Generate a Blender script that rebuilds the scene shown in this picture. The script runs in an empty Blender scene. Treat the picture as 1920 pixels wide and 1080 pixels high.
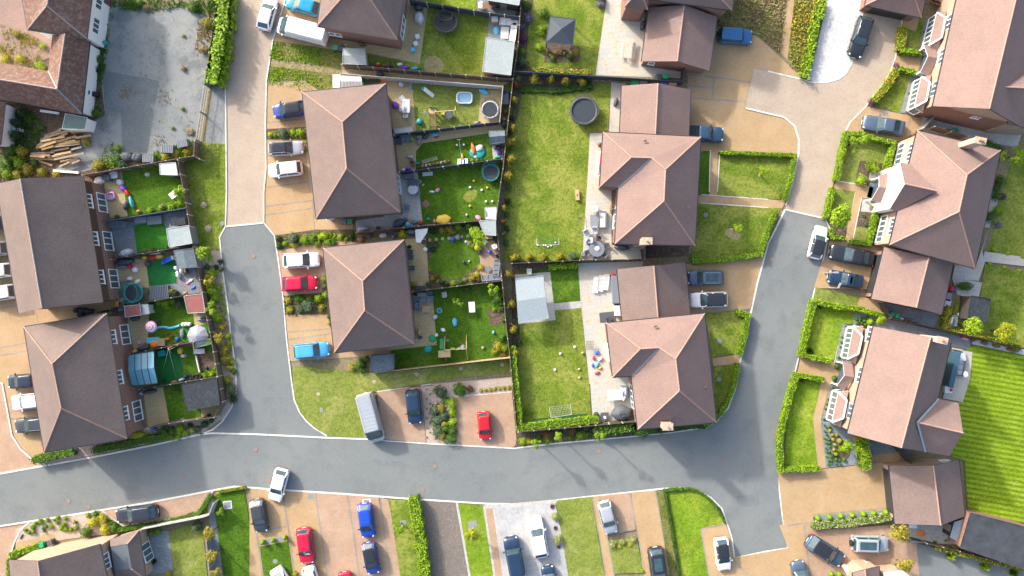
import bpy,bmesh,math,random
from mathutils import Vector,Matrix
from mathutils.geometry import tessellate_polygon
random.seed(7)
R=math.radians
SC=bpy.context.scene
COL=SC.collection
# ---------------------------------------------------------------- camera: a drone looking straight down
CAMH=100.0
PPM=15.0                      # photo pixels per metre on the ground
cd=bpy.data.cameras.new('Camera')
cam=bpy.data.objects.new('Camera',cd);COL.objects.link(cam)
cam.location=(0,0,CAMH);cam.rotation_euler=(0,0,0)
cd.sensor_width=36.0;cd.lens=36.0*CAMH/(1920/PPM)
cd.clip_start=1;cd.clip_end=3000
SC.camera=cam
# ---------------------------------------------------------------- daylight
SUN_EL,SUN_AZ=27.5,-46.0        # azimuth clockwise from north (image up)
w=bpy.data.worlds.new('World');SC.world=w;w.use_nodes=True
nt=w.node_tree;nt.nodes.clear()
sky=nt.nodes.new('ShaderNodeTexSky');sky.sky_type='NISHITA';sky.sun_disc=False
sky.sun_elevation=R(SUN_EL);sky.sun_rotation=R(SUN_AZ)
sky.air_density=1.0;sky.dust_density=5.0;sky.ozone_density=1.0
bg=nt.nodes.new('ShaderNodeBackground');bg.inputs[1].default_value=0.15
wo=nt.nodes.new('ShaderNodeOutputWorld')
nt.links.new(sky.outputs[0],bg.inputs[0]);nt.links.new(bg.outputs[0],wo.inputs[0])
ld=bpy.data.lights.new('Sun','SUN');ld.energy=2.0;ld.angle=R(2.5);ld.color=(1.0,.95,.89)
sun=bpy.data.objects.new('Sun',ld);COL.objects.link(sun)
sdir=Vector((math.sin(R(SUN_AZ))*math.cos(R(SUN_EL)),math.cos(R(SUN_AZ))*math.cos(R(SUN_EL)),math.sin(R(SUN_EL))))
sun.rotation_euler=sdir.to_track_quat('Z','Y').to_euler()
sun.location=sdir*120
SC.view_settings.view_transform='Standard';SC.view_settings.look='None'
SC.view_settings.exposure=1.38;SC.view_settings.gamma=1
# ---------------------------------------------------------------- photo coordinates -> place
TILE={1:(0,0,3),2:(480,0,3),3:(960,0,3),4:(1440,0,3),5:(0,360,3),6:(480,360,3),
        7:(960,360,3),8:(1440,360,3),9:(0,720,3),10:(480,720,3),11:(960,720,3),12:(1440,720,3),
        'A':(180,290,5.538),'B':(180,470,5.538),'C':(180,650,5.538),'D':(730,150,6),'E':(730,300,6),
        'F':(730,420,6),'G':(730,540,6),'H':(600,0,5.053),'I':(0,130,5.143),'J':(1600,0,4.5),
        'K':(1540,230,6),'L':(1540,360,6),'M':(1500,560,6),'N':(1500,720,6),'O':(0,900,4.364),0:(0,0,1)}
def T(k,*pts):
    ox,oy,s=TILE[k]
    return [(ox+a/s,oy+b/s)for a,b in pts]
def T1(k,a,b):
    return T(k,(a,b))[0]
def P(px,py,z=0.0):
    s=(CAMH-z)/CAMH/PPM
    return Vector(((px-960)*s,(540-py)*s,z))
# ---------------------------------------------------------------- tagging
def tag(o,label=None,cat=None,group=None,kind=None):
    if label:o['label']=label
    if cat:o['category']=cat
    if group:o['group']=group
    if kind:o['kind']=kind
    return o
def thing(name,label,cat,loc=(0,0,0),rz=0,group=None):
    o=bpy.data.objects.new(name,None);COL.objects.link(o)
    o.location=loc;o.rotation_euler=(0,0,rz);o.empty_display_size=.3
    return tag(o,label,cat,group)
class MB:
    """collects shapes; build() links them as one mesh"""
    def __init__(s):s.v=[];s.f=[];s.m=[];s.uv={};s.sm=[]
    def add(s,vs,fs,m=0,uvs=None,sm=False):
        n=len(s.v);s.v +=[tuple(v)for v in vs]
        for i,f in enumerate(fs):
            if uvs:s.uv[len(s.f)]=uvs[i]
            s.f.append(tuple(n+k for k in f));s.m.append(m);s.sm.append(sm)
        return s
    def box(s,c,d,rz=0,m=0,taper=1.0):
        x,y,z=d[0]/2,d[1]/2,d[2]/2;cr,sr=math.cos(rz),math.sin(rz);vs=[]
        for sz in (-1,1):
            t=taper if sz>0 else 1
            for a,b in ((-1,-1),(1,-1),(1,1),(-1,1)):
                X,Y=a*x*t,b*y*t
                vs.append((c[0]+X*cr-Y*sr,c[1]+X*sr+Y*cr,c[2]+sz*z))
        return s.add(vs,[(3,2,1,0),(4,5,6,7),(0,1,5,4),(1,2,6,5),(2,3,7,6),(3,0,4,7)],m)
    def beam(s,a,b,w,h,m=0):
        """bar of section w (sideways) x h (up), from a to b"""
        a=Vector(a);b=Vector(b);d=b-a
        if d.length<1e-6:return s
        d.normalize();up=Vector((0,0,1))
        if abs(d.z)>.98:up=Vector((0,1,0))
        sd=d.cross(up).normalized();u=sd.cross(d).normalized();vs=[]
        for p in (a,b):
            for i,j in ((-1,-1),(1,-1),(1,1),(-1,1)):
                vs.append(p+sd*(i*w/2)+u*(j*h/2))
        return s.add(vs,[(3,2,1,0),(4,5,6,7),(0,1,5,4),(1,2,6,5),(2,3,7,6),(3,0,4,7)],m)
    def tube(s,a,b,r,r2=None,n=8,m=0,sm=True):
        a=Vector(a);b=Vector(b);d=(b-a)
        if d.length<1e-6:return s
        d.normalize();up=Vector((0,0,1))if abs(d.z)<.9 else Vector((1,0,0))
        e=d.cross(up).normalized();g=d.cross(e);r2=r if r2 is None else r2;vs=[]
        for p,q in ((a,r),(b,r2)):
            for i in range(n):
                t=2*math.pi*i/n
                vs.append(p+e*(q*math.cos(t))+g*(q*math.sin(t)))
        s.add(vs,[(i,n+i,n+(i+1)%n,(i+1)%n)for i in range(n)],m,sm=sm)
        s.add(vs[:n],[tuple(range(n))],m);s.add(vs[n:],[tuple(range(n-1,-1,-1))],m)
        return s
    def cyl(s,c,r,h,n=16,m=0,r2=None):
        return s.tube(c,(c[0],c[1],c[2]+h),r,r2,n,m)
    def ball(s,c,r,n=10,m=0,k=6):
        if isinstance(r,(int,float)):r=(r,r,r)
        vs=[(c[0],c[1],c[2]-r[2])]
        for j in range(1,k):
            a=-math.pi/2+math.pi*j/k
            for i in range(n):
                t=2*math.pi*i/n
                vs.append((c[0]+r[0]*math.cos(a)*math.cos(t),c[1]+r[1]*math.cos(a)*math.sin(t),c[2]+r[2]*math.sin(a)))
        vs.append((c[0],c[1],c[2]+r[2]));fs=[]
        for i in range(n):
            fs.append((0,1+(i+1)%n,1+i))
            for j in range(k-2):
                b0=1+j*n;fs.append((b0+i,b0+(i+1)%n,b0+n+(i+1)%n,b0+n+i))
            fs.append((1+(k-2)*n+i,1+(k-2)*n+(i+1)%n,len(vs)-1))
        return s.add(vs,fs,m,sm=True)
    def ring(s,c,R0,r,n=20,k=6,m=0,sx=1,sy=1):
        vs=[];fs=[]
        for i in range(n):
            t=2*math.pi*i/n
            for j in range(k):
                u=2*math.pi*j/k;q=R0+r*math.cos(u)
                vs.append((c[0]+q*math.cos(t)*sx,c[1]+q*math.sin(t)*sy,c[2]+r*math.sin(u)))
        for i in range(n):
            for j in range(k):
                fs.append((i*k+j,((i+1)%n)*k+j,((i+1)%n)*k+(j+1)%k,i*k+(j+1)%k))
        return s.add(vs,fs,m,sm=True)
    def prism(s,poly,z0,z1,m=0,bottom=True):
        n=len(poly);poly=[(p[0],p[1])for p in poly]
        ar=sum(poly[i][0]*poly[(i+1)%n][1]-poly[(i+1)%n][0]*poly[i][1]for i in range(n))
        if ar<0:poly=poly[::-1]
        lo=[(x,y,z0)for x,y in poly];hi=[(x,y,z1)for x,y in poly]
        s.add(lo+hi,[(i,(i+1)%n,n+(i+1)%n,n+i)for i in range(n)],m)
        tr=tessellate_polygon([[Vector(p)for p in hi]]);top=[]
        for t in tr:
            a,b,c=(Vector(hi[k])for k in t)
            top.append(tuple(t)if (b-a).cross(c-a).z>0 else tuple(t[::-1]))
        s.add(hi,top,m)
        if bottom:s.add(lo,[t[::-1]for t in top],m)
        return s
    def sheet(s,poly,z,m=0):
        hi=[(p[0],p[1],z)for p in poly]
        tr=tessellate_polygon([[Vector(p)for p in hi]]);top=[]
        for t in tr:
            a,b,c=(Vector(hi[k])for k in t)
            top.append(tuple(t)if (b-a).cross(c-a).z>0 else tuple(t[::-1]))
        return s.add(hi,top,m)
    def mesh(s,name,mats,off=(0,0,0)):
        me=bpy.data.meshes.new(name)
        me.from_pydata([(v[0]-off[0],v[1]-off[1],v[2]-off[2])for v in s.v],[],s.f)
        if not isinstance(mats,(list,tuple)):mats=[mats]
        for m in mats:me.materials.append(m)
        me.polygons.foreach_set('material_index',s.m)
        me.polygons.foreach_set('use_smooth',s.sm)
        if s.uv:
            ul=me.uv_layers.new(name='UVMap')
            for fi,uu in s.uv.items():
                for li,q in zip(me.polygons[fi].loop_indices,uu):ul.data[li].uv=q
        me.update()
        return me
    def build(s,name,mats,parent=None,local=False,origin=None):
        off=(0,0,0)
        if not local:
            if parent is not None:
                p=parent;off=Vector(p.location)
                while p.parent:p=p.parent;off +=Vector(p.location)
            elif origin is not None:off=origin
        o=bpy.data.objects.new(name,s.mesh(name,mats,off));COL.objects.link(o)
        if parent is not None:o.parent=parent
        elif origin is not None:o.location=origin
        return o
def inst(name,me,parent=None,loc=(0,0,0),rz=0,scale=None,mats=None):
    o=bpy.data.objects.new(name,me);COL.objects.link(o);o.location=loc
    o.rotation_euler=(0,0,rz)if not isinstance(rz,tuple)else rz
    if scale is not None:o.scale=scale if not isinstance(scale,(int,float))else (scale,)*3
    if parent is not None:o.parent=parent
    if mats:
        for i,m in enumerate(mats):
            o.material_slots[i].link='OBJECT';o.material_slots[i].material=m
    return o
def smooth(pts,k=4,closed=True):
    n=len(pts);out=[]
    for i in range(n if closed else n-1):
        p0,p1,p2,p3=(pts[(i+d)%n]if closed else pts[min(max(i+d,0),n-1)]for d in (-1,0,1,2))
        for j in range(k):
            t=j/k
            out.append(tuple(.5*((2*p1[a])+(-p0[a]+p2[a])*t+(2*p0[a]-5*p1[a]+4*p2[a]-p3[a])*t*t+(-p0[a]+3*p1[a]-3*p2[a]+p3[a])*t **3)for a in (0,1)))
    if not closed:out.append(pts[-1])
    return out
# ---------------------------------------------------------------- materials
MC={}
def nodes(name):
    m=bpy.data.materials.new(name);m.use_nodes=True;n=m.node_tree
    return m,n,n.nodes['Principled BSDF']
def N(n,t,**k):
    x=n.nodes.new(t)
    for a,b in k.items():
        if a.startswith('i_'):x.inputs[a[2:].replace('_',' ')].default_value=b
        else:setattr(x,a,b)
    return x
def c4(c):return (c[0],c[1],c[2],1)
def mixc(n,f,a,b,blend='MIX'):
    x=N(n,'ShaderNodeMix',data_type='RGBA',blend_type=blend)
    for k,v in ((0,f),(6,a),(7,b)):
        if hasattr(v,'links')or hasattr(v,'is_linked'):n.links.new(v,x.inputs[k])
        else:x.inputs[k].default_value=v if k ==0 else c4(v)
    return x.outputs[2]
def noise(n,co,scale,detail=4,rough=.55,lo=.35,hi=.65,dist=0.0):
    x=N(n,'ShaderNodeTexNoise');x.inputs['Scale'].default_value=scale;x.inputs['Detail'].default_value=detail
    x.inputs['Roughness'].default_value=rough;x.inputs['Distortion'].default_value=dist
    n.links.new(co,x.inputs['Vector'])
    r=N(n,'ShaderNodeMapRange',clamp=True);r.inputs[1].default_value=lo;r.inputs[2].default_value=hi
    n.links.new(x.outputs['Fac'],r.inputs[0]);return r.outputs[0]
def coord(n,kind='Object'):
    return N(n,'ShaderNodeTexCoord').outputs[kind]
def bump(n,b,h,s=.3,d=.02):
    x=N(n,'ShaderNodeBump');x.inputs['Strength'].default_value=s;x.inputs['Distance'].default_value=d
    n.links.new(h,x.inputs['Height']);n.links.new(x.outputs[0],b.inputs['Normal'])
def dull(b,r=.9,sp=.2):
    b.inputs['Roughness'].default_value=r
    b.inputs['Specular IOR Level'].default_value=sp
def speckle(name,cols,scales,los=None,rough=.9,bs=.3,bd=.02,sp=.2,crack=0):
    """base colour cols[0], then each further colour laid in by a noise of its own size"""
    if name in MC:return MC[name]
    m,n,b=nodes(name);co=coord(n);c=None
    for i,col in enumerate(cols[1:]):
        lo,hi=(los[i]if los else (.42,.62))
        f=noise(n,co,scales[i],5,.6,lo,hi);c=mixc(n,f,cols[0]if c is None else c,col)
    for cs in ([.16,.45]if crack else []):
        x=N(n,'ShaderNodeTexNoise');x.inputs['Scale'].default_value=cs;x.inputs['Detail'].default_value=8;n.links.new(co,x.inputs['Vector'])
        d=N(n,'ShaderNodeMath',operation='SUBTRACT');n.links.new(x.outputs['Fac'],d.inputs[0]);d.inputs[1].default_value=.5
        e=N(n,'ShaderNodeMath',operation='ABSOLUTE');n.links.new(d.outputs[0],e.inputs[0])
        q=N(n,'ShaderNodeMapRange',clamp=True);q.inputs[2].default_value=.0035 if cs>.3 else .002;q.inputs[3].default_value=crack;q.inputs[4].default_value=0;n.links.new(e.outputs[0],q.inputs[0])
        c=mixc(n,q.outputs[0],c,tuple(v*.45 for v in cols[0]))
    n.links.new(c,b.inputs['Base Color']);dull(b,rough,sp)
    if bs:bump(n,b,noise(n,co,scales[-1]*1.5,4,.6,.2,.8),bs,bd)
    MC[name]=m;return m
def plain(name,col,rough=.5,metal=0,sp=.5,var=.12,scale=6.0,coat=0):
    if name in MC:return MC[name]
    m,n,b=nodes(name);co=coord(n)
    f=noise(n,co,scale,4,.6,.3,.7)
    c=mixc(n,f,tuple(x*(1-var)for x in col),tuple(min(1,x*(1+var))for x in col))
    n.links.new(c,b.inputs['Base Color']);b.inputs['Roughness'].default_value=rough
    b.inputs['Metallic'].default_value=metal;b.inputs['Specular IOR Level'].default_value=sp
    if coat:b.inputs['Coat Weight'].default_value=coat;b.inputs['Coat Roughness'].default_value=.06
    MC[name]=m;return m
def tiles(name,c1,c2,c3,patch=None,row=.30,wid=.22,big=.12):
    """roof tiles in courses, UV in metres"""
    if name in MC:return MC[name]
    m,n,b=nodes(name);uv=coord(n,'UV');co=coord(n)
    br=N(n,'ShaderNodeTexBrick');br.offset=.5
    for k,v in (('Scale',1.0),('Mortar Size',.018),('Mortar Smooth',.6),('Bias',0),('Brick Width',wid),('Row Height',row)):br.inputs[k].default_value=v
    br.inputs['Color1'].default_value=c4(c1);br.inputs['Color2'].default_value=c4(c2);br.inputs['Mortar'].default_value=c4(tuple(x*.66 for x in c1))
    n.links.new(uv,br.inputs['Vector'])
    f=noise(n,co,.35,5,.6,.35,.7);c=mixc(n,f,br.outputs['Color'],c3)
    wv=N(n,'ShaderNodeTexWave',wave_type='BANDS',bands_direction='X');wv.inputs['Scale'].default_value=.9;wv.inputs['Distortion'].default_value=1.5
    wv.inputs['Detail'].default_value=3;n.links.new(uv,wv.inputs['Vector'])
    mr=N(n,'ShaderNodeMapRange');mr.inputs[3].default_value=0;mr.inputs[4].default_value=big;n.links.new(wv.outputs['Fac'],mr.inputs[0])
    c=mixc(n,mr.outputs[0],c,tuple(x*.62 for x in c1))
    f2=noise(n,uv,3.2,4,.8,.45,.75);c=mixc(n,f2,c,tuple(x*.83 for x in c2))
    f3=noise(n,co,1.1,6,.7,.62,.78)
    if patch:
        c=mixc(n,noise(n,co,2.2,6,.75,.48,.62),c,patch[0]);c=mixc(n,noise(n,uv,5.0,4,.8,.5,.7),c,patch[1])
    else:c=mixc(n,f3,c,tuple(x*.75 for x in c3))
    n.links.new(c,b.inputs['Base Color']);dull(b,.85,.25)
    bump(n,b,br.outputs['Fac'],-.5 if False else .5,.02)
    MC[name]=m;return m
def brick(name,c1,c2,mortar,row=.1,wid=.3,sc=1.0):
    if name in MC:return MC[name]
    m,n,b=nodes(name);uv=coord(n,'UV');co=coord(n)
    br=N(n,'ShaderNodeTexBrick')
    for k,v in (('Scale',sc),('Mortar Size',.012),('Bias',-.1),('Brick Width',wid),('Row Height',row)):br.inputs[k].default_value=v
    br.inputs['Color1'].default_value=c4(c1);br.inputs['Color2'].default_value=c4(c2);br.inputs['Mortar'].default_value=c4(mortar)
    n.links.new(uv,br.inputs['Vector'])
    c=mixc(n,noise(n,co,5,5,.7,.4,.7),br.outputs['Color'],tuple(x*.7 for x in c1))
    n.links.new(c,b.inputs['Base Color']);dull(b,.9)
    MC[name]=m;return m
def paving(name,c1,c2,mortar,stain,row,wid,rot=0.0,msz=.02,kind='brick',stain2=None):
    if name in MC:return MC[name]
    m,n,b=nodes(name);co=coord(n)
    mp=N(n,'ShaderNodeMapping');mp.inputs['Rotation'].default_value=(0,0,R(rot));n.links.new(co,mp.inputs['Vector'])
    br=N(n,'ShaderNodeTexBrick')
    for k,v in (('Scale',1),('Mortar Size',msz),('Mortar Smooth',.3),('Bias',0),('Brick Width',wid),('Row Height',row)):br.inputs[k].default_value=v
    br.inputs['Color1'].default_value=c4(c1);br.inputs['Color2'].default_value=c4(c2);br.inputs['Mortar'].default_value=c4(mortar)
    n.links.new(mp.outputs[0],br.inputs['Vector'])
    c=mixc(n,noise(n,co,.45,6,.65,.4,.72),br.outputs['Color'],stain)
    c=mixc(n,noise(n,co,3.5,6,.75,.5,.75),c,tuple(x*.7 for x in c1))
    if stain2:c=mixc(n,noise(n,co,.9,6,.7,.56,.7),c,stain2)
    n.links.new(c,b.inputs['Base Color']);dull(b,.85,.25)
    bump(n,b,br.outputs['Fac'],.3,.01)
    MC[name]=m;return m
def lawn(name,a,b_,c_,stripe=0,rot=0,sw=2.2,dry=.55):
    """a mid green, b_ dark green, c_ dry yellow-green"""
    if name in MC:return MC[name]
    m,n,b=nodes(name);co=coord(n)
    c=mixc(n,noise(n,co,.38,6,.68,.38,.62,.4),a,b_)
    c=mixc(n,noise(n,co,.23,5,.65,dry,dry+.2,.6),c,c_)
    if stripe:
        mp=N(n,'ShaderNodeMapping');mp.inputs['Rotation'].default_value=(0,0,R(rot));n.links.new(co,mp.inputs['Vector'])
        wv=N(n,'ShaderNodeTexWave',wave_type='BANDS',bands_direction='X');wv.inputs['Scale'].default_value=3.1416/10/(sw/2);wv.inputs['Distortion'].default_value=.5
        wv.inputs['Detail'].default_value=3;wv.inputs['Detail Scale'].default_value=1.5
        n.links.new(mp.outputs[0],wv.inputs['Vector'])
        mr=N(n,'ShaderNodeMapRange');mr.inputs[1].default_value=.35;mr.inputs[2].default_value=.65;mr.inputs[3].default_value=0;mr.inputs[4].default_value=stripe;n.links.new(wv.outputs['Fac'],mr.inputs[0])
        c=mixc(n,mr.outputs[0],c,tuple(x*.45 for x in b_))
    c=mixc(n,noise(n,co,2.6,6,.8,.42,.7),c,tuple(x*.6 for x in b_))
    c=mixc(n,noise(n,co,9,4,.8,.5,.78),c,tuple(min(1,x*1.45)for x in c_))
    n.links.new(c,b.inputs['Base Color']);dull(b,.95,.1)
    bump(n,b,noise(n,co,14,5,.8,.2,.8),.9,.06)
    MC[name]=m;return m
def leafmat(name,a,b_,tip=None):
    if name in MC:return MC[name]
    m,n,b=nodes(name);co=coord(n);g=N(n,'ShaderNodeNewGeometry')
    c=mixc(n,noise(n,co,1.6,3,.6,.35,.65),a,b_)
    c=mixc(n,g.outputs['Random Per Island'],c,tuple(x*.6 for x in b_))
    if tip:c=mixc(n,noise(n,co,4.0,2,.6,.52,.6),c,tip)
    n.links.new(c,b.inputs['Base Color']);dull(b,.6,.25)
    MC[name]=m;return m
GLASS=plain('window_glass',(.09,.12,.14),.08,0,.8,.3,1.5)
CARGLASS=plain('car_glass',(.035,.07,.085),.07,0,.9,.35,1.2)
WHITE=plain('white_paint',(.78,.78,.77),.45)
PVC=plain('white_pvc',(.8,.81,.82),.35,var=.04)
DARK=plain('dark_trim',(.03,.032,.036),.5)
BLACK=plain('black_plastic',(.018,.02,.023),.5)
GREYP=plain('grey_plastic',(.2,.22,.24),.5)
RUBBER=plain('tyre_rubber',(.015,.015,.016),.85)
ALLOY=plain('alloy',(.5,.51,.53),.3,.8)
CHROME=plain('chrome',(.6,.6,.6),.15,1)
HEADL=plain('headlight_glass',(.65,.7,.75),.1,.2,.8)
TAILL=plain('taillight_red',(.5,.01,.01),.2)
ROOF=tiles('roof_tile',(.195,.146,.132),(.166,.128,.118),(.215,.158,.14))
ROOFD=tiles('roof_tile_brown',(.18,.142,.128),(.155,.122,.112),(.2,.155,.138))
ROOFP=tiles('roof_tile_pink',(.245,.172,.152),(.215,.155,.142),(.265,.182,.158))
OLDROOF=tiles('old_clay_tile',(.22,.095,.065),(.15,.075,.058),(.19,.115,.09),((.24,.2,.165),(.11,.08,.068)),.2,.2)
RIDGE=plain('ridge_tile',(.36,.235,.185),.8,var=.25,scale=9,sp=.2)
RIDGEG=plain('ridge_tile_grey',(.33,.27,.24),.8,var=.25,scale=9,sp=.2)
BRICKR=brick('red_brick',(.30,.155,.11),(.22,.11,.085),(.30,.25,.21))
BRICKB=brick('buff_brick',(.46,.31,.22),(.38,.25,.18),(.46,.4,.33))
BRICKD=brick('dark_hung_tile',(.13,.075,.055),(.1,.06,.045),(.06,.035,.03),.18,.2)
RENDER=plain('white_render',(.78,.77,.74),.85,sp=.1,var=.05)
FLATR=speckle('grey_roof_felt',[(.2,.23,.24),(.25,.28,.29),(.16,.185,.195)],[.8,5],rough=.75)
ASPH=speckle('asphalt',[(.165,.185,.185),(.2,.215,.21),(.14,.158,.162),(.225,.23,.22),(.125,.14,.145)],[.09,.35,7,16],[(.4,.65),(.5,.72),(.5,.8),(.5,.75)],bs=.15,crack=.35)
CONC=speckle('old_concrete',[(.2,.215,.21),(.265,.275,.262),(.14,.158,.16),(.17,.165,.11),(.12,.12,.1),(.3,.305,.29)],[.12,.3,.9,2.2,9],[(.42,.6),(.5,.62),(.6,.7),(.63,.72),(.5,.75)],bs=.2,crack=.7)
CONCD=speckle('patched_concrete',[(.15,.172,.175),(.19,.207,.205),(.115,.135,.14)],[.4,6],bs=.2)
KERB=speckle('kerb_concrete',[(.6,.58,.53),(.68,.66,.61),(.42,.4,.36),(.5,.48,.43)],[.6,1.1,4],[(.4,.6),(.58,.66),(.5,.7)],bs=.1)
SETT=paving('grey_setts',(.3,.27,.22),(.25,.22,.18),(.18,.15,.12),(.32,.29,.24),.12,.2)
PALER=paving('pale_block_road',(.4,.325,.25),(.365,.295,.23),(.3,.24,.185),(.42,.35,.275),.11,.22,12,.008,stain2=(.345,.295,.24))
SANDY=paving('sandy_block_paving',(.42,.29,.155),(.365,.25,.13),(.28,.19,.1),(.44,.315,.185),.11,.22,38,.008,stain2=(.33,.24,.16))
ROSY=paving('rosy_block_paving',(.4,.27,.185),(.35,.23,.155),(.28,.18,.12),(.42,.3,.21),.11,.22,30,.008,stain2=(.4,.3,.24))
SLABY=paving('sandstone_slabs',(.47,.37,.19),(.43,.335,.165),(.3,.23,.12),(.45,.37,.22),.5,.5,-6,.02)
SLABG=paving('pale_stone_slabs',(.46,.45,.40),(.40,.42,.41),(.33,.32,.28),(.5,.44,.34),.62,.9,-6,.02,stain2=(.45,.32,.18))
SLATE=paving('slate_slabs',(.17,.2,.22),(.22,.25,.27),(.12,.14,.15),(.2,.23,.25),.45,.7,10,.02)
CONCP=speckle('concrete_patio',[(.42,.42,.39),(.47,.46,.43),(.33,.33,.31)],[.5,4],bs=.1)
GRPAV=paving('grey_block_drive',(.42,.43,.43),(.31,.32,.33),(.25,.25,.25),(.45,.45,.45),.14,.3,55,.012)
TARG=speckle('brown_gravel',[(.17,.15,.13),(.25,.225,.2),(.09,.08,.07)],[5,9],[(.5,.7),(.5,.7)],bs=.6)
WGRAV=speckle('white_gravel',[(.44,.45,.45),(.54,.54,.53),(.3,.31,.32),(.1,.11,.12)],[3,8,.55],[(.4,.6),(.5,.72),(.72,.8)],bs=.7,bd=.04)
SLGRAV=speckle('blue_slate_chippings',[(.2,.25,.27),(.29,.34,.36),(.13,.16,.18)],[5,9],bs=.6,bd=.03)
PINKGR=speckle('pink_gravel_bed',[(.4,.31,.25),(.3,.24,.19),(.47,.39,.33)],[3,8],bs=.5)
SOIL=speckle('dark_soil',[(.12,.085,.06),(.19,.14,.1),(.07,.055,.04)],[2,6],bs=.8,bd=.05)
BROWNY=speckle('mossy_brown_yard',[(.28,.19,.16),(.23,.165,.14),(.17,.16,.05),(.32,.22,.19)],[.4,.7,3],[(.4,.6),(.6,.7),(.5,.7)])
LAWN=lawn('lawn',(.16,.235,.022),(.08,.15,.012),(.3,.32,.07),dry=.43)
LAWNB=lawn('bright_lawn',(.18,.3,.018),(.1,.2,.01),(.32,.38,.05),dry=.46)
LAWND=lawn('dense_lawn',(.08,.18,.013),(.045,.115,.008),(.16,.25,.03),dry=.54)
LAWNY=lawn('dry_lawn',(.22,.27,.05),(.14,.2,.03),(.33,.33,.11),dry=.48)
ROUGH=lawn('rough_grass',(.15,.17,.04),(.08,.12,.02),(.29,.25,.1),dry=.46)
STRIPE=lawn('striped_lawn',(.26,.41,.02),(.18,.3,.01),(.38,.46,.06),.85,100,1.25)
TURF=plain('artificial_turf',(.045,.19,.02),.9,sp=.1,var=.2,scale=2)
TURFG=plain('deep_artificial_turf',(.02,.15,.04),.9,sp=.1,var=.15,scale=2)
GROUND=speckle('ground_earth',[(.2,.17,.1),(.15,.13,.06),(.24,.2,.13)],[.3,3])
WOODF=speckle('fence_wood',[(.17,.13,.095),(.22,.175,.13),(.11,.085,.065)],[2,8],bs=.2)
WOODG=speckle('grey_fence_paint',[(.2,.22,.235),(.25,.27,.285),(.15,.165,.18)],[2,8],bs=.2)
WOODB=speckle('blue_grey_fence',[(.09,.13,.16),(.12,.165,.2),(.07,.1,.12)],[2,8],bs=.2)
WOODL=speckle('pale_wood',[(.5,.36,.19),(.58,.44,.26),(.38,.27,.15)],[2,8],bs=.2)
POST=plain('concrete_post',(.5,.45,.38),.8,var=.15,sp=.2)
def paint(name,col,metal=0.0,rough=.25):return plain('car_paint_'+name,col,rough,metal,.4,.03,1.0,.3)
PAINT={'white':paint('white',(.82,.83,.84)),'black':paint('black',(.02,.025,.032)),'navy':paint('navy',(.015,.035,.075)),
         'blue':paint('blue',(.012,.06,.4)),'royal':paint('royal',(.02,.045,.25)),'sky':paint('sky',(.06,.33,.62)),
         'teal':paint('teal',(.01,.24,.42)),'red':paint('red',(.55,.012,.02)),'crimson':paint('crimson',(.5,.01,.045)),
         'silver':paint('silver',(.4,.43,.46),.3,.3),'grey':paint('grey',(.055,.065,.075),.3,.3),'slate':paint('slate',(.03,.042,.06),.3,.3),
         'steel':paint('steel',(.035,.08,.135),.3,.3),'bluegrey':paint('bluegrey',(.085,.125,.185),.3,.3),'midblue':paint('midblue',(.03,.13,.3),.1)}
# ---------------------------------------------------------------- ground sheets
LAID=[]
def lay(name,pts,mat,label=None,cat=None,sm=0,kind='structure',lift=0):
    """a flat surface traced in photo pixels, each 4 mm above whatever it overlaps"""
    if sm:pts=smooth(pts,sm)
    w_=[P(a,b)for a,b in pts]
    xs=[p.x for p in w_];ys=[p.y for p in w_];bb=(min(xs),min(ys),max(xs),max(ys));k=1
    for b2,k2 in LAID:
        if bb[0]<b2[2]and bb[2]>b2[0]and bb[1]<b2[3]and bb[3]>b2[1]:k=max(k,k2+1)
    LAID.append((bb,k));z=.004*k+lift
    m=MB();m.sheet(w_,z);o=m.build(name,mat);tag(o,label,cat,kind=kind)
    return o
def strip_poly(pts,w_):
    """outline of a band w_ pixels wide along pts"""
    L=[];Rr=[]
    for i,p in enumerate(pts):
        a=pts[max(i-1,0)];c=pts[min(i+1,len(pts)-1)];dx,dy=c[0]-a[0],c[1]-a[1];l=math.hypot(dx,dy)or 1
        nx,ny=-dy/l*w_/2,dx/l*w_/2
        L.append((p[0]+nx,p[1]+ny));Rr.append((p[0]-nx,p[1]-ny))
    return L+Rr[::-1]
def band(pts,w_=4.5,mat=None,name='paving_band',sm=0):
    if sm:pts=smooth(pts,sm,False)
    return lay(name,strip_poly(pts,w_),mat or SETT)
def kerb(pts,w_=3.2,h=.1,mat=None,sm=0,name='kerb'):
    if sm:pts=smooth(pts,sm,False)
    h=max(h,.1);out=[P(a,b)for a,b in strip_poly(pts,w_)]
    m=MB();n=len(out)//2
    for i in range(n-1):
        a,b,c,d=out[i],out[i+1],out[2*n-2-i],out[2*n-1-i]
        m.add([(q.x,q.y,0.0)for q in (a,b,c,d)]+[(q.x,q.y,h)for q in (a,b,c,d)],
              [(4,7,6,5),(0,1,5,4),(2,3,7,6)]+([(3,0,4,7)]if i ==0 else [])+([(1,2,6,5)]if i ==n-2 else []))
    return tag(m.build(name,mat or KERB),kind='structure')
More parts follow.
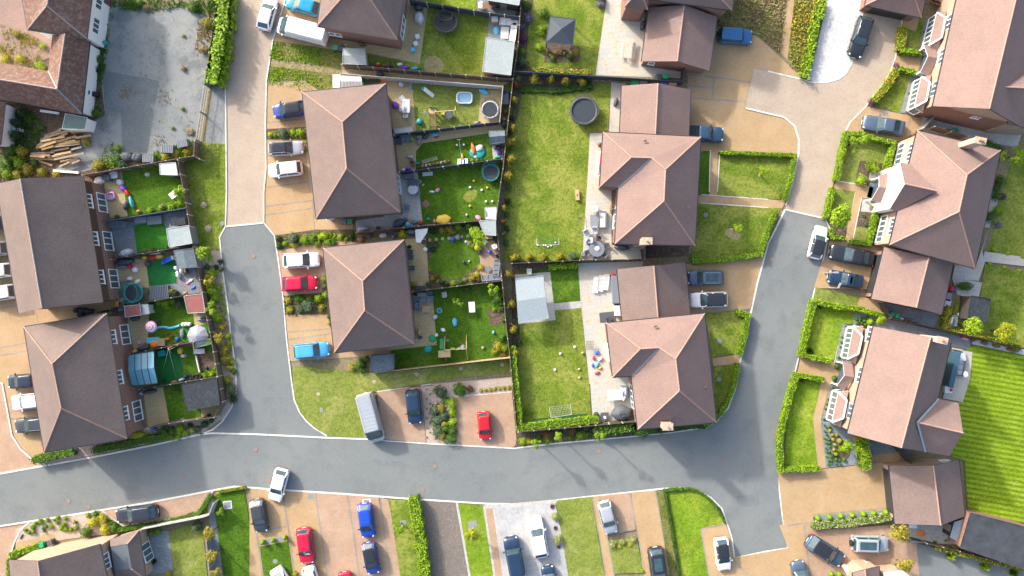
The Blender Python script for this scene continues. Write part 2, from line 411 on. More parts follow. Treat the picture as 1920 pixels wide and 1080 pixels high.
# ---------------------------------------------------------------- buildings
EZ,RZ=5.4,9.0
def face_uv(vs):
    a,b,c=vs[0],vs[1],vs[2];nr=(b-a).cross(c-a)
    if len(vs)>3 and nr.length<1e-4:nr=(vs[2]-vs[1]).cross(vs[3]-vs[1])
    nr.normalize()
    u=Vector((-nr.y,nr.x,0))
    if u.length<1e-3:u=Vector((1,0,0))
    u.normalize();v=nr.cross(u)
    if v.z<0:v=-v;u=-u
    return [(p.dot(u),p.dot(v))for p in vs]
def roof_mesh(V,faces,outline,th=.16,tri=True):
    m=MB()
    for f in faces:
        vs=[V[i]for i in f]
        nr=Vector((0,0,0))
        for i in range(len(vs)):nr +=(vs[i]).cross(vs[(i+1)%len(vs)])
        if nr.z<0:vs=vs[::-1]
        uv=face_uv(vs);tr=[(0,1,2)]if len(vs)==3 else tessellate_polygon([[Vector((p.x,p.y,0))for p in vs]])
        for t in tr:
            a,b,c=(vs[k]for k in t)
            if (b-a).cross(c-a).z<0:t=t[::-1]
            m.add([vs[k]for k in t],[(0,1,2)],0,[[uv[k]for k in t]])
            m.add([Vector((vs[k].x,vs[k].y,vs[k].z-th))for k in t[::-1]],[(0,1,2)],1)
    n=len(outline)
    for i in range(n):
        a,b=V[outline[i]],V[outline[(i+1)%n]]
        m.add([a,b,b-Vector((0,0,th)),a-Vector((0,0,th))],[(0,1,2,3)],1)
    return m
def inset(poly,d):
    """inset a 3-D outline horizontally by d, keeping each z"""
    n=len(poly);ar=sum(poly[i].x*poly[(i+1)%n].y-poly[(i+1)%n].x*poly[i].y for i in range(n));s=1 if ar>0 else-1;out=[]
    for i in range(n):
        a,b,c=poly[i-1],poly[i],poly[(i+1)%n]
        e1=Vector((b.x-a.x,b.y-a.y)).normalized();e2=Vector((c.x-b.x,c.y-b.y)).normalized()
        n1=Vector((-e1.y,e1.x))*s;n2=Vector((-e2.y,e2.x))*s;bi=n1+n2
        if bi.length<1e-4:bi=n1
        k=d/max(.35,bi.normalized().dot(n1));bi.normalize()
        out.append(Vector((b.x+bi.x*k,b.y+bi.y*k,b.z)))
    return out
def wall_mesh(poly,z0=0.0,m=None,mi=0):
    m=m or MB();n=len(poly)
    for i in range(n):
        a,b=poly[i],poly[(i+1)%n];L=math.hypot(b.x-a.x,b.y-a.y)
        m.add([(a.x,a.y,z0),(b.x,b.y,z0),(b.x,b.y,b.z),(a.x,a.y,a.z)],[(0,1,2,3)],mi,[[(0,z0),(L,z0),(L,b.z),(0,a.z)]])
    return m
class House:
    def __init__(s,name,label,cat,V,faces,outline,ridges=(),over=.35,roof=None,wall=None,valleys=(),ridge=None,gutter=True,base=0.0,group=None,th=.16,ez=None,noroofname=None):
        """V: list of (px,py,z); outline: indices round the eaves; ridges: pairs of indices capped with ridge tiles"""
        s.W=[P(*v)for v in V];s.mats=(roof or ROOF,wall or BRICKR);ez=EZ if ez is None else ez
        c=sum((Vector((s.W[i].x,s.W[i].y,0))for i in outline),Vector())/len(outline)
        s.root=thing(name,label,cat,c,group=group)
        s.out=[s.W[i]for i in outline]
        ins=inset(s.out,over);zmin=min(p.z for p in s.out)
        s.wl=[Vector((p.x,p.y,p.z+(over*.34 if p.z<zmin+.8 else-.1)))for p in ins]
        s.base=base
        wm=wall_mesh(s.wl,base);s.wall=wm.build('wall',s.mats[1],s.root)
        s.roof=roof_mesh(s.W,faces,outline,th).build('roof',[s.mats[0],DARK],s.root)
        if ridges:
            rm=MB()
            for a,b in ridges:
                A,B=s.W[a],s.W[b];d=(B-A);L=d.length;k=max(1,int(L/.42))
                for i in range(k):
                    p=A+d*(i/k);q=A+d*((i+.97)/k);rm.tube(p+Vector((0,0,.0)),q+Vector((0,0,.02)),.09,.105,6)
            o=rm.build('ridge_tiles',ridge or RIDGE,s.root);o.parent=s.roof
        if valleys:
            vm=MB()
            for a,b in valleys:vm.beam(s.W[a]+Vector((0,0,.02)),s.W[b]+Vector((0,0,.02)),.2,.05)
            vm.build('valley_flashing',GREYP,s.root).parent=s.roof
        if gutter:
            gm=MB()
            n=len(s.out)
            for i in range(n):
                a,b=s.out[i],s.out[(i+1)%n]
                if abs(a.z-b.z)<.3 and a.z<zmin+.8:
                    d=(b-a).normalized();sd=Vector((-d.y,d.x,0))*.05
                    cc=sum(s.out,Vector())/n
                    if ((a+b)/2-cc).dot(sd)<0:sd=-sd
                    gm.beam(a+sd-Vector((0,0,.06)),b+sd-Vector((0,0,.06)),.11,.1)
            if gm.v:gm.build('gutter',DARK,s.root)
    def nearest(s,px,py):
        """the outer wall that the line of sight through pixel (px,py) meets first, and where"""
        cam_=Vector((0,0,CAMH));g=P(px,py,0);d=(g-cam_).normalized();best=None;n=len(s.wl)
        for i in range(n):
            a,b=s.wl[i],s.wl[(i+1)%n];e=Vector((b.x-a.x,b.y-a.y,0));L=e.length
            if L<.3:continue
            e.normalize();nr=Vector((e.y,-e.x,0));den=d.dot(nr)
            if abs(den)<1e-5:continue
            t=(Vector((a.x,a.y,0))-cam_).dot(nr)/den;p=cam_+d*t
            q=(p-Vector((a.x,a.y,0))).dot(e)
            cc_=sum(s.wl,Vector())/n;no=nr if (a-cc_).dot(nr)>0 else-nr;zt=a.z+(b.z-a.z)*min(1,max(0,q/L))
            if d.dot(no)>=0:continue
            if-.5<=q <=L+.5 and-.5<p.z<zt+.4:
                if best is None or t<best[0]:best=(t,p,e,nr,i)
        if not best:return None
        t,p,e,nr,i=best
        cc=sum(s.wl,Vector())/n
        a=s.wl[i]
        if (a-cc).dot(nr)<0:nr=-nr
        return p,e,nr
    def window(s,px,py,w_=1.4,h=1.2,z=None,panes=3,kind='window',frame=None):
        r=s.nearest(px,py)
        if not r:return
        p,e,nr=r;zc=p.z if z is None else z
        c=Vector((p.x,p.y,zc));fr=MB();gl=MB();f=.11
        up=Vector((0,0,1));
        def bx(mb,u0,u1,v0,v1,d0,d1):
            vs=[]
            for dd in (d0,d1):
                for u,v in ((u0,v0),(u1,v0),(u1,v1),(u0,v1)):vs.append(c+e*u+up*v+nr*dd)
            mb.add(vs,[(0,1,2,3),(7,6,5,4),(0,4,5,1),(1,5,6,2),(2,6,7,3),(3,7,4,0)])
        W2,H2=w_/2,h/2
        bx(fr,-W2,W2,H2-f,H2,0,.07);bx(fr,-W2,W2,-H2,-H2+f,0,.07)
        for k in range(panes+1):
            u=-W2+f/2+(w_-f)*k/panes;bx(fr,u-f/2,u+f/2,-H2+f,H2-f,0,.068)
        bx(fr,-W2-.06,W2+.06,-H2-.07,-H2,0,.13)
        bx(gl,-W2+f*.5,W2-f*.5,-H2+f*.5,H2-f*.5,0.0,.03)
        o=fr.build(kind,frame or PVC,s.root);g=gl.build('pane',GLASS,s.root);g.parent=o
        return o
    def chimney(s,px,py,w_=.95,d=.6,top=9.6,base=5.0,rz=0,mat=None,pots=1):
        c=P(px,py,top);m=MB();m.box((c.x,c.y,(top+base)/2),(w_,d,top-base),rz);m.box((c.x,c.y,top+.06),(w_+.14,d+.14,.12),rz)
        o=m.build('chimney',mat or BRICKB,s.root);o.parent=s.roof
        q=MB()
        for i in range(pots):q.cyl((c.x+(i-(pots-1)/2)*.35*math.cos(rz),c.y+(i-(pots-1)/2)*.35*math.sin(rz),top+.1),.13,.45,10,r2=.1)
        q.build('chimney_pot',plain('terracotta',(.5,.2,.09),.8,sp=.2),s.root).parent=s.roof
    def vent(s,px,py,z):
        c=P(px,py,z);MB().box(c,(.35,.2,.16),.3).build('roof_vent',plain('roof_vent_brown',(.12,.075,.06),.8),s.root).parent=s.roof
    def wing(s,V,faces,outline,ridges=(),over=.12,roof=None,wall=None,name='wing',base=0.0,wmat=None):
        W=[P(*v)for v in V];out=[W[i]for i in outline]
        ins=inset(out,over);zm=min(p.z for p in out)
        ins=[Vector((p.x,p.y,p.z+(over*.3 if p.z<zm+.5 else-.1)))for p in ins]
        wall_mesh(ins,base).build(name+'_wall',wall or s.mats[1],s.root)
        r=roof_mesh(W,faces,outline,.12).build(name+'_roof',[roof or s.mats[0],DARK],s.root)
        if ridges:
            rm=MB()
            for a,b in ridges:rm.tube(W[a]+Vector((0,0,.03)),W[b]+Vector((0,0,.03)),.11,n=6)
            rm.build('wing_ridge',RIDGE,s.root).parent=r
        return ins
def block(name,label,cat,quad,z0,z1,mat,group=None,parts=None):
    W=[P(a,b,z1)for a,b in quad];c=sum(W,Vector())/len(W);c.z=0
    t=thing(name,label,cat,c,group=group)
    return t,W
def shed(label,quad,h=2.1,kind='pent',roof=None,wall=None,rise=.25,name='shed',cat='shed',group=None,over=.07,ribs=0,door=True,edge=None):
    """quad: 4 photo pixels of the roof corners in order; kind flat / pent / gable (ridge joins the middles of sides 0-1 and 2-3)"""
    roof=roof or FLATR;wall=wall or WOODF
    q=[P(a,b,h)for a,b in quad];c=sum(q,Vector())/4
    t=thing(name,label,cat,(c.x,c.y,0),group=group)
    ins=inset(q,over)
    wm=MB()
    if kind =='gable':
        m01=(q[0]+q[1])/2+Vector((0,0,rise));m23=(q[2]+q[3])/2+Vector((0,0,rise))
        V=[q[0],m01,q[1],q[2],m23,q[3]]
        rm=roof_mesh(V,[(0,1,4,5),(1,2,3,4)],[0,1,2,3,4,5],.05)
        wl=inset(V,over);wl=[Vector((p.x,p.y,p.z-.04))for p in wl]
    else:
        d=rise if kind =='pent' else 0
        V=[q[0]+Vector((0,0,d)),q[1]+Vector((0,0,d)),q[2],q[3]]
        rm=roof_mesh(V,[(0,1,2,3)],[0,1,2,3],.07)
        wl=[Vector((p.x,p.y,p.z-.05))for p in inset(V,over)]
    wall_mesh(wl,0).build('wall',wall,t)
    ro=rm.build('roof',[roof,GREYP],t)
    tm=MB()
    n=len(V)
    for i in range(n):tm.beam(V[i]+Vector((0,0,.02)),V[(i+1)%n]+Vector((0,0,.02)),.07,.05)
    tm.build('roof_edging',edge or (roof if kind =='gable' or roof.name in ('dark_grey_felt','slate_blue_felt','black_felt')else plain('pale_trim',(.36,.4,.4),.6)),t)
    if ribs:
        rb=MB();A,B,C_,D=(V[0],V[1],V[2],V[3])if kind !='gable' else (V[0],V[2],V[3],V[5])
        for k in range(1,ribs):
            f=k/ribs
            if kind =='gable':
                for (a,b,c2,d2)in ((V[0],V[5],V[1],V[4]),(V[2],V[3],V[1],V[4])):
                    rb.beam(a.lerp(b,f)+Vector((0,0,.03)),c2.lerp(d2,f)+Vector((0,0,.03)),.05,.04)
            else:rb.beam(A.lerp(B,f)+Vector((0,0,.02)),D.lerp(C_,f)+Vector((0,0,.02)),.05,.04)
        rb.build('roof_rib',roof,t)
    if door:
        a,b=wl[0],wl[-1];e=(b-a);e.z=0;L=e.length;e.normalize();nr=Vector((e.y,-e.x,0));cc=sum(wl,Vector())/len(wl)
        if (a-cc).dot(nr)<0:nr=-nr
        mid=(a+b)/2
        dm=MB();dm.box((mid.x+nr.x*.02,mid.y+nr.y*.02,.95),(.8,.05,1.75),math.atan2(e.y,e.x));dm.build('door',plain('shed_door',(.24,.2,.16),.7),t)
    return t
# ---------------------------------------------------------------- vehicles
CARM={}
SPEC={  # L, W, H, bonnet z, windscreen base x, roof front x, roof rear x, rear glass base x (fractions of L from the middle, nose positive), waist z
    'hatch':(4.05,1.76,1.47,.93,.24,.09,-.33,-.455,.98),'small':(3.65,1.66,1.5,.93,.27,.12,-.35,-.465,.98),
    'estate':(4.65,1.82,1.46,.92,.2,.06,-.37,-.465,.97),'saloon':(4.75,1.84,1.42,.9,.19,.04,-.2,-.36,.95),
    'suv':(4.5,1.87,1.68,1.05,.23,.1,-.38,-.47,1.08),'four_by_four':(4.75,1.98,1.85,1.18,.22,.14,-.44,-.48,1.2),
    'pickup':(5.3,1.9,1.8,1.15,.22,.12,-.1,-.14,1.12),'van':(5.6,2.0,2.45,1.2,.42,.27,-.47,-.485,1.3),'roadster':(4.0,1.75,1.3,.85,.14,.0,-.2,-.33,.9)}
def rrect(x0,x1,w_,r,n=4):
    pts=[]
    for cx,cy,a0 in ((x1-r,w_-r,0),(x0+r,w_-r,90),(x0+r,-w_+r,180),(x1-r,-w_+r,270)):
        for i in range(n+1):
            a=R(a0+90*i/n);pts.append((cx+r*math.cos(a),cy+r*math.sin(a)))
    return pts
def loft(m,rings,mi=0,cap=True,sm=True):
    n=len(rings[0]);vs=[p for r in rings for p in r];fs=[]
    for j in range(len(rings)-1):
        for i in range(n):fs.append((j*n+i,j*n+(i+1)%n,(j+1)*n+(i+1)%n,(j+1)*n+i))
    m.add(vs,fs,mi,sm=sm)
    if cap:m.add(rings[-1],[tuple(range(n))],mi)
    return m
def car_meshes(kind):
    if kind in CARM:return CARM[kind]
    L,W,H,zb,xw,xf,xr,xg,zw=SPEC[kind];hw=W/2;D={}
    m=MB()      # body: sections along the length
    st=[(-.5,.80,.52,zw*.72),(-.492,.88,.36,zw*.86),(-.47,.94,.28,zw*.97),(-.42,.985,.24,zw),(-.3,1,.24,zw),(0,1,.22,zw),(xw,1,.22,zw*.98),(xw+.02,1,.22,zb+.02),(.34,.985,.24,zb*.97),(.42,.95,.26,zb*.9),(.468,.87,.3,zb*.8),(.49,.76,.38,zb*.68),(.5,.62,.46,zb*.58)]
    if kind =='van':st=[(-.5,.96,.4,1.2),(-.49,1,.3,zw),(-.3,1,.28,zw),(0,1,.28,zw),(.3,1,.28,zw),(xw,.98,.28,zw*.95),(.455,.94,.3,zb*.86),(.485,.82,.36,zb*.68),(.5,.66,.44,zb*.55)]
    rings=[]
    for fx,fw,z0,z1 in st:
        x=fx*L;y=hw*fw;zm=z0+(z1-z0)*.6
        rings.append([(x,-y*.9,z0),(x,-y,z0+.1),(x,-y,zm),(x,-y*.95,z1-.07),(x,-y*.86,z1-.015),(x,-y*.4,z1+.02),(x,y*.4,z1+.02),(x,y*.86,z1-.015),(x,y*.95,z1-.07),(x,y,zm),(x,y,z0+.1),(x,y*.9,z0)])
    loft(m,rings,0,True);m.add(rings[0],[tuple(range(len(rings[0])-1,-1,-1))],0)
    for sgn in (-1,1):      # bonnet creases and dark sills
        m.tube((xw*L+.1,sgn*hw*.62,zb+.015),(.44*L,sgn*hw*.5,zb*.87),.025,n=6)
    D['body']=m.mesh('body',[WHITE])
    # glasshouse
    g=MB();top=H-.03
    if kind =='van':
        base=rrect(-.492*L,xw*L,hw*.98,.14);t1=rrect(-.49*L,(xf+.015)*L,hw*.93,.2);t2=rrect(-.485*L,xf*L,hw*.88,.22)
        body=MB();loft(body,[[(x,y,zw-.03)for x,y in rrect(-.492*L,.3*L,hw*.985,.14)],[(x,y,H-.35)for x,y in rrect(-.49*L,.27*L,hw*.95,.16)],[(x,y,H-.1)for x,y in rrect(-.488*L,.25*L,hw*.9,.2)],[(x,y,H)for x,y in rrect(-.482*L,.235*L,hw*.82,.22)]])
        for k in range(9):x=-.42*L+k*.075*L;body.box((x,0,H+.005),(.07,hw*1.35,.03))
        for sgn in (-1,1):body.box((-.12*L,sgn*hw*.7,H+.012),(.66*L,.04,.03))
        D['load_body']=body.mesh('load_body',[WHITE])
        loft(g,[[(x,y,zw-.03)for x,y in rrect(.2*L,xw*L,hw*.93,.2)],[(x,y,H-.2)for x,y in rrect(.2*L,.28*L,hw*.86,.12)]])
        D['windscreen']=g.mesh('windscreen',[CARGLASS])
    else:
        br=.26 if kind not in ('four_by_four','pickup')else .14
        base=rrect(xg*L,xw*L,hw*.93,br);tp=rrect(xr*L,xf*L,hw*.76,br)
        b2=rrect(xg*L*.995,xw*L*.985,hw*.9,br)
        loft(g,[[(x,y,zw-.04)for x,y in base],[(x,y,zw+.05)for x,y in b2],[(x,y,top)for x,y in tp]],sm=False)
        D['windows']=g.mesh('windows',[CARGLASS])
        r=MB();q=.03
        loft(r,[[(x,y,top-.05)for x,y in rrect(xr*L-q*2,xf*L+q,hw*.80,br)],[(x,y,top+.02)for x,y in rrect(xr*L-q,xf*L-.01,hw*.77,br)],[(x,y,top+.045)for x,y in rrect(xr*L+.06,xf*L-.1,hw*.66,br)],[(x,y,top+.06)for x,y in rrect(xr*L+.3,xf*L-.35,hw*.4,br*.7)]])
        D['roof']=r.mesh('roof',[WHITE])
        pl=MB()
        for sgn in (-1,1):
            pl.beam((xw*L*.97,sgn*hw*.885,zw+.03),(xf*L-.03,sgn*hw*.75,top),.07,.05)
            pl.beam((xg*L*.985,sgn*hw*.84,zw+.03),(xr*L+.06,sgn*hw*.74,top),.16,.06)
            xm=(xw+xr)/2*L;pl.beam((xm,sgn*hw*.905,zw+.03),(xm-.05,sgn*hw*.775,top),.06,.05)
            pl.beam((xg*L*.96,sgn*hw*.925,zw+.01),(xw*L*.96,sgn*hw*.925,zw+.01),.04,.06)
        D['pillars']=pl.mesh('pillars',[WHITE])
        rr=MB()
        for sgn in (-1,1):rr.beam((xr*L+.1,sgn*hw*.7,top+.07),(xf*L-.15,sgn*hw*.7,top+.07),.04,.04)
        D['roof_rail']=rr.mesh('roof_rail',[ALLOY])
    if kind =='pickup':
        b=MB();b.box((-.31*L,0,zw+.03),(.3*L,hw*1.62,.06));D['load_cover']=b.mesh('load_cover',[BLACK])
        b=MB()
        for sgn in (-1,1):b.beam((-.47*L,sgn*hw*.9,zw+.06),(-.15*L,sgn*hw*.9,zw+.06),.1,.1)
        b.beam((-.485*L,-hw*.85,zw+.05),(-.485*L,hw*.85,zw+.05),.08,.1);D['bed_rail']=b.mesh('bed_rail',[WHITE])
    if kind =='four_by_four':
        b=MB();b.tube((-.5*L-.02,.1,1.05),(-.5*L-.26,.1,1.05),.37,n=18);D['spare_wheel']=b.mesh('spare_wheel',[RUBBER])
    b=MB();b.tube((0,-.11,0),(0,.11,0),.32,n=18);D['tyre']=b.mesh('tyre',[RUBBER])
    b=MB();b.tube((0,-.118,0),(0,.118,0),.2,n=12);D['rim']=b.mesh('rim',[ALLOY])
    b=MB();b.ball((0,0,0),(.17,.12,.05),8,k=5);D['headlight']=b.mesh('headlight',[HEADL])
    b=MB();b.box((0,0,0),(.12,.3,.16),taper=.8);D['taillight']=b.mesh('taillight',[TAILL])
    b=MB();b.box((0,0,0),(.14,.24,.13),taper=.8);D['wing_mirror']=b.mesh('wing_mirror',[WHITE])
    b=MB();b.box((L*.495,0,.5),(.06,hw*1.1,.16));b.box((-L*.497,0,.38),(.05,hw*1.3,.14));D['bumper_trim']=b.mesh('bumper_trim',[BLACK])
    b=MB();b.box((L*.5+.02,0,.45),(.03,.5,.11));b.box((-L*.5-.01,0,.62),(.03,.5,.11));D['number_plate']=b.mesh('number_plate',[WHITE])
    b=MB();b.beam((xw*L+.02,-.05,zb+.06),(xw*L+.05,-hw*.6,zb+.04),.03,.03);b.beam((xw*L+.02,hw*.5,zb+.06),(xw*L+.05,.05,zb+.04),.03,.03);D['wiper']=b.mesh('wiper',[BLACK])
    CARM[kind]=D;return D
CARS=0
def car(kind,nose,tail,color,label,roof=None,cat='car',rails=False,name=None,glassroof=False,group=None):
    D=car_meshes(kind);L,W,H,zb,xw,xf,xr,xg,zw=SPEC[kind]
    a=P(nose[0],nose[1],.75);b=P(tail[0],tail[1],.75);d=a-b;rz=math.atan2(d.y,d.x);k=d.length/L
    c=(a+b)/2;sc=(k,.5*k+.5,.35*k+.65)
    t=thing(name or 'parked_car',label,cat,(c.x,c.y,.012),rz,group)
    t.scale=sc
    pm=PAINT[color];hw=W/2
    inst('body',D['body'],t,mats=[pm])
    if kind =='van':
        inst('load_body',D['load_body'],t,mats=[pm]);inst('windscreen',D['windscreen'],t)
    else:
        inst('windows',D['windows'],t);inst('roof',D['roof'],t,mats=[roof or pm]);inst('pillars',D['pillars'],t,mats=[pm])
        if rails:inst('roof_rail',D['roof_rail'],t)
        if glassroof:
            g=MB();g.prism(rrect(xr*L+.35,xf*L-.3,hw*.5,.1),H+.0,H+.045);g.build('sunroof',CARGLASS,t,local=True)
    for q in ('load_cover','spare_wheel'):
        if q in D:inst(q,D[q],t)
    if 'bed_rail' in D:inst('bed_rail',D['bed_rail'],t,mats=[pm])
    for sx in (.33,-.31):
        for sy in (-1,1):
            wh=inst('wheel',D['tyre'],t,(sx*L,sy*(hw-.12),.32));inst('rim',D['rim'],wh)
    zt=zb*.78
    for sy in (-1,1):
        inst('headlight',D['headlight'],t,(L*.455,sy*hw*.7,zb*.8),R(-25*sy))
        inst('taillight',D['taillight'],t,(-L*.475,sy*hw*.78,zw*.86),R(18*sy))
        inst('wing_mirror',D['wing_mirror'],t,(xw*L*.8,sy*(hw+.1),zw+.06),mats=[pm])
    inst('bumper_trim',D['bumper_trim'],t);inst('number_plate',D['number_plate'],t);inst('wiper',D['wiper'],t)
    return t
# ---------------------------------------------------------------- fences and walls
PANELM={}
def fence(label,pts,h=1.8,mat=None,post=None,bay=1.85,group=None,name='fence',cat='fence',rail=True,low=False):
    """pts are photo pixels of the fence TOP"""
    W=[P(a,b,h)for a,b in pts];mat=mat or WOODF
    c=W[0].copy();c.z=0
    t=thing(name,label,cat,c,group=group)
    for i in range(len(W)-1):
        a,b=W[i],W[i+1];e=Vector((b.x-a.x,b.y-a.y,0));L=e.length;n=max(1,round(L/bay));e.normalize();rz=math.atan2(e.y,e.x)
        step=L/n;key=(round(step,2),h,mat.name)
        if key not in PANELM:
            m=MB();m.box((step/2,0,h/2),(step-.1,.035,h-.06))
            k=int(step/.15)
            for j in range(k):m.box((.08+(step-.16)*(j+.5)/k,.022+.006*(j %2),h/2),((step-.16)/k*.96,.014,h-.1))
            if rail:
                for z in (.3,h*.55,h-.18):m.box((step/2,-.035,z),(step-.1,.04,.07))
            m.box((step/2,0,h-.015),(step-.1,.07,.03))
            PANELM[key]=m.mesh('panel',[mat])
        pk=('post',h,(post or POST).name)
        if pk not in PANELM:
            m=MB();m.box((0,0,(h+.06)/2),(.11,.11,h+.06));m.box((0,0,h+.075),(.13,.13,.03),taper=.7);PANELM[pk]=m.mesh('post',[post or POST])
        for k in range(n):
            p=a+(b-a)*(k/n);inst('panel',PANELM[key],t,(p.x-c.x,p.y-c.y,0),rz)
            inst('post',PANELM[pk],t,(p.x-c.x,p.y-c.y,0),rz)
        if i ==len(W)-2:inst('post',PANELM[pk],t,(b.x-c.x,b.y-c.y,0),rz)
    return t
def lowwall(label,pts,h=.9,th=.22,mat=None,name='garden_wall',cat='wall',cap=None):
    W=[P(a,b,h)for a,b in pts];m=MB();cp=MB()
    t=thing(name,label,cat,(W[0].x,W[0].y,0))
    for a,b in zip(W,W[1:]):
        m.beam(Vector((a.x,a.y,h/2)),Vector((b.x,b.y,h/2)),th,h)
        cp.beam(Vector((a.x,a.y,h+.03)),Vector((b.x,b.y,h+.03)),th+.06,.06)
    m.build('wall',mat or BRICKR,t);cp.build('coping',cap or KERB,t)
    return t
# ---------------------------------------------------------------- plants
def leafcloud(m,c,r,n,size,rnd,flat=.8,core=True):
    """n leaf-clump faces through the volume of an uneven ball"""
    lob=[(rnd.uniform(0,6.28),rnd.uniform(-.3,1),rnd.uniform(.15,.45))for _ in range(7)]
    for i in range(n):
        u=rnd.uniform(-.35,1);a=rnd.uniform(0,6.283);q=math.sqrt(max(0,1-u*u))
        d=Vector((q*math.cos(a),q*math.sin(a),u));k=.78
        for la,lu,lw in lob:
            ql=math.sqrt(max(0,1-lu*lu));dd=d.x*ql*math.cos(la)+d.y*ql*math.sin(la)+d.z*lu
            if dd>.72:k +=lw*(dd-.72)*2.6
        k *=rnd.uniform(.55,1.0)**.5*rnd.uniform(.88,1.12)
        p=Vector((c[0]+d.x*r[0]*k,c[1]+d.y*r[1]*k,c[2]+d.z*r[2]*k))
        nr=(d+Vector((rnd.uniform(-.9,.9),rnd.uniform(-.9,.9),rnd.uniform(-.3,1.1)))).normalized()
        e=nr.cross(Vector((rnd.uniform(-1,1),rnd.uniform(-1,1),rnd.uniform(-1,1)))).normalized();g=nr.cross(e)
        s=size*rnd.uniform(.6,1.3);e=e*s;g=g*(s*.6)
        m.add([p-e,p-g*.8,p+e,p+g],[(0,1,2,3)])
FOL={}
def folmesh(kind,v):
    key=(kind,v)
    if key in FOL:return FOL[key]
    rnd=random.Random(hash(kind)%1000+v*17 if False else sum(map(ord,kind))+v*17);m=MB()
    if kind =='bush':
        m.ball((0,0,.4),(.5,.5,.4),10)
        for k in range(5):
            a=k*1.257+rnd.uniform(-.5,.5);q=rnd.uniform(.3,.52);rr=rnd.uniform(.36,.62)
            leafcloud(m,(q*math.cos(a),q*math.sin(a),rnd.uniform(.25,.55)),(rr,rr,rr*1.05),125,.08,rnd)
        leafcloud(m,(0,0,.5),(.6,.6,.75),120,.08,rnd)
    elif kind =='ball':
        m.ball((0,0,.75),(.84,.84,.8),14,k=9);leafcloud(m,(0,0,.75),(1.03,1.03,1.0),420,.07,rnd,core=False)
    elif kind =='tree':
        for k in range(9):
            a=k*2.4+rnd.uniform(-.4,.4);q=.55*math.sqrt(k/8);rr=rnd.uniform(.3,.46)
            leafcloud(m,(q*math.cos(a),q*math.sin(a),rnd.uniform(-.25,.5)),(rr*1.1,rr*1.1,rr),150,.085,rnd)
    elif kind =='loose':
        for k in range(8):
            a=rnd.uniform(0,6.28);q=rnd.uniform(.15,.75);rr=rnd.uniform(.2,.36)
            leafcloud(m,(q*math.cos(a),q*math.sin(a),rnd.uniform(-.5,.6)),(rr*1.15,rr*1.15,rr),110,.09,rnd)
    elif kind =='spiky':
        for k in range(260):
            a=rnd.uniform(0,6.28);el=rnd.uniform(.15,1.3);d=Vector((math.cos(a)*math.cos(el),math.sin(a)*math.cos(el),math.sin(el)));sd=Vector((-d.y,d.x,0)).normalized()*.03;l=rnd.uniform(.7,1.1)
            p=d*l;p.z *=.8;m.add([Vector((0,0,.05))-sd,Vector((0,0,.05))+sd,p*.6+sd+Vector((0,0,.12)),p],[(0,1,2,3)])
    FOL[key]=m.mesh(kind+'_leaves',[LG]);return FOL[key]
LG=leafmat("leaf_green",(.11,.21,.018),(.06,.14,.01))
LB=leafmat("leaf_bright",(.33,.47,.014),(.21,.35,.008))
LY=leafmat('leaf_yellow',(.55,.5,.03),(.36,.38,.02))
LO=leafmat('leaf_ochre',(.34,.3,.03),(.2,.24,.02),(.42,.25,.04))
LD=leafmat('leaf_dark',(.04,.09,.02),(.022,.055,.014))
LGG=leafmat('leaf_greygreen',(.12,.18,.09),(.07,.12,.05))
LP=leafmat('leaf_purple',(.2,.07,.12),(.13,.05,.09))
LV=leafmat('flower_lavender',(.2,.15,.32),(.08,.13,.06),(.32,.2,.4))
LR=leafmat('leaf_russet',(.2,.1,.04),(.12,.09,.03),(.28,.08,.03))
LPALE=leafmat('leaf_pale',(.4,.42,.16),(.26,.32,.1))
LH=leafmat('hedge_leaf',(.27,.41,.014),(.17,.3,.01))
LHY=leafmat('hedge_leaf_gold',(.42,.42,.03),(.2,.3,.02),(.5,.22,.03))
LSTRAW=leafmat('straw_grass',(.42,.33,.15),(.28,.22,.1))
BARK=speckle('bark',[(.13,.09,.06),(.2,.15,.1),(.07,.05,.035)],[4,12])
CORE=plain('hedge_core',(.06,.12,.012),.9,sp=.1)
PV=0
def plant(px,py,r,label,mat=None,kind='bush',h=None,cat='shrub',name='shrub',group=None,sy=1.0,rz=None):
    """r in photo pixels; h = height of the foliage top in metres"""
    global PV;PV +=1
    rm=r/PPM;h=h or max(.35,rm*1.15);mat=mat or LG;v=PV %4;rz=random.uniform(0,6.28)if rz is None else rz
    if kind in ('tree','loose'):
        crown=rm*.85;zc=h-crown*.7;c=P(px,py,zc)
        t=thing(name if name !='shrub' else 'tree',label,cat if cat !='shrub' else 'tree',(c.x,c.y,0),group=group)
        inst('crown',folmesh(kind,v),t,(0,0,zc),rz,(rm,rm*sy,crown),[mat])
        m=MB();m.tube((0,0,0),(.03,.02,zc*.6),.09+rm*.02,.06,n=7);m.tube((.03,.02,zc*.6),(0,0,zc+crown*.3),.06,.03,n=6)
        for k in range(5):
            a=k*1.3+PV;m.tube((.03,.02,zc*(.55+.06*k)),(rm*.55*math.cos(a),rm*.55*math.sin(a),zc+crown*.25),.035,.015,n=5)
        m.build('trunk',BARK,t,local=True);return t
    c=P(px,py,h*.5)
    if name =='shrub':
        name,cat=('clipped_ball','topiary')if kind =='ball' else ('spiky_plant','plant')if kind =='spiky' else ('garden_plant','plant')if r<9 else ('flowering_shrub','flowering shrub')if mat in (LV,LP,LY,LR,LPALE)else ('shrub','shrub')
    o=inst(name,folmesh(kind,v),None,(c.x,c.y,0),rz,(rm*random.uniform(.95,1.15),rm*sy*random.uniform(.85,1.05),h/(1.5 if kind =='ball' else 1.2)),[mat])
    return tag(o,label,cat,group)
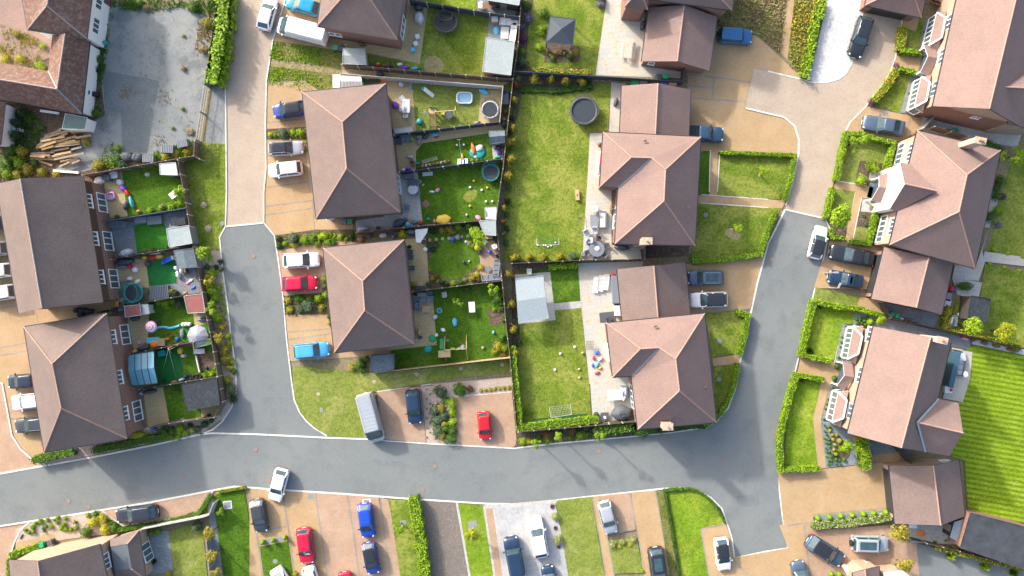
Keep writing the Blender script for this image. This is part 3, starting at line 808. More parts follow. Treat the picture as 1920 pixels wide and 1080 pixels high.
def hedge(label,pts,w_=8,h=1.1,mat=None,group=None,dens=85,leaf=.09,name='hedge',cat='hedge',sm=0,seed=1,rough=.06):
    if sm:pts=smooth(pts,sm,False)
    W=[P(a,b,h)for a,b in pts];rnd=random.Random(seed+len(label));hw=w_/PPM/2;c0=Vector((W[0].x,W[0].y,0))
    t=thing(name,label,cat,c0,group=group);core=MB();lv=MB()
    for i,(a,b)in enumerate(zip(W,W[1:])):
        e=Vector((b.x-a.x,b.y-a.y,0));L=e.length;e.normalize();sd=Vector((-e.y,e.x,0))
        A=Vector((a.x,a.y,h*.47))-e*hw*.5;B=Vector((b.x,b.y,h*.47))+e*hw*.5
        core.beam(A,B,hw*1.7+i*.003,h*.94+(i %2)*.004)
        for k in range(int(dens*L*(2*hw+1.2*h))):
            s=rnd.uniform(-hw,L+hw);f=rnd.random()*(2*hw+1.4*h)
            wv=1+.13*math.sin(s*2.1+i)+.1*math.sin(s*5.3)+.08*math.sin(s*11+i)
            if f<2*hw:y,z,nr=(f-hw)*wv,h+rnd.uniform(-.05,rough+.03),Vector((0,0,1))
            else:
                g=f-2*hw;sg=1 if g<.7*h else-1;z=h*rnd.uniform(.02,1);y=sg*hw*wv+sg*rnd.uniform(-.04,rough);nr=sd*sg
            p=Vector((a.x,a.y,0))+e*s+sd*y+Vector((0,0,z))
            nr=(nr+Vector((rnd.uniform(-.8,.8),rnd.uniform(-.8,.8),rnd.uniform(-.2,.9)))).normalized()
            q=nr.cross(Vector((rnd.uniform(-1,1),rnd.uniform(-1,1),rnd.uniform(-1,1)))).normalized();g2=nr.cross(q);sz=leaf*rnd.uniform(.6,1.4)
            lv.add([p-q*sz,p-g2*sz*.6,p+q*sz,p+g2*sz*.7],[(0,1,2,3)])
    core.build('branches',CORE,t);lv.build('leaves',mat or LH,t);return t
def shrubs(k,rows,group=None):
    for row in rows:
        a,b,r,mat,label=row[:5];kw=row[5]if len(row)>5 else {}
        x,y=T1(k,a,b);plant(x,y,r,label,mat,group=group,**kw)
def tufts(name,label,poly,n,mat,size=.25,seed=3,lo=.5,cat='grass'):
    """loose ground cover nobody could count, one object"""
    W=[P(a,b)for a,b in poly];xs=[p.x for p in W];ys=[p.y for p in W];rnd=random.Random(seed);m=MB();k=0;tries=0
    def inside(x,y):
        c=False
        for i in range(len(W)):
            a,b=W[i],W[i-1]
            if (a.y>y)!=(b.y>y)and x<(b.x-a.x)*(y-a.y)/(b.y-a.y)+a.x:c=not c
        return c
    cl=[(rnd.uniform(min(xs),max(xs)),rnd.uniform(min(ys),max(ys)))for _ in range(max(6,n //90))]
    while k<n and tries<n*12:
        tries +=1
        if rnd.random()<.65:q=rnd.choice(cl);x=q[0]+rnd.gauss(0,.5);y=q[1]+rnd.gauss(0,.5)
        else:x=rnd.uniform(min(xs),max(xs));y=rnd.uniform(min(ys),max(ys))
        if not inside(x,y):continue
        k +=1;a=rnd.uniform(0,6.28);h=size*rnd.uniform(lo,1.2);dx,dy=math.cos(a)*h*.8,math.sin(a)*h*.8;wx,wy=-math.sin(a)*h*.22,math.cos(a)*h*.22
        m.add([(x-wx,y-wy,.03),(x+wx,y+wy,.03),(x+dx+wx,y+dy+wy,h*.7+.03),(x+dx*1.4,y+dy*1.4,h*.5+.03)],[(0,1,2,3)])
    return tag(m.build(name,mat),label,cat,kind='stuff')
# ---------------------------------------------------------------- garden things
def col(name,c,rough=.5):return plain(name,c,rough)
TOY={'red':col('toy_red',(.6,.03,.03)),'blue':col('toy_blue',(.02,.12,.6)),'yellow':col('toy_yellow',(.75,.5,.05)),'orange':col('toy_orange',(.8,.2,.02)),
       'green':col('toy_green',(.02,.32,.12)),'teal':col('toy_teal',(.01,.3,.3)),'pink':col('toy_pink',(.75,.25,.45)),'purple':col('toy_purple',(.22,.08,.55)),
       'white':col('toy_white',(.78,.78,.78)),'cyan':col('toy_cyan',(.1,.5,.65)),'grey':GREYP,'black':BLACK,'dark':DARK,'brown':col('toy_brown',(.2,.11,.06)),'lime':col('toy_lime',(.3,.55,.05)),'terracotta':col('terracotta',(.5,.2,.09)),
       'wood':WOODL,'slate':col('slate_grey',(.16,.19,.23)),'lilac':col('lilac_fabric',(.27,.27,.32)),'rattan':col('grey_rattan',(.2,.22,.26),.8),'palegrey':col('pale_grey',(.5,.52,.55)),'charcoal':col('charcoal',(.07,.08,.095),.7)}
def at(k,a,b,z=0):
    x,y=T1(k,a,b);return P(x,y,z)
def trampoline(k,a,b,r,label,pad='charcoal',net=True,h=.75,netmat=None,square=False):
    c=at(k,a,b,h);rm=r/PPM;t=thing('trampoline',label,'trampoline',(c.x,c.y,0))
    m=MB();m.cyl((0,0,h-.03),rm*.82,.03,28);m.build('bounce_mat',plain('bounce_mat',(.03,.04,.05),.6),t,local=True)
    m=MB();m.ring((0,0,h),rm*.9,rm*.095,28);m.build('pad',TOY[pad],t,local=True)
    for i in range(4):
        q=R(45+90*i);m=MB();m.tube((rm*.9*math.cos(q),rm*.9*math.sin(q),h),(rm*.95*math.cos(q),rm*.95*math.sin(q),0),.03);m.build('leg',ALLOY,t,local=True)
    if net:
        for i in range(6):
            q=R(60*i);m=MB();m.tube((rm*.97*math.cos(q),rm*.97*math.sin(q),h),(rm*.97*math.cos(q),rm*.97*math.sin(q),2.4),.022);m.build('net_pole',BLACK,t,local=True)
        m=MB();m.ring((0,0,2.4),rm*.97,.022,28,5)
        for z in (1.2,1.6,2.0):m.ring((0,0,z),rm*.96,.008,28,4)
        for i in range(36):
            q=R(10*i);m.tube((rm*.96*math.cos(q),rm*.96*math.sin(q),h),(rm*.96*math.cos(q),rm*.96*math.sin(q),2.4),.007,n=3)
        m.build('net',netmat or TOY['palegrey'],t,local=True)
    return t
def chair(x,y,rz,label,mat,group=None,s=1.0,z=0):
    t=thing('garden_chair',label,'garden chair',(x,y,z),rz,group);t.scale=(s,s,s)
    MB().box((0,0,.42),(.52,.52,.07)).build('seat',mat,t,local=True)
    MB().beam((-.27,0,.44),(-.4,0,.95),.5,.06).build('backrest',mat,t,local=True)
    for a in (-1,1):
        MB().beam((.25,a*.27,.62),(-.3,a*.27,.62),.06,.04).build('armrest',mat,t,local=True)
        for b in (-1,1):MB().tube((b*.22,a*.24,0),(b*.22,a*.24,.42),.02,n=6).build('leg',ALLOY,t,local=True)
    return t
def table(k,a,b,w_,d,rz,label,mat,round_=False,h=.73,name='garden_table',cat='table',group=None):
    c=at(k,a,b,h);t=thing(name,label,cat,(c.x,c.y,0),R(rz),group)
    m=MB()
    if round_:m.cyl((0,0,h-.04),w_/2,.04,26)
    else:m.box((0,0,h-.02),(w_,d,.04))
    m.build('table_top',mat,t,local=True)
    for sx in (-1,1):
        for sy in (-1,1):
            f=.3 if round_ else .44;MB().tube((sx*w_*f,sy*(w_ if round_ else d)*f,0),(sx*w_*f,sy*(w_ if round_ else d)*f,h-.04),.03,n=6).build('leg',GREYP,t,local=True)
    return t
def sofa(k,a,b,L,rz,label,mat,cush='slate',d=.8,n=2,group=None):
    c=at(k,a,b,.4);t=thing('garden_sofa',label,'garden sofa',(c.x,c.y,0),R(rz),group)
    MB().box((0,0,.2),(L,d,.36)).build('base',mat,t,local=True)
    MB().box((0,-d/2+.08,.52),(L,.16,.34)).build('backrest',mat,t,local=True)
    for i in range(n):
        MB().box((-L/2+L*(i+.5)/n,.06,.43),(L/n*.94,d*.78,.12),taper=.93).build('cushion',TOY[cush],t,local=True)
    for sx in (-1,1):MB().box((sx*(L/2+.05),0,.32),(.1,d,.6)).build('armrest',mat,t,local=True)
    return t
def wheelie(k,a,b,rz,label,lid='charcoal',body='charcoal',z=0,group=None):
    c=at(k,a,b,1.0);t=thing('wheelie_bin',label,'bin',(c.x,c.y,0),R(rz),group)
    m=MB();m.add([(-.22,-.26,0),(.2,-.26,0),(.2,.26,0),(-.22,.26,0),(-.3,-.29,.98),(.3,-.29,.98),(.3,.29,.98),(-.3,.29,.98)],[(3,2,1,0),(4,5,6,7),(0,1,5,4),(1,2,6,5),(2,3,7,6),(3,0,4,7)]);m.build('body',TOY[body],t,local=True)
    m=MB();m.box((.02,0,1.03),(.68,.62,.09),taper=.85);m.tube((-.34,-.27,1.0),(-.34,.27,1.0),.025);m.build('lid',TOY[lid],t,local=True)
    for s_ in (-1,1):MB().tube((-.24,s_*.24,.1),(-.24,s_*.3,.1),.1,n=10).build('wheel',RUBBER,t,local=True)
    return t
def pot(k,a,b,r,label,mat='terracotta',plantmat=None,group=None,h=.4):
    c=at(k,a,b,h);rm=r/PPM;t=thing('plant_pot',label,'plant pot',(c.x,c.y,0),group=group)
    m=MB();m.cyl((0,0,0),rm*.7,h,12,r2=rm*.95);m.ring((0,0,h),rm*.95,rm*.1,12,5);m.build('pot',TOY[mat],t,local=True)
    if plantmat:inst('leaves',folmesh('bush',1),t,(0,0,h),0,(rm*1.15,rm*1.15,rm*1.1),[plantmat])
    return t
def parasol(k,a,b,r,label,c1,c2=None,h=2.2,sx=1,n=8,name='parasol'):
    c=at(k,a,b,h);rm=r/PPM;t=thing(name,label,'parasol',(c.x,c.y,0))
    m=MB();q=5
    for i in range(n):
        a0,a1=6.2832*i/n,6.2832*(i+1)/n
        for j in range(q):
            r0,r1=rm*j/q,rm*(j+1)/q;z0,z1=h-.5*(j/q)**1.4,h-.5*((j+1)/q)**1.4
            m.add([(r0*math.cos(a0)*sx,r0*math.sin(a0),z0),(r1*math.cos(a0)*sx,r1*math.sin(a0),z1),(r1*math.cos(a1)*sx,r1*math.sin(a1),z1),(r0*math.cos(a1)*sx,r0*math.sin(a1),z0)],[(0,1,2,3)],1 if (c2 and j %2)else 0)
    m.build('canopy',[TOY[c1],TOY[c2 or c1]],t,local=True)
    MB().tube((0,0,0),(0,0,h+.1),.025).build('pole',ALLOY,t,local=True)
    for i in range(n):
        a0=6.2832*i/n;MB().beam((0,0,h-.02),(rm*math.cos(a0)*sx,rm*math.sin(a0),h-.52),.025,.02).build('rib',ALLOY,t,local=True)
    return t
def pool(k,a,b,w_,d,rz,label,rim,water,h=.35,mid=None):
    c=at(k,a,b,h);t=thing('paddling_pool',label,'paddling pool',(c.x,c.y,0),R(rz))
    L2,D2=w_/PPM/2,d/PPM/2;r0=min(L2,D2)*.55;m=MB();pts=rrect(-L2+.1,L2-.1,D2-.1,r0,5);n=len(pts)
    for z,rr,mi in ((.1,.13,1),(.27,.12,0)):
        vs=[];fs=[]
        for i,(x,y)in enumerate(pts):
            l=math.hypot(x,y)
            for j in range(6):u=1.0472*j;vs.append((x+x/l*rr*math.cos(u),y+y/l*rr*math.cos(u),z+rr*math.sin(u)))
        for i in range(n):
            for j in range(6):fs.append((i*6+j,((i+1)%n)*6+j,((i+1)%n)*6+(j+1)%6,i*6+(j+1)%6))
        m.add(vs,fs,mi,sm=True)
    m.build('wall',[TOY[rim],TOY[mid or rim]],t,local=True)
    MB().prism(rrect(-L2+.15,L2-.15,D2-.15,r0,5),.01,.13).build('water',plain('pool_water_'+water,{'blue':(.35,.55,.7),'yellow':(.7,.5,.2)}[water],.1),t,local=True)
    return t
def slide(k,a,b,a2,b2,label,c1,c2,w_=.45,top=1.0):
    p=at(k,a,b,top);q=at(k,a2,b2,.1);t=thing('toy_slide',label,'slide',(p.x,p.y,0));d=q-p;L=math.hypot(d.x,d.y);rz=math.atan2(d.y,d.x);t.rotation_euler=(0,0,rz)
    m=MB();m.beam((.1,0,top),(L*.85,0,.18),w_,.05);m.beam((L*.83,0,.19),(L,0,.14),w_,.05);m.build('chute',TOY[c1],t,local=True)
    m=MB()
    for s_ in (-1,1):m.beam((.0,s_*w_/2,top+.06),(L*.9,s_*w_/2,.22),.06,.14)
    m.build('side_rail',TOY[c1],t,local=True)
    m=MB()
    for s_ in (-1,1):m.beam((0,s_*w_/2,top),(-.45,s_*w_/2,0),.07,.07)
    for i in range(4):m.beam((-.1*i-.05,-w_/2,top-.24*i),(-.1*i-.05,w_/2,top-.24*i),.1,.04)
    m.build('ladder',TOY[c2],t,local=True);return t
def goal(k,pts,label,h=1.0,net='palegrey',d=.6):
    """pts: the two front ground corners then the two back corners (photo)"""
    a,b,c_,e=(at(k,x,y)for x,y in pts);t=thing('football_goal',label,'goal',(a.x,a.y,0));m=MB();up=Vector((0,0,h))
    for p,q in ((a,a+up),(b,b+up),(a+up,b+up),(a,e),(b,c_),(e,c_),(a+up,e+up*.25),(b+up,c_+up*.25),(e,e+up*.25),(c_,c_+up*.25)):m.tube(p,q,.022,n=6)
    m.build('frame',TOY['palegrey'],t)
    m=MB();nn=14
    for i in range(nn+1):
        f=i/nn;m.tube((a+up).lerp(b+up,f),(e+up*.25).lerp(c_+up*.25,f),.008,n=3);m.tube((e+up*.25).lerp(c_+up*.25,f),e.lerp(c_,f),.008,n=3)
    for i in range(6):
        f=i/5;m.tube((a+up).lerp(e+up*.25,f),(b+up).lerp(c_+up*.25,f),.008,n=3)
    m.build('net',TOY[net],t);return t
def swing(k,a,b,a2,b2,label,h=2.0,seats=('grey',),splay=.9):
    p=at(k,a,b,h);q=at(k,a2,b2,h);t=thing('garden_swing',label,'swing',(p.x,p.y,0));e=(q-p).normalized();sd=Vector((-e.y,e.x,0))
    MB().beam(p,q,.1,.12).build('top_beam',WOODL,t)
    for c in (p,q):
        for s_ in (-1,1):MB().beam(c,Vector((c.x,c.y,0))+sd*(s_*splay),.09,.09).build('leg',WOODL,t)
    for i,sc in enumerate(seats):
        f=(i+1)/(len(seats)+1);c=p.lerp(q,f);m=MB()
        for s_ in (-1,1):m.tube(c+e*(s_*.2),c+e*(s_*.2)-Vector((0,0,h-.45)),.012,n=4)
        o=m.build('rope',TOY['yellow'],t);s2=MB();s2.box((c.x,c.y,.45),(.5,.25,.05),math.atan2(e.y,e.x));s2.build('seat',TOY[sc],t).parent=o
    return t
def crate(k,a,b,w_,d,h,rz,label,c,name='storage_box',cat='box',lid=None,z=0,group=None):
    p=at(k,a,b,h+z);t=thing(name,label,cat,(p.x,p.y,z),R(rz),group)
    MB().box((0,0,h/2),(w_,d,h),taper=1.04).build('body',TOY[c]if isinstance(c,str)else c,t,local=True)
    m=MB();m.box((0,0,h+.025),(w_*1.08,d*1.08,.05),taper=.95);m.build('lid',TOY[lid or c]if isinstance(lid or c,str)else (lid or c),t,local=True);return t
def lump(k,a,b,rx,ry,h,rz,label,c,name,cat=None,group=None,bits=None):
    cat=cat or name.replace('_',' ')
    """a soft, uneven thing such as a cover, bag or cushion heap"""
    p=at(k,a,b,h*.6);rnd=random.Random(int(a*7+b));m=MB();n=18;rings=[]
    fr=[1+rnd.uniform(-.12,.12)for _ in range(n)]
    for j,(f,z)in enumerate(((1,0),(1.02,.35),(.93,.75),(.7,.95),(.35,1.03))):
        rings.append([(rx/PPM*f*fr[i]*math.cos(6.2832*i/n),ry/PPM*f*fr[(i+3)%n]*math.sin(6.2832*i/n),h*z*(1+rnd.uniform(-.07,.07)*(j>1)))for i in range(n)])
    loft(m,rings);
    o=m.build(name,TOY[c]if isinstance(c,str)else c,local=True);o.location=(p.x,p.y,0);o.rotation_euler=(0,0,R(rz));tag(o,label,cat,group)
    return o
def ballthing(k,a,b,r,label,c,name='toy_ball',cat='ball',group=None):
    p=at(k,a,b,r);m=MB();m.ball((0,0,r),r,12,k=8);o=m.build(name,TOY[c],local=True);o.location=p;o.location.z=0;return tag(o,label,cat,group)
ORD=['first','second','third','fourth','fifth','sixth','seventh','eighth','ninth','tenth','eleventh','twelfth','thirteenth','fourteenth','fifteenth','sixteenth']
# ================================================================ GROUND
g=MB();g.sheet([(-450,-450),(450,-450),(450,450),(-450,450)],0);tag(g.build('ground',GROUND),kind='structure')
road=[(-60,899),(90,872),(180,856),(290,834),(377,814),(400,805),(417,790),(435,763),(443,735),(443,700),(438,660),(433,627),(427,573),(417,500),(412,445),(423,425),
        (495,418),(515,442),(523,495),(530,547),(538,640),(547,715),(552,750),(562,773),(575,790),(590,803),(613,817),(687,823),(813,832),(965,840),(1040,831),(1193,817),(1260,810),(1323,801),
        (1345,788),(1365,765),(1378,730),(1387,680),(1397,640),(1407,590),(1420,530),(1440,457),(1472,393),(1547,410),(1555,428),(1545,480),(1528,540),(1508,620),(1497,670),(1485,720),(1470,780),
        (1463,817),(1461,860),(1461,920),(1467,970),(1477,1027),(1440,1033),(1377,1046),(1372,1010),(1366,990),(1360,972),(1353,953),(1333,933),(1307,919),(1280,914),(1243,916),(1180,923),(1040,938),
        (960,945),(910,944),(767,935),(647,926),(540,919),(480,915),(440,912),(400,919),(280,942),(-60,996)]
# soil / verge grounds first
lay('verge_grass',[(340,262),(424,268),(425,422),(412,445),(418,505),(355,470)],LAWN)
lay('verge_grass',[(395,-20),(450,-20),(423,165),(380,160)],SOIL)
lay('courtyard',[(-60,-40),(120,-40),(120,140),(-60,140)],BROWNY)
lay('yard_earth',[(-60,175),(200,60),(235,300),(170,345),(-60,350)],SOIL)
lay('yard_concrete',T(1,(640,20),(820,20),(860,60),(1010,30),(1130,70),(1215,110),(1160,470),(1100,800),(1090,860),(930,890),(700,915),(560,940),(440,975),(300,960),(400,900),(500,700),(590,640),(570,460),(590,260),(620,200),(600,90)),CONC)
lay('concrete_patch',T(1,(575,395),(895,455),(830,860),(690,850),(680,640),(590,610)),CONCD)
lay('access_ramp',T(1,(1195,482),(1268,490),(1268,812),(1155,805)),CONC)
lay('block_road',[(447,-20),(560,-20),(535,2),(517,60),(512,75),(500,150),(498,233),(499,317),(495,360),(495,418),(423,425),(425,360),(423,143),(433,83)],PALER)
lay('drive',[(560,-20),(640,-20),(600,60),(640,75),(640,100),(512,76),(517,60),(535,2)],SANDY)
lay('verge_grass',T(2,(90,228),(480,285),(482,400),(450,500),(275,512),(270,455),(62,470)),ROUGH)
lay('worn_path',T(2,(78,330),(250,350),(482,398),(480,430),(300,400),(70,372)),speckle('worn_earth',[(.33,.25,.15),(.24,.19,.1),(.14,.16,.05)],[1,3]))
lay('drive',[(501,155),(571,151),(640,200),(700,400),(662,402),(662,430),(515,441),(493,417),(499,317),(498,233)],SANDY)
for s_ in (T(2,(62,692),(275,668)),T(2,(60,1055),(300,1022)),T(6,(45,82),(320,48)),T(6,(50,130),(330,90)),T(6,(318,40),(330,215)),T(2,(62,472),(270,456)),T(2,(270,455),(278,512)),T(6,(110,245),(560,208)),T(2,(275,850),(305,1080))):band(s_,2.6)
lay('planting_bed',[(498,242),(573,238),(578,262),(500,262)],SOIL)
lay('planting_bed',T(6,(105,245),(330,212),(555,210),(560,272),(380,300),(130,330)),SOIL)
lay('drive',[(520,470),(640,450),(760,470),(780,660),(660,670),(545,677),(530,547)],ROSY)
lay('drive',T(6,(170,700),(410,670),(445,925),(650,890),(650,920),(190,948)),SANDY)
for s_ in (T(6,(180,832),(420,797)),T(6,(178,788),(418,770))):band(s_,2.6)
lay('planting_bed',T(6,(150,585),(370,565),(380,480),(400,450),(420,780),(405,690),(165,690)),SOIL)
# west drives
lay('block_road',[(-60,690),(5,720),(13,763),(23,817),(40,843),(62,862),(90,872),(-60,899)],ROSY)
lay('drive',[(-60,560),(130,560),(110,850),(66,862),(40,843),(23,817),(13,763),(5,720),(-60,690)],SANDY)
for s_ in (T(5,(0,655),(90,640)),T(5,(0,878),(145,850)),T(5,(0,920),(150,896)),T(5,(205,680),(215,735)),T(9,(45,160),(195,145)),T(9,(50,198),(200,185)),[(-20,560),(20,553)]):band(s_,2.6)
lay('block_road',[(-60,999),(57,978),(45,988),(37,997),(28,1015),(20,1040),(20,1100),(-60,1100)],ROSY)
lay('planting_bed',T(9,(190,425),(150,420),(530,335),(840,240),(1130,190),(1290,60),(1310,110),(1250,190),(1130,280),(840,335),(270,455)),PINKGR)
lay('planting_bed',[(352,470),(415,470),(418,505),(427,573),(433,627),(438,660),(443,700),(443,735),(436,760),(420,785),(395,797),(408,740),(385,620)],PINKGR)
lay('road',road,ASPH)
# north-centre: sandstone patios and lawns
lay('patio',T('H',(0,250),(800,0),(1020,80),(945,605),(440,500),(240,440)),SLABY)
lay('lawn',T('H',(1020,75),(1600,165),(1590,370),(1820,400),(1820,745),(930,680),(450,600),(440,515),(945,605)),LAWN)
lay('lawn',T('H',(1030,-40),(1480,-40),(1480,90),(1020,25)),LAWNB)
lay('deck',T('H',(1600,150),(1880,170),(1850,390),(1590,365)),SLATE)
lay('deck',T('H',(1485,-40),(1900,-40),(1890,150),(1490,90)),SLATE)
lay('alley_path',T('H',(200,620),(1820,745),(1810,860),(1740,830),(210,710)),SLABY)
lay('patio',T('D',(-120,0),(255,40),(300,570),(60,620)),SLABY)
lay('lawn',T('D',(255,40),(1030,110),(1000,500),(300,575)),LAWNY)
lay('patio',T('D',(1030,110),(1275,120),(1240,480),(1000,500)),SLABY)
lay('alley_path',T('D',(1285,60),(1370,20),(1310,620),(1240,480)),speckle('damp_brown_path',[(.16,.12,.07),(.11,.08,.05)],[3]))
lay('patio',T('D',(60,640),(1240,490),(1310,580),(1120,600),(380,710),(300,800),(300,1010),(110,1040)),SLABY)
lay('lawn',T('D',(380,710),(1130,605),(1160,720),(1290,720),(1280,890),(330,1000),(300,1010),(300,800)),LAWND)
lay('patio',T('D',(1150,730),(1280,730),(1280,880),(1170,890)),CONCP)
lay('lawn',T('E',(310,130),(1270,20),(1210,660),(370,720)),LAWND)
lay('patio',T('E',(100,160),(320,140),(375,720),(-60,780),(-60,620),(60,600)),CONCP)
lay('patio',T(6,(560,160),(930,110),(935,190),(565,230)),CONCP)
lay('lawn',T('F',(-60,60),(430,40),(1210,-30),(1260,630),(440,750),(430,180)),SOIL)
lay('patio',T('F',(100,170),(410,160),(455,740),(260,750),(180,200)),SLABY)
lay('lawn',T('F',(430,100),(930,90),(940,200),(420,200)),LAWND)
lay('lawn',T('F',(580,200),(810,190),(1010,350),(1010,430),(850,580),(620,620),(450,500),(450,400)),LAWND,sm=3)
lay('patio',T('F',(1050,230),(1180,190),(1240,420),(1250,640),(1040,640),(1020,400),(1010,340)),ROSY,sm=3)
lay('lawn',T('G',(480,20),(1280,-60),(1350,780),(40,920),(20,700),(530,640)),LAWND)
lay('patio',T('G',(260,80),(490,90),(535,640),(-20,700),(-60,660),(280,600)),SLABY)
lay('planting_bed',T('G',(1105,230),(1290,240),(1300,410),(1130,420)),SOIL)
lay('lawn',T(10,(205,-110),(420,-80),(700,-60),(1440,-140),(1440,-70),(1100,-30),(690,40),(585,60),(620,303),(400,292),(320,245),(262,190),(225,120),(210,40)),LAWNY)
lay('drive',T(10,(680,45),(850,20),(930,0),(960,330),(715,315)),ROSY)
lay('planting_bed',T(10,(930,15),(1110,0),(1140,340),(960,330)),PINKGR)
lay('planting_bed',T(10,(985,0),(1440,-40),(1440,40),(1120,70)),PINKGR)
lay('drive',T(10,(1112,75),(1440,45),(1470,358),(1140,340)),ROSY)
# the long gardens in the middle
lay('lawn',[(950,160),(1146,155),(1140,245),(1107,248),(1093,488),(945,490)],LAWN)
lay('lawn',[(990,-20),(1150,-20),(1133,60),(1117,138),(985,133)],LAWN)
lay('planting_bed',[(968,-20),(1003,-20),(990,60),(986,125),(1090,128),(1090,137),(965,133)],SOIL)
lay('planting_bed',T(3,(10,410),(450,440),(440,500),(270,520),(60,510),(20,700),(0,700)),SOIL)
lay('planting_bed',T(3,(190,240),(380,260),(380,350),(180,350)),SOIL)
lay('patio',T(3,(540,-60),(640,-40),(770,60),(730,350),(970,410),(960,440),(470,422)),SLABG)
lay('patio',T(3,(558,462),(640,470),(610,750),(545,740)),SLABG)
lay('patio',T(3,(438,750),(520,750),(500,1080),(420,1080)),SLABG)
lay('patio',T(7,(420,-20),(560,-20),(560,300),(750,300),(750,380),(395,390)),SLABG)
lay('planting_bed',T(7,(750,300),(1000,300),(990,360),(755,375)),SOIL)
lay('patio',T(7,(370,400),(740,390),(620,740),(560,1080),(435,1080),(385,600)),SLABG)
lay('patio',T(11,(435,-60),(660,-60),(700,215),(455,215)),SLABG)
lay('planting_bed',T(7,(0,400),(370,400),(375,460),(0,450)),SOIL)
lay('planting_bed',T(7,(0,400),(50,440),(60,1080),(0,1080)),SOIL)
lay('lawn',T(7,(40,440),(370,430),(385,620),(240,625),(20,740)),LAWND)
lay('lawn',T(7,(45,745),(250,650),(388,655),(435,1080),(445,1270),(65,1290),(30,1050)),LAWN)
lay('pavilion_base',T(7,(15,465),(215,450),(245,720),(35,745)),SLABG)
lay('garden_path',T(7,(235,627),(388,612),(390,652),(240,665)),CONCP)
lay('planting_bed',T(11,(30,275),(470,225),(700,225),(900,255),(1090,240),(900,270),(700,290),(240,330),(0,357),(20,340)),SOIL)
# drives around the cul-de-sac
lay('drive',[(1290,130),(1310,40),(1345,55),(1410,62),(1440,85),(1507,150),(1440,134),(1413,128),(1397,203),(1440,213),(1470,220),(1490,237),(1498,263),(1497,289),(1285,282)],SANDY)
for s_ in (T(3,(980,415),(1345,462)),T(3,(980,480),(1130,495)),T(3,(1005,552),(1320,574)),T(3,(1138,435),(1125,555)),T(3,(1365,385),(1440,400)),T(3,(1362,385),(1312,605),(1440,642))):band(s_,3.2)
lay('verge_grass',[(1345,-20),(1475,-20),(1465,100),(1410,60),(1345,50)],ROUGH)
lay('verge_grass',[(1490,-20),(1545,-20),(1520,60),(1508,148),(1474,105)],ROUGH)
lay('footpath',[(1478,-20),(1492,-20),(1476,112),(1463,98)],SANDY)
lay('block_road',[(1472,393),(1475,380),(1487,340),(1497,290),(1498,263),(1490,237),(1470,220),(1440,213),(1397,203),(1413,128),(1440,134),(1507,150),(1523,155),(1550,155),(1573,148),(1587,137),(1600,110),(1612,50),(1618,10),(1690,20),(1692,45),(1687,67),(1678,110),(1670,133),(1658,155),(1640,177),(1623,200),(1593,230),(1585,247),(1573,300),(1563,347),(1557,365),(1547,410)],PALER)
lay('gravel_area',T(4,(335,-40),(530,-40),(530,60),(500,180),(470,335),(440,405),(400,443),(330,463),(255,463),(215,440),(260,330),(300,150)),WGRAV)
lay('front_lawn',[(1310,283),(1332,283),(1331,366),(1309,366)],LAWND)
lay('front_lawn',[(1348,284),(1494,290),(1488,320),(1472,375),(1345,366)],LAWN)
lay('front_lawn',[(1306,381),(1463,391),(1432,478),(1300,490),(1298,475)],LAWN)
lay('footpath',[(1307,366),(1474,376),(1466,391),(1306,381)],SANDY)
lay('footpath',[(1333,281),(1346,282),(1344,368),(1330,367)],SANDY)
lay('drive',T(7,(900,400),(1000,405),(1415,365),(1340,655),(1000,690),(950,600)),SANDY)
band(T(7,(1000,405),(1412,365)),3);band(T(7,(1005,685),(1340,655)),3)
lay('front_lawn',T(7,(1085,685),(1270,668),(1320,700),(1285,905),(1125,930)),LAWN)
lay('footpath',T(7,(1125,935),(1285,912),(1280,965),(1130,980)),SANDY)
lay('front_lawn',T(7,(1135,982),(1275,968),(1250,1080),(1215,1200),(1110,1300)),LAWN)
# north-east fronts
lay('drive',T(4,(760,90),(850,80),(845,180),(800,170),(740,150)),SANDY)
lay('front_lawn',T(4,(850,100),(880,100),(850,270),(790,270),(780,160),(830,180)),LAWN)
lay('side_path',T(4,(880,110),(930,110),(880,260),(845,265)),SLATE)
lay('drive',T(4,(715,290),(880,320),(850,400),(830,430),(700,350)),SANDY)
lay('front_lawn',T(4,(725,410),(800,430),(740,640),(600,595),(690,450)),LAWN)
lay('side_path',T(4,(800,430),(850,440),(800,640),(740,635)),SLATE)
lay('drive',T(4,(550,598),(880,670),(870,730),(720,800),(435,735),(460,690)),SANDY)
band(T(4,(800,660),(770,770)),3);band(T(4,(470,668),(545,690),(800,700)),2)
lay('side_path',T(4,(860,640),(1440,700),(1400,830),(870,740)),CONCP)
lay('front_lawn',T('K',(280,110),(830,220),(740,540),(500,710),(160,640),(220,300)),LAWNY)
lay('planting_bed',T('K',(430,430),(560,430),(720,470),(700,560),(520,700),(370,680)),SOIL)
lay('side_path',T('K',(540,560),(660,550),(640,700),(530,640)),CONCP)
lay('footpath',T('K',(150,655),(510,720),(620,700),(580,830),(440,850),(370,1070),(350,1080),(265,1390),(345,1300),(460,840),(350,760),(130,730)),SANDY)
lay('footpath',T('L',(380,0),(450,60),(400,300),(340,570),(265,545),(300,330),(350,130)),SANDY)
lay('footpath',T('K',(130,660),(520,715),(650,740),(560,860),(440,850),(370,780),(125,735)),SANDY)
lay('front_lawn',T('K',(160,745),(375,780),(330,1000),(290,1100),(260,1150),(70,1100)),LAWNY)
lay('planting_bed',T('L',(150,400),(280,400),(260,500),(140,495)),SOIL)
lay('side_path',T('L',(460,80),(640,100),(650,240),(440,220)),CONCP)
lay('planting_bed',T('L',(430,225),(650,245),(620,400),(390,390)),SOIL)
lay('front_lawn',T('L',(390,390),(590,400),(555,600),(345,570)),LAWNY)
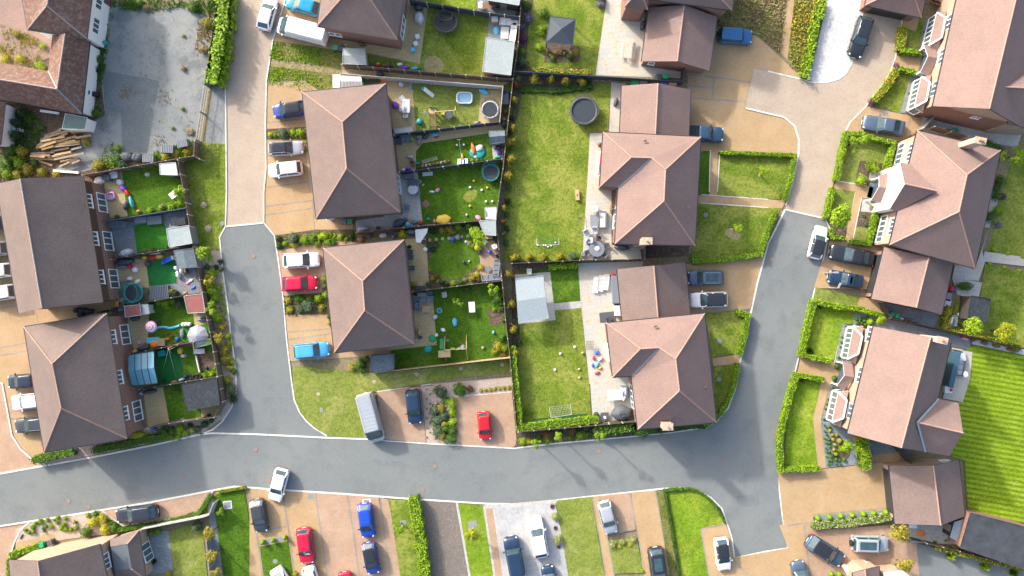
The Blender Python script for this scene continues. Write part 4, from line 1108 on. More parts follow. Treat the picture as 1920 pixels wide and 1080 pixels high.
lay('drive',T('L',(90,520),(350,575),(700,620),(620,1100),(-90,1080),(0,800),(60,700)),SANDY)
lay('front_lawn',T(8,(265,535),(508,590),(505,640),(490,665),(255,608)),LAWNY)
lay('drive',T(8,(512,590),(660,610),(650,690),(500,645)),SANDY)
lay('side_path',T(8,(640,620),(960,690),(935,760),(690,715)),SLATE)
lay('side_path',T(8,(640,700),(1140,830),(1130,890),(560,770)),SLATE)
lay('front_lawn',T('M',(170,30),(620,150),(590,290),(480,280),(380,700),(20,620)),LAWNB)
lay('planting_bed',T('M',(610,150),(900,190),(870,320),(590,300)),SLGRAV)
lay('side_path',T('M',(475,280),(610,310),(500,700),(385,720)),SLGRAV)
lay('footpath',T('M',(0,650),(370,730),(470,760),(440,900),(350,940),(240,1250),(120,1400),(200,1100),(240,930),(-30,830)),SANDY)
lay('footpath',T('N',(235,-20),(330,0),(230,410),(285,940),(200,960),(140,400)),SANDY)
lay('front_lawn',T('N',(-30,-120),(235,-30),(140,380),(195,930),(-180,960),(-150,300)),LAWNB)
lay('side_path',T('N',(330,10),(430,20),(340,420),(235,415)),SLGRAV)
lay('planting_bed',T('N',(235,418),(530,480),(700,560),(690,900),(285,940)),SLGRAV)
lay('planting_bed',T('N',(400,700),(520,640),(560,800),(480,860),(380,850)),SOIL,sm=3)
lay('side_path',T('N',(780,560),(1240,720),(1250,800),(1120,765),(790,800)),SLATE)
lay('side_path',T('N',(790,805),(1120,770),(1130,870),(800,900)),SANDY)
band(T('N',(560,905),(940,880)),2.5);band(T('N',(790,803),(1118,768)),2)
lay('drive',T(12,(55,500),(290,478),(650,440),(700,700),(680,730),(250,745),(250,830),(90,830)),SANDY)
lay('drive',T(12,(60,790),(250,780),(240,830),(200,1120),(-200,1120),(-190,975),(110,920)),SANDY)
lay('drive',T(12,(205,785),(250,735),(260,820),(690,790),(780,890),(760,980),(640,1060),(500,1060),(200,1120)),ROSY)
band(T(12,(100,795),(250,775)),3);band(T(12,(200,790),(235,1090)),4);band(T(12,(250,735),(685,695)),3)
lay('planting_bed',T(12,(265,740),(690,705),(690,735),(260,800)),SLGRAV)
lay('side_path',T(12,(770,800),(1100,750),(1080,900),(800,890)),CONCP)
lay('road',T(12,(820,890),(1500,1050),(1500,1130),(840,1130)),ASPH)
lay('footpath',T(12,(760,890),(830,890),(850,1100),(640,1100),(730,1000)),ROSY)
# the big gardens on the east
lay('garden_lawn',T(12,(940,370),(1090,60),(1080,-170),(1150,-220),(1500,-150),(1500,790),(1120,720),(1100,430)),STRIPE)
lay('garden_lawn',[(1895,300),(1960,290),(1960,500),(1850,480),(1870,400)],LAWN)
lay('garden_lawn',[(1845,495),(1960,520),(1960,660),(1780,625),(1790,560),(1835,570)],LAWN)
lay('garden_path',T(8,(1240,200),(1200,330),(1215,400),(1180,500),(1030,490),(1050,400),(1160,430)),SLABG)
lay('garden_path',T(8,(1215,335),(1500,375),(1500,425),(1200,390)),SLABG)
lay('garden_path',T(8,(1240,-20),(1300,-20),(1290,60),(1245,200),(1200,200)),SLABG)
lay('planting_bed',T(8,(1030,480),(1200,510),(1180,600),(1060,580)),CONCP)
lay('gravel_strip',T(8,(1140,832),(1200,835),(1500,895),(1500,930),(1145,855)),WGRAV)
lay('patio',T(8,(1030,880),(1145,900),(1130,1060),(1090,1180),(980,1160)),SLABG)
# terrace gardens on the west
lay('patio',T('A',(60,200),(280,170),(330,640),(150,660)),SLABY)
lay('lawn',T('A',(270,160),(850,60),(930,550),(330,640)),LAWND)
lay('patio',T('A',(150,680),(390,700),(430,1030),(230,1060)),SLATE)
lay('deck',T('A',(380,660),(940,560),(1000,950),(400,740)),SLATE)
lay('artificial_lawn',T('A',(390,735),(690,690),(740,780),(765,960),(430,1020)),TURF)
lay('patio',T('B',(150,90),(520,90),(555,380),(290,400)),SLABY)
lay('artificial_lawn',T('B',(520,110),(830,80),(830,340),(555,370)),TURFG)
lay('deck',T('B',(555,370),(830,340),(1000,440),(560,520)),SLATE)
lay('gravel_area',T('B',(830,190),(1050,180),(1100,440),(880,460)),speckle('grey_gravel',[(.22,.23,.24),(.3,.31,.32),(.14,.15,.16)],[4,9]))
lay('patio',T('B',(290,560),(560,540),(590,900),(400,1040),(330,700)),SLABY)
lay('lawn',T('B',(555,530),(950,470),(1180,780),(1190,900),(540,1000)),LAWND)
lay('patio',T('B',(1010,650),(1150,640),(1170,760),(1030,780)),SLABY)
lay('artificial_lawn',T('B',(870,800),(1170,770),(1190,900),(900,950)),TURF)
lay('side_path',[(110,575),(233,558),(240,580),(200,592),(110,600)],SLABY)
lay('artificial_lawn',T('C',(600,30),(870,-10),(910,380),(640,420)),TURFG)
lay('lawn',T('C',(890,20),(1200,-40),(1260,310),(910,370)),LAWND)
lay('earth_run',T('C',(1030,60),(1210,60),(1240,230),(1070,240)),SOIL)
lay('patio',T('C',(490,440),(700,420),(770,800),(540,830)),SLABY)
lay('lawn',T('C',(700,420),(900,390),(1100,640),(1100,740),(765,790)),LAWND)
lay('patio',T('C',(1090,640),(1310,590),(1220,730),(1100,740)),SLABY)
# south-west corner
lay('planting_bed',T('O',(130,400),(280,330),(830,255),(960,350),(900,440),(560,480),(130,560)),PINKGR)
lay('side_path',T('O',(130,510),(340,470),(350,445),(450,435),(460,500),(130,590)),SANDY)
lay('layby',T('O',(840,255),(1745,85),(1640,250),(1560,290),(1010,375)),ROSY)
lay('verge_grass',T('O',(870,300),(1010,378),(1560,292),(1640,252),(1700,140),(1740,160),(1700,300),(1140,420),(900,440)),LAWND)
lay('patio',T('O',(1180,440),(1380,410),(1420,740),(1200,780)),SLATE)
lay('lawn',T('O',(1380,420),(1650,330),(1700,800),(1430,800)),LAWNY)
lay('alley_path',T('O',(1700,160),(1745,150),(1830,800),(1760,800)),SLATE)
lay('lawn',T('O',(1745,150),(1780,115),(2000,60),(2110,830),(1835,830)),LAWND)
# south fronts, west to east
S=10
lay('drive',T(10,(-35,590),(180,595),(330,608),(400,1100),(-35,1100)),SANDY)
lay('front_lawn',T(10,(20,915),(185,880),(215,1100),(35,1100)),LAWND)
lay('planting_bed',T(10,(20,880),(175,855),(180,875),(25,905)),SLGRAV)
lay('drive',T(10,(335,608),(520,622),(600,1100),(405,1100)),ROSY)
lay('drive',T(10,(520,622),(690,635),(760,1100),(600,1100)),ROSY)
lay('footpath',T(10,(695,635),(745,650),(830,1100),(760,1100)),ROSY)
for s_ in (T(10,(335,610),(350,720),(405,1090)),T(10,(515,622),(540,780),(585,1090)),T(10,(700,640),(725,860),(760,1090)),T(10,(150,600),(190,860),(220,1090)),T(10,(0,830),(170,800)),T(10,(-40,600),(20,930),(40,1080))):band(s_,3.4)
lay('front_lawn',T(10,(748,650),(900,655),(1000,1100),(815,1100)),LAWN)
lay('drive',T(10,(905,655),(1125,668),(1200,1100),(990,1100)),TARG)
lay('front_lawn',T(10,(1130,670),(1280,680),(1345,1100),(1200,1100)),LAWNB)
lay('footpath',T(10,(1285,685),(1335,692),(1400,1100),(1350,1100)),ROSY)
lay('drive',T(11,(-105,690),(240,655),(330,1100),(-40,1100)),GRPAV)
lay('front_lawn',T(11,(245,655),(445,632),(525,1100),(320,1100)),LAWNY)
lay('footpath',T(11,(450,632),(492,628),(575,1100),(527,1100)),SANDY)
lay('drive',T(11,(495,628),(662,610),(695,820),(525,850)),ROSY)
lay('front_lawn',T(11,(540,880),(700,860),(740,1060),(570,1065)),LAWNY)
lay('drive',T(11,(668,608),(805,598),(890,1100),(745,1100)),SANDY)
for s_ in (T(11,(450,632),(530,1080)),T(11,(492,628),(575,1080)),T(11,(662,612),(745,1040)),T(11,(805,598),(890,1080)),T(11,(525,845),(695,815))):band(s_,2.6)
lay('verge_grass',T(11,(810,600),(865,595),(960,1100),(890,1100)),ROUGH)
lay('front_lawn',T(11,(865,595),(960,588),(1040,600),(1110,645),(1170,720),(1195,785),(1062,815),(1110,1100),(945,1100)),LAWNB)
lay('drive',T(11,(1062,815),(1200,785),(1225,850),(1245,975),(1440,940),(1440,1120),(1110,1120)),SANDY)
band(T(11,(1062,815),(1110,1090)),3);band(T(11,(1062,815),(1200,785)),3);band(T(11,(1240,980),(1330,1080)),2)
# white and grey edging kerbs
lay('paved_edge',strip_poly(T(10,(1130,668),(1205,1100)),4),CONCP);lay('paved_edge',strip_poly(T(10,(1282,682),(1345,1100)),4),CONCP)
lay('paved_edge',strip_poly(T(10,(1335,692),(1395,1100)),3),CONCP);lay('paved_edge',strip_poly(T(10,(1285,690),(1440,680),(1690,658)),7),CONCP)
KS=3.0
kerb([(-60,899),(90,872),(180,856),(290,834),(377,814),(397,812),(480,814),(600,820),(687,823),(813,832),(965,840),(1040,831),(1193,817),(1260,810),(1323,801),(1345,788),(1365,765),(1378,730),(1387,680),(1397,640),(1407,590),(1420,530),(1440,457),(1472,393)],KS,.03)
kerb([(377,814),(400,805),(417,790),(435,763),(443,735),(443,700),(438,660),(433,627),(427,573),(417,500),(412,445),(423,425)],2.2)
kerb([(423,425),(495,418)],2.6,.02);kerb([(1472,393),(1547,410)],2.6,.02)
kerb([(495,418),(515,442),(523,495),(530,547),(538,640),(547,715),(552,750),(562,773),(575,790),(590,803),(613,817)],2.2)
kerb([(1547,410),(1555,428),(1545,480),(1528,540),(1508,620),(1497,670),(1485,720),(1470,780),(1463,817),(1461,860),(1461,920),(1467,970),(1477,1027),(1440,1033),(1377,1046)],2.4,.05)
kerb([(1377,1046),(1372,1010),(1366,990),(1360,972),(1353,953),(1333,933),(1307,919),(1280,914),(1243,916),(1180,923),(1040,938),(960,945),(910,944),(767,935),(647,926),(540,919),(480,915),(440,912),(400,919),(280,942),(-60,996)],KS,.04)
kerb([(447,-20),(433,83),(423,143),(425,360),(423,425)],2.2);kerb([(535,0),(517,60),(512,75),(500,150),(498,233),(499,317),(495,360),(495,418)],2.2,.03)
kerb([(1497,289),(1498,263),(1490,237),(1470,220),(1440,213),(1398,203)],3,.03);kerb([(1497,289),(1487,340),(1473,385)],2,.06)
kerb([(1440,134),(1507,150),(1523,155),(1550,155),(1573,148),(1587,137),(1600,110),(1612,50),(1618,20)],2.6,.06)
kerb([(1692,30),(1687,67),(1678,110),(1670,133),(1658,155),(1640,177),(1623,200),(1593,230),(1585,247),(1573,300),(1563,347),(1556,365),(1547,410)],2.2,.06)
kerb([(-20,700),(5,720),(13,763),(23,817),(40,843),(62,862),(90,872)],2.6,.04);kerb([(57,978),(45,988),(37,997),(28,1015),(20,1040),(18,1090)],2.4,.05)
kerb(T(10,(930,10),(960,330)),1.8);kerb(T(10,(1110,70),(1140,340)),2.4);kerb(T(10,(1110,72),(1440,42)),2.4);kerb(T(10,(680,42),(850,20),(985,0)),1.6)
kerb(T('O',(840,255),(1010,375),(1560,292),(1640,252),(1745,88)),2.0);kerb(T('M',(475,282),(385,720)),1.2,.05);kerb(T('N',(330,0),(228,412),(285,942),(560,905)),1.6,.06)
kerb(T('N',(235,-20),(138,390),(195,955)),1.4,.06);kerb(T('N',(235,418),(530,480)),1.4,.06)
kerb(T('K',(150,650),(510,712)),1.6,.06);kerb(T('K',(165,745),(378,782),(335,960)),1.6,.06);kerb(T('L',(450,65),(345,570)),1.6,.06)
kerb(T(3,(1115,845),(1108,1080)),1.6,.05);kerb(T(3,(1168,845),(1155,1080)),1.6,.05);kerb(T(7,(1060,62),(1440,88)),1.6,.05);kerb(T(7,(1065,15),(1440,42)),1.6,.05)
for lb,pts in (('road_patch',[(455,500),(482,498),(484,520),(456,523)]),('road_patch',[(700,860),(760,866),(758,878),(699,872)]),('road_patch',[(1380,930),(1420,925),(1424,948),(1383,952)]),('road_patch',[(1290,845),(1302,845),(1306,905),(1294,906)])):lay(lb,pts,speckle('newer_asphalt',[(.165,.185,.188),(.19,.21,.21),(.14,.16,.165)],[1,8],bs=.15))
# iron covers and repair patches in the road
MH=plain('rusty_iron',(.26,.18,.145),.8,var=.25,scale=8);MHG=plain('grey_iron',(.2,.22,.23),.6)
def cover(px,py,r,mat,label,square=False,group=None):
    p=P(px,py);m=MB()
    if square:m.box((0,0,0),(r*2,r*2,.02));m.box((0,0,.012),(r*1.6,r*1.6,.008))
    else:m.cyl((0,0,-.01),r,.02,20);m.ring((0,0,.012),r*.8,.012,20,5)
    o=m.build('manhole_cover',mat,local=True);o.location=(p.x,p.y,.075);return tag(o,label,'manhole cover',group)
for px,py,lb in ((342,894,'rusty round cover in the road, lit, right of the bushes with yellow foliage'),(129,940,'rusty round cover in the road north of the gravel bed with young shrubs'),(167,950,'rusty round cover beside the kerb above the gravel bed'),
                   (480,843,'rusty round cover in the middle of the junction'),(815,874,'rusty round cover in the road below the empty drive'),(793,918,'rusty round cover near the kerb above the dark gravel drive'),(1123,846,'rusty round cover in the road by the young trees'),
                   (1357,867,'rusty round cover in the shade at the bend'),(504,900,'rusty round cover in the road beside the white car'),(476,480,'rusty cover in the grey side street'),(1388,722,'rusty cover in the road by the curved hedge'),(1447,487,'rusty cover in the road near the parked white car'),(1453,810,'rusty square cover by the hedge at the right kerb')):
    cover(px,py,.27,MH,lb)
for px,py,lb in ((1660,212,'small square grey cover on the drive above the grey saloon'),(583,931,'square grey cover on the sandy drive below the road')):cover(px,py,.32,MHG,lb,True)
for px,py,lb in ((417,419,'pale round cover in the verge beside the start of the grey road'),(559,685,'dark round cover in the lawn below the light blue car'),(1323,403,'round grey cover in the front lawn by the house corner'),(1349,640,'round grey cover in the small front lawn beside the hedge'),(1541,555,'round grey cover on the grass strip left of the pair'),(1569,554,'round grey cover on the grass strip right of the pair'),
                   (1161,1061,'blue-grey round cover in the small front lawn by the pale shrubs'),(516,1052,'round grey cover in the small square lawn'),(1523,746,'pale round cover in the long front lawn'),(1348,711,'round cover in the shaded lawn beside the curved hedge')):cover(px,py,.3,MHG,lb)
# ================================================================ BUILDINGS
def full(k,*v):
    """tile pixels with heights -> photo pixels with heights"""
    return [(*T1(k,a,b),z)for a,b,z in v]
HIPF=[(0,4,5,3),(1,2,5,4),(0,1,4),(2,3,5)]
def hip(name,label,tl,tr,br,bl,r0,r1,ez=EZ,rz=RZ,**k):
    """4 eave corners and 2 ridge ends (r0 top, r1 bottom)"""
    V=[(*tl,ez),(*tr,ez),(*br,ez),(*bl,ez),(*r0,rz),(*r1,rz)]
    return House(name,label,'house',V,HIPF,[0,1,2,3],[(0,4),(1,4),(2,5),(3,5),(4,5)],**k)
def gable(name,label,tl,tr,br,bl,r0,r1,ez=2.6,rz=4.8,cat='garage',**k):
    V=[(*tl,ez),(*r0,rz),(*tr,ez),(*br,ez),(*r1,rz),(*bl,ez)]
    return House(name,label,cat,V,[(0,1,4,5),(1,2,3,4)],[0,1,2,3,4,5],[(1,4)],**k)
# old farm buildings, north-west
f1=hip('farmhouse','old farmhouse with weathered orange clay roof and white wall with dark windows',(30,-70),(180,-70),(162,72),(52,55),(98,-40),(88,11),4.6,7.4,roof=OLDROOF,wall=RENDER,ridge=RIDGEG,over=.2)
for y in (8,53):f1.window(192-(y-8)*.12,y,1.9,1.5,2.6,3)
f1.window(197,-2,1,1.9,1.0,1,'door',frame=plain('red_door',(.3,.03,.03),.5))
V=[(98,66,3),(122,63,5.7),(168,78,3),(153,213,3),(-60,172,3),(-60,139,5.7),(-60,107,3),(90,133,3),(107,167,5.7)]
f2=House('farm_outbuilding','L-shaped old range with mottled clay tiles beside the cracked yard','farm building',V,[(1,2,3,8),(0,1,8,7),(7,8,5,6),(8,3,4,5)],[0,1,2,3,4,5,6,7],[(1,8),(5,8)],roof=OLDROOF,wall=RENDER,over=.2,ridge=RIDGEG,valleys=[(8,3),(7,8)])
f2.window(170,175,.7,.7,1.6,1)
V=[(9,192,3),(0,272,3),(-60,262,5),(-60,180,5)]
f3=House('farm_outbuilding','old clay tiled shed with a white side wall at the left edge of the photo','farm building',V,[(0,1,2,3)],[0,1,2,3],(),roof=OLDROOF,wall=RENDER,over=.15)
# west terraces
t1=gable('terraced_houses','long brown gabled terrace left of the gardens, tile-hung upper floor',(-7,345),(155,330),(192,567),(35,588),(38,335),(79,578),EZ,9.2,'house',roof=ROOFD,ridge=RIDGEG)
t1.root['category']='house'
def skirt(h,i,z0,z1,mat,name):
    a,b=h.wl[i],h.wl[(i+1)%len(h.wl)];cc=sum(h.wl,Vector())/len(h.wl);e=(b-a);e.z=0;e.normalize();nr=Vector((e.y,-e.x,0))
    if (a-cc).dot(nr)<0:nr=-nr
    A,B=a+nr*.03,b+nr*.03;L=(b-a).length;m=MB()
    m.add([(A.x,A.y,z0),(B.x,B.y,z0),(B.x,B.y,z1),(A.x,A.y,z1),(a.x,a.y,z0),(b.x,b.y,z0)],[(0,1,2,3),(4,5,1,0)],0,[[(0,z0),(L,z0),(L,z1),(0,z1)],[(0,0),(L,0),(L,.03),(0,.03)]]);m.build(name,mat,h.root)
skirt(t1,2,2.9,5.4,BRICKD,'hung_tile_cladding')
for x,y in T(5,(500,50),(538,262),(577,478)):t1.window(x,y,1.7,1.15,4.1,3)
for x,y in T(5,(583,62),(622,278),(658,488)):t1.window(x,y,2.4,2.1,1.15,3,'patio_door')
t1.window(103,582,.9,1.1,1.3,2)
t2=hip('terraced_houses','brown hipped terrace block north of the curved road with a brick rear wall',(45,613),(200,588),(238,822),(83,848),(98,682),(115,766),EZ,9,roof=ROOFD)
for x,y in T(5,(640,815),(680,1040))+T(9,(712,163)):t2.window(x,y,1.7,1.15,4.1,3)
for x,y in T(5,(718,800))+T(9,(790,145)):t2.window(x,y,2.5,2.1,1.15,3,'patio_door')
# north-centre and centre blocks
h4=hip('semi_detached_houses','brick house block at the top edge, hipped roof, open white patio doors',(618,-110),(770,-100),(745,74),(595,49),(690,-60),(671,-38),roof=ROOF)
for x,y in T('H',(130,345),(195,360)):h4.window(x,y,.8,1.0,2.0,1)
h4.window(*T1('H',700,495),1.2,1.1,1.3,2);h4.window(*T1('H',800,300),2.6,2.1,1.15,3,'patio_door');h4.window(*T1('H',790,60),2.2,1.2,4.1,3)
h5=hip('terraced_houses','hipped terrace beside three car bays, long pale ridge, four rear gardens',(567,173),(723,157),(750,398),(593,410),(642,229),(650,316))
for x,y in T('D',(40,390),(95,830))+T('E',(110,280)):h5.window(x,y,2.3,2.1,1.15,3,'patio_door')
h5.window(*T1(6,430,155),.9,1.1,1.3,1)
h6=hip('semi_detached_houses','square hipped block between the red car and the round lawn garden',(606,465),(757,450),(777,645),(627,661),(680,527),(684,582))
for x,y in T('F',(235,470))+T('G',(295,330)):h6.window(x,y,2.6,2.1,1.15,3,'patio_door')
h6.window(*T1(6,598,900),.8,1.1,1.3,1)
# detached houses with garages, centre-right
V=[(1215,-2,EZ),(1372,19,EZ),(1385,-90,EZ),(1225,-110,EZ),(1295,-60,9),(1300,-85,9)]
h7=House('detached_house','brick house at the top edge behind its garage, beside rough grass','house',V,HIPF,[0,1,2,3],[(0,4),(1,4)],roof=ROOF)
h7.wing([(1171,13,EZ),(1214,18,EZ),(1222,-30,EZ),(1171,-30,EZ),(1200,-20,7.6)],[(0,1,4),(1,2,4),(2,3,4),(3,0,4)],[0,1,2,3],[(0,4),(1,4)],.3)
g7=gable('garage','tall gabled garage by the pale stone patio at the top, beside the boxy blue car',(1217,14),(1345,32),(1330,133),(1203,115),(1283,9),(1270,115),2.9,5.0,roof=ROOFP)
g7.window(*T1(3,780,362),.8,.9,1.6,1)
g8=gable('garage','gabled garage joined to the L-shaped house beside the big round trampoline lawn',(1166,161),(1295,168),(1291,258),(1162,255),(1234,156),(1229,254),roof=ROOFP)
LF=[(0,5,6,7,1),(0,5,9),(9,5,6,10),(10,6,7,8,4),(4,8,3),(1,7,8,3)]
def lhouse(name,label,tl,tr,br,bl,w1,w2,m1,m2,c1,c2,rw=8.2,rm=9.1,**k):
    V=[(*tl,EZ),(*tr,EZ),(0,0,EZ),(*br,EZ),(*bl,EZ),(*w1,rw),(*w2,rw),(*m1,rm),(*m2,rm),(*c1,EZ),(*c2,EZ)]
    return House(name,label,'house',V,LF,[0,1,3,4,10,9],[(0,5),(5,6),(6,7),(1,7),(7,8),(8,3),(8,4),(9,5)],valleys=[(10,6)],**k)
h9=lhouse('detached_house','L-shaped hipped house beside the two fenceless front lawns, stone patio behind',(1131,248),(1314,257),(1303,460),(1153,457),(1184,295),(1222,296),(1248,318),(1245,377),(1125,350),(1159,352),roof=ROOFP)
h9.chimney(1213,452,1.1,.7,7.6,0)
h9.window(*T1(3,540,1066),1.6,1.2,4.1,2);h9.window(*T1(7,575,150),2.6,2.1,1.15,3,'patio_door');h9.window(*T1(3,485,930),2.2,2.1,1.15,3,'patio_door')
g10=gable('garage','gabled garage behind the two parked silver and white cars',(1157,505),(1285,492),(1294,592),(1167,605),(1226,498),(1234,598),roof=ROOF)
h11=lhouse('detached_house','L-shaped hipped house at the road bend with a covered barbecue on its patio',(1137,606),(1321,588),(1343,792),(1196,805),(1201,654),(1236,652),(1267,673),(1274,733),(1149,707),(1184,705),roof=ROOFP)
h11.chimney(1252,800,1.1,.7,7.6,0)
h11.window(*T1(7,655,1050),1.6,1.2,4.1,2);h11.window(*T1(11,665,60),3.0,2.1,1.15,4,'patio_door');h11.window(*T1(7,540,900),2.2,2.1,1.15,3,'patio_door')
for h,x,y,z in ((h9,1210,264,6.6),(h11,1229,612,6.6),(h9,1290,388,7),(h11,1322,725,6.4),(h6,698,545,8),(h5,662,280,8)):h.vent(x,y,z)
# north-east houses
V=[(1800,-30,EZ),(1749,199,EZ),(1855,204,9.4),(1918,240,EZ),(1975,-10,EZ),(1912,-30,9.4)]
h12=House('semi_detached_houses','big pink-tiled house pair in the top right corner, brick gable and bay windows','house',V,[(0,1,2,5),(5,2,3,4)],[0,1,2,3,4,5],[(2,5)],roof=ROOFP,wall=BRICKB)
skirt(h12,1,0,5.3,BRICKR,'red_gable_brick');skirt(h12,2,0,5.3,BRICKR,'red_gable_brick')
for x,y in T('J',(820,180),(742,480),(672,755)):h12.window(x,y,1.9,1.3,4.1,3)
h12.window(*T1(4,1168,660),1.0,.8,4.6,2)
h12.wing([(1882,163,8.2),(1975,168,8.2),(1965,240,EZ),(1890,234,EZ),(1960,120,EZ),(1912,120,EZ)],[(0,1,2,3),(0,5,4,1)],[3,2,4,5],[(0,1)])
def bay(h,k,f0,f1,b0,b1,z0=2.7,z1=3.8,deep=.62):
    """bay window: front roof edge f0-f1, back roof edge b0-b1 on the wall"""
    F0,F1=at4(k,f0,z0),at4(k,f1,z0);B0,B1=at4(k,b0,z1),at4(k,b1,z1)
    e=(F1-F0).normalized();nr=Vector((e.y,-e.x,0));
    if nr.dot(B0-F0)<0:nr=-nr
    L=(F1-F0).length;G0,G1=F0+nr*1.15-e*.45,F1+nr*1.15+e*.45
    V=[F0,F1,G1,B1,B0,G0]
    roof_mesh(V,[(0,1,3,4),(1,2,3),(0,4,5)],[0,1,2,3,4,5],.1).build('bay_roof',[ROOFP,WHITE],h.root)
    fl=MB()
    for p,q in ((F0,B0),(F1,B1),(B0,B1)):fl.beam(p+Vector((0,0,.03)),q+Vector((0,0,.03)),.2,.06)
    fl.build('bay_flashing',PVC,h.root)
    wl=inset([Vector((p.x,p.y,z0-.05))for p in (F0,F1,G1,G0)],.15)
    o=wall_mesh(wl).build('bay_wall',BRICKB,h.root)
    fr=MB();gl=MB()
    for a,b in ((wl[0],wl[1]),(wl[1],wl[2]),(wl[3],wl[0])):
        d=(b-a);d.z=0;ln=d.length;d.normalize();m2=Vector((d.y,-d.x,0));cc=sum(wl,Vector())/4
        if (a-cc).dot(m2)<0:m2=-m2
        n=max(1,round(ln/.65));
        fr.beam(Vector((a.x,a.y,.75))+m2*.06,Vector((b.x,b.y,.75))+m2*.06,.16,.09);fr.beam(Vector((a.x,a.y,2.5))+m2*.04,Vector((b.x,b.y,2.5))+m2*.04,.14,.1)
        gl.beam(Vector((a.x,a.y,1.6))+d*.08+m2*.01,Vector((b.x,b.y,1.6))-d*.08+m2*.01,.06,1.65)
        for i in range(n+1):p=a+(b-a)*(i/n);fr.beam(Vector((p.x,p.y,.7))+m2*.04,Vector((p.x,p.y,2.55))+m2*.04,.085,.1)
    f=fr.build('bay_window_frame',PVC,h.root);gl.build('pane',GLASS,h.root).parent=f
def at4(k,p,z):return at(k,p[0],p[1],z)
def porch(h,k,r0,r1,n0,n1,s0,s1,z0=2.4,z1=3.3):
    """gabled porch: ridge r0-r1, north eave n0-n1, south eave s0-s1 (outer end first)"""
    V=[at4(k,n0,z0),at4(k,r0,z1),at4(k,s0,z0),at4(k,s1,z0),at4(k,r1,z1),at4(k,n1,z0)]
    roof_mesh(V,[(0,1,4,5),(1,2,3,4)],[0,1,2,3,4,5],.12).build('porch_roof',[ROOFP,WHITE],h.root)
    wl=inset([V[0],V[2],V[3],V[5]],.25);m=MB()
    for p in wl[:2]:m.box((p.x,p.y,1.2),(.16,.16,2.4))
    m.build('porch_post',WHITE,h.root)
    MB().beam(wl[2]+Vector((0,0,-1.3)),wl[3]+Vector((0,0,-1.3)),.1,2.2).build('front_door',plain('front_door',(.06,.09,.12),.4),h.root)
bay(h12,'J',(705,105),(640,380),(775,150),(745,315));bay(h12,'J',(575,645),(515,905),(645,695),(615,850))
porch(h12,'J',(630,475),(715,490),(595,375),(690,400),(565,610),(635,640))
V=[(1622,10,2.7),(1728,33,2.7),(1745,-60,2.7),(1640,-80,2.7),(1705,-30,5),(1712,-50,5)]
g13=House('garage','double garage at the top edge behind the white gravel and black car','garage',V,HIPF,[0,1,2,3],[(0,4),(1,4)],roof=ROOFP)
V=[(1720,245,EZ),(1876,282,EZ),(1828,503,EZ),(1668,459,EZ),(1813,328,9.4),(1798,397,9.4)]
h14=House('detached_house','large hipped house with a white front gable and a chimney on its north slope','house',V,HIPF,[0,1,2,3],[(0,4),(1,4),(2,5),(3,5),(4,5)],roof=ROOFP,wall=BRICKB)
h14.wing([(1689,305,EZ),(1697,345,8.2),(1669,392,EZ),(1683,396,EZ),(1756,358,8.2),(1708,308,EZ)],[(0,1,4,5),(1,2,3,4)],[0,1,2,3,4,5],[(1,4)],.15,wall=RENDER)
h14.window(*T1('K',850,390),3.4,1.6,1.5,5);h14.window(*T1('L',650,420),3.4,1.6,1.5,5);h14.window(*T1('K',990,340),2.2,1.3,4.1,4);h14.window(*T1('L',787,390),2.2,1.3,4.1,4)
w14=None
def freewin(h,k,a,b,z,rzd,w_,hh,panes,kind='window'):
    c=at(k,a,b,z);m=MB();g=MB();rz=R(rzd);e=Vector((math.cos(rz),math.sin(rz),0))
    g.beam(c-e*(w_/2-.04),c+e*(w_/2-.04),.08,hh-.1)
    for s_ in (-1,1):m.beam(c-e*(w_/2)+Vector((0,0,s_*hh/2)),c+e*(w_/2)+Vector((0,0,s_*hh/2)),.13,.1)
    for i in range(panes+1):p=c+e*(w_*(i/panes-.5));m.beam(p-Vector((0,0,hh/2)),p+Vector((0,0,hh/2)),.12,.1)
    o=m.build(kind,PVC,h.root);g.build('pane',GLASS,h.root).parent=o
freewin(h14,'K',822,718,4.3,75,2.2,1.3,3)
porch(h14,'K',(650,722),(768,742),(650,595),(745,565),(560,872),(665,897))
h14.chimney(1838,264,1.15,.65,9.5,5.2,R(-12),pots=2)
g15=gable('garage','wide garage with a sunlit west slope behind the two black cars',(1658,463),(1788,492),(1765,590),(1634,560),(1742,482),(1718,577),2.7,5.0,roof=ROOFP)
V=[(1638,612,EZ),(1745,632,9.3),(1783,642,EZ),(1735,847,EZ),(1690,840,9.3),(1589,812,EZ)]
h16=House('detached_house','large gabled house with two white bays, porch and east wing beside the striped lawn','house',V,[(0,1,4,5),(1,2,3,4)],[0,1,2,3,4,5],[(1,4)],roof=ROOFP,wall=BRICKB)
h16.wing([(1760,748,EZ),(1720,792,8.2),(1735,847,EZ),(1780,855,EZ),(1806,812,8.2),(1797,755,EZ)],[(0,1,4,5),(1,2,3,4)],[0,2,3,4,5],[(1,4)],.2)
vm=MB()
for a,b in (((1760,748,EZ+.05),(1720,792,8.28)),((1735,847,EZ+.05),(1720,792,8.28))):vm.beam(P(*a),P(*b),.22,.08)
vm.build('valley_flashing',plain('lead_flashing',(.28,.38,.42),.5),h16.root)
bay(h16,'M',(600,325),(530,680),(700,420),(655,620));bay(h16,'N',(432,90),(360,430),(525,185),(485,385))
porch(h16,'M',(500,865),(612,885),(480,700),(590,722),(412,985),(500,1030))
for k,a,b in (('M',780,400),('M',655,850),('N',560,300)):h16.window(*T1(k,a,b),1.9,1.3,4.1,3)
h16.chimney(1766,638,1.15,.65,9.9,6.0,R(-12))
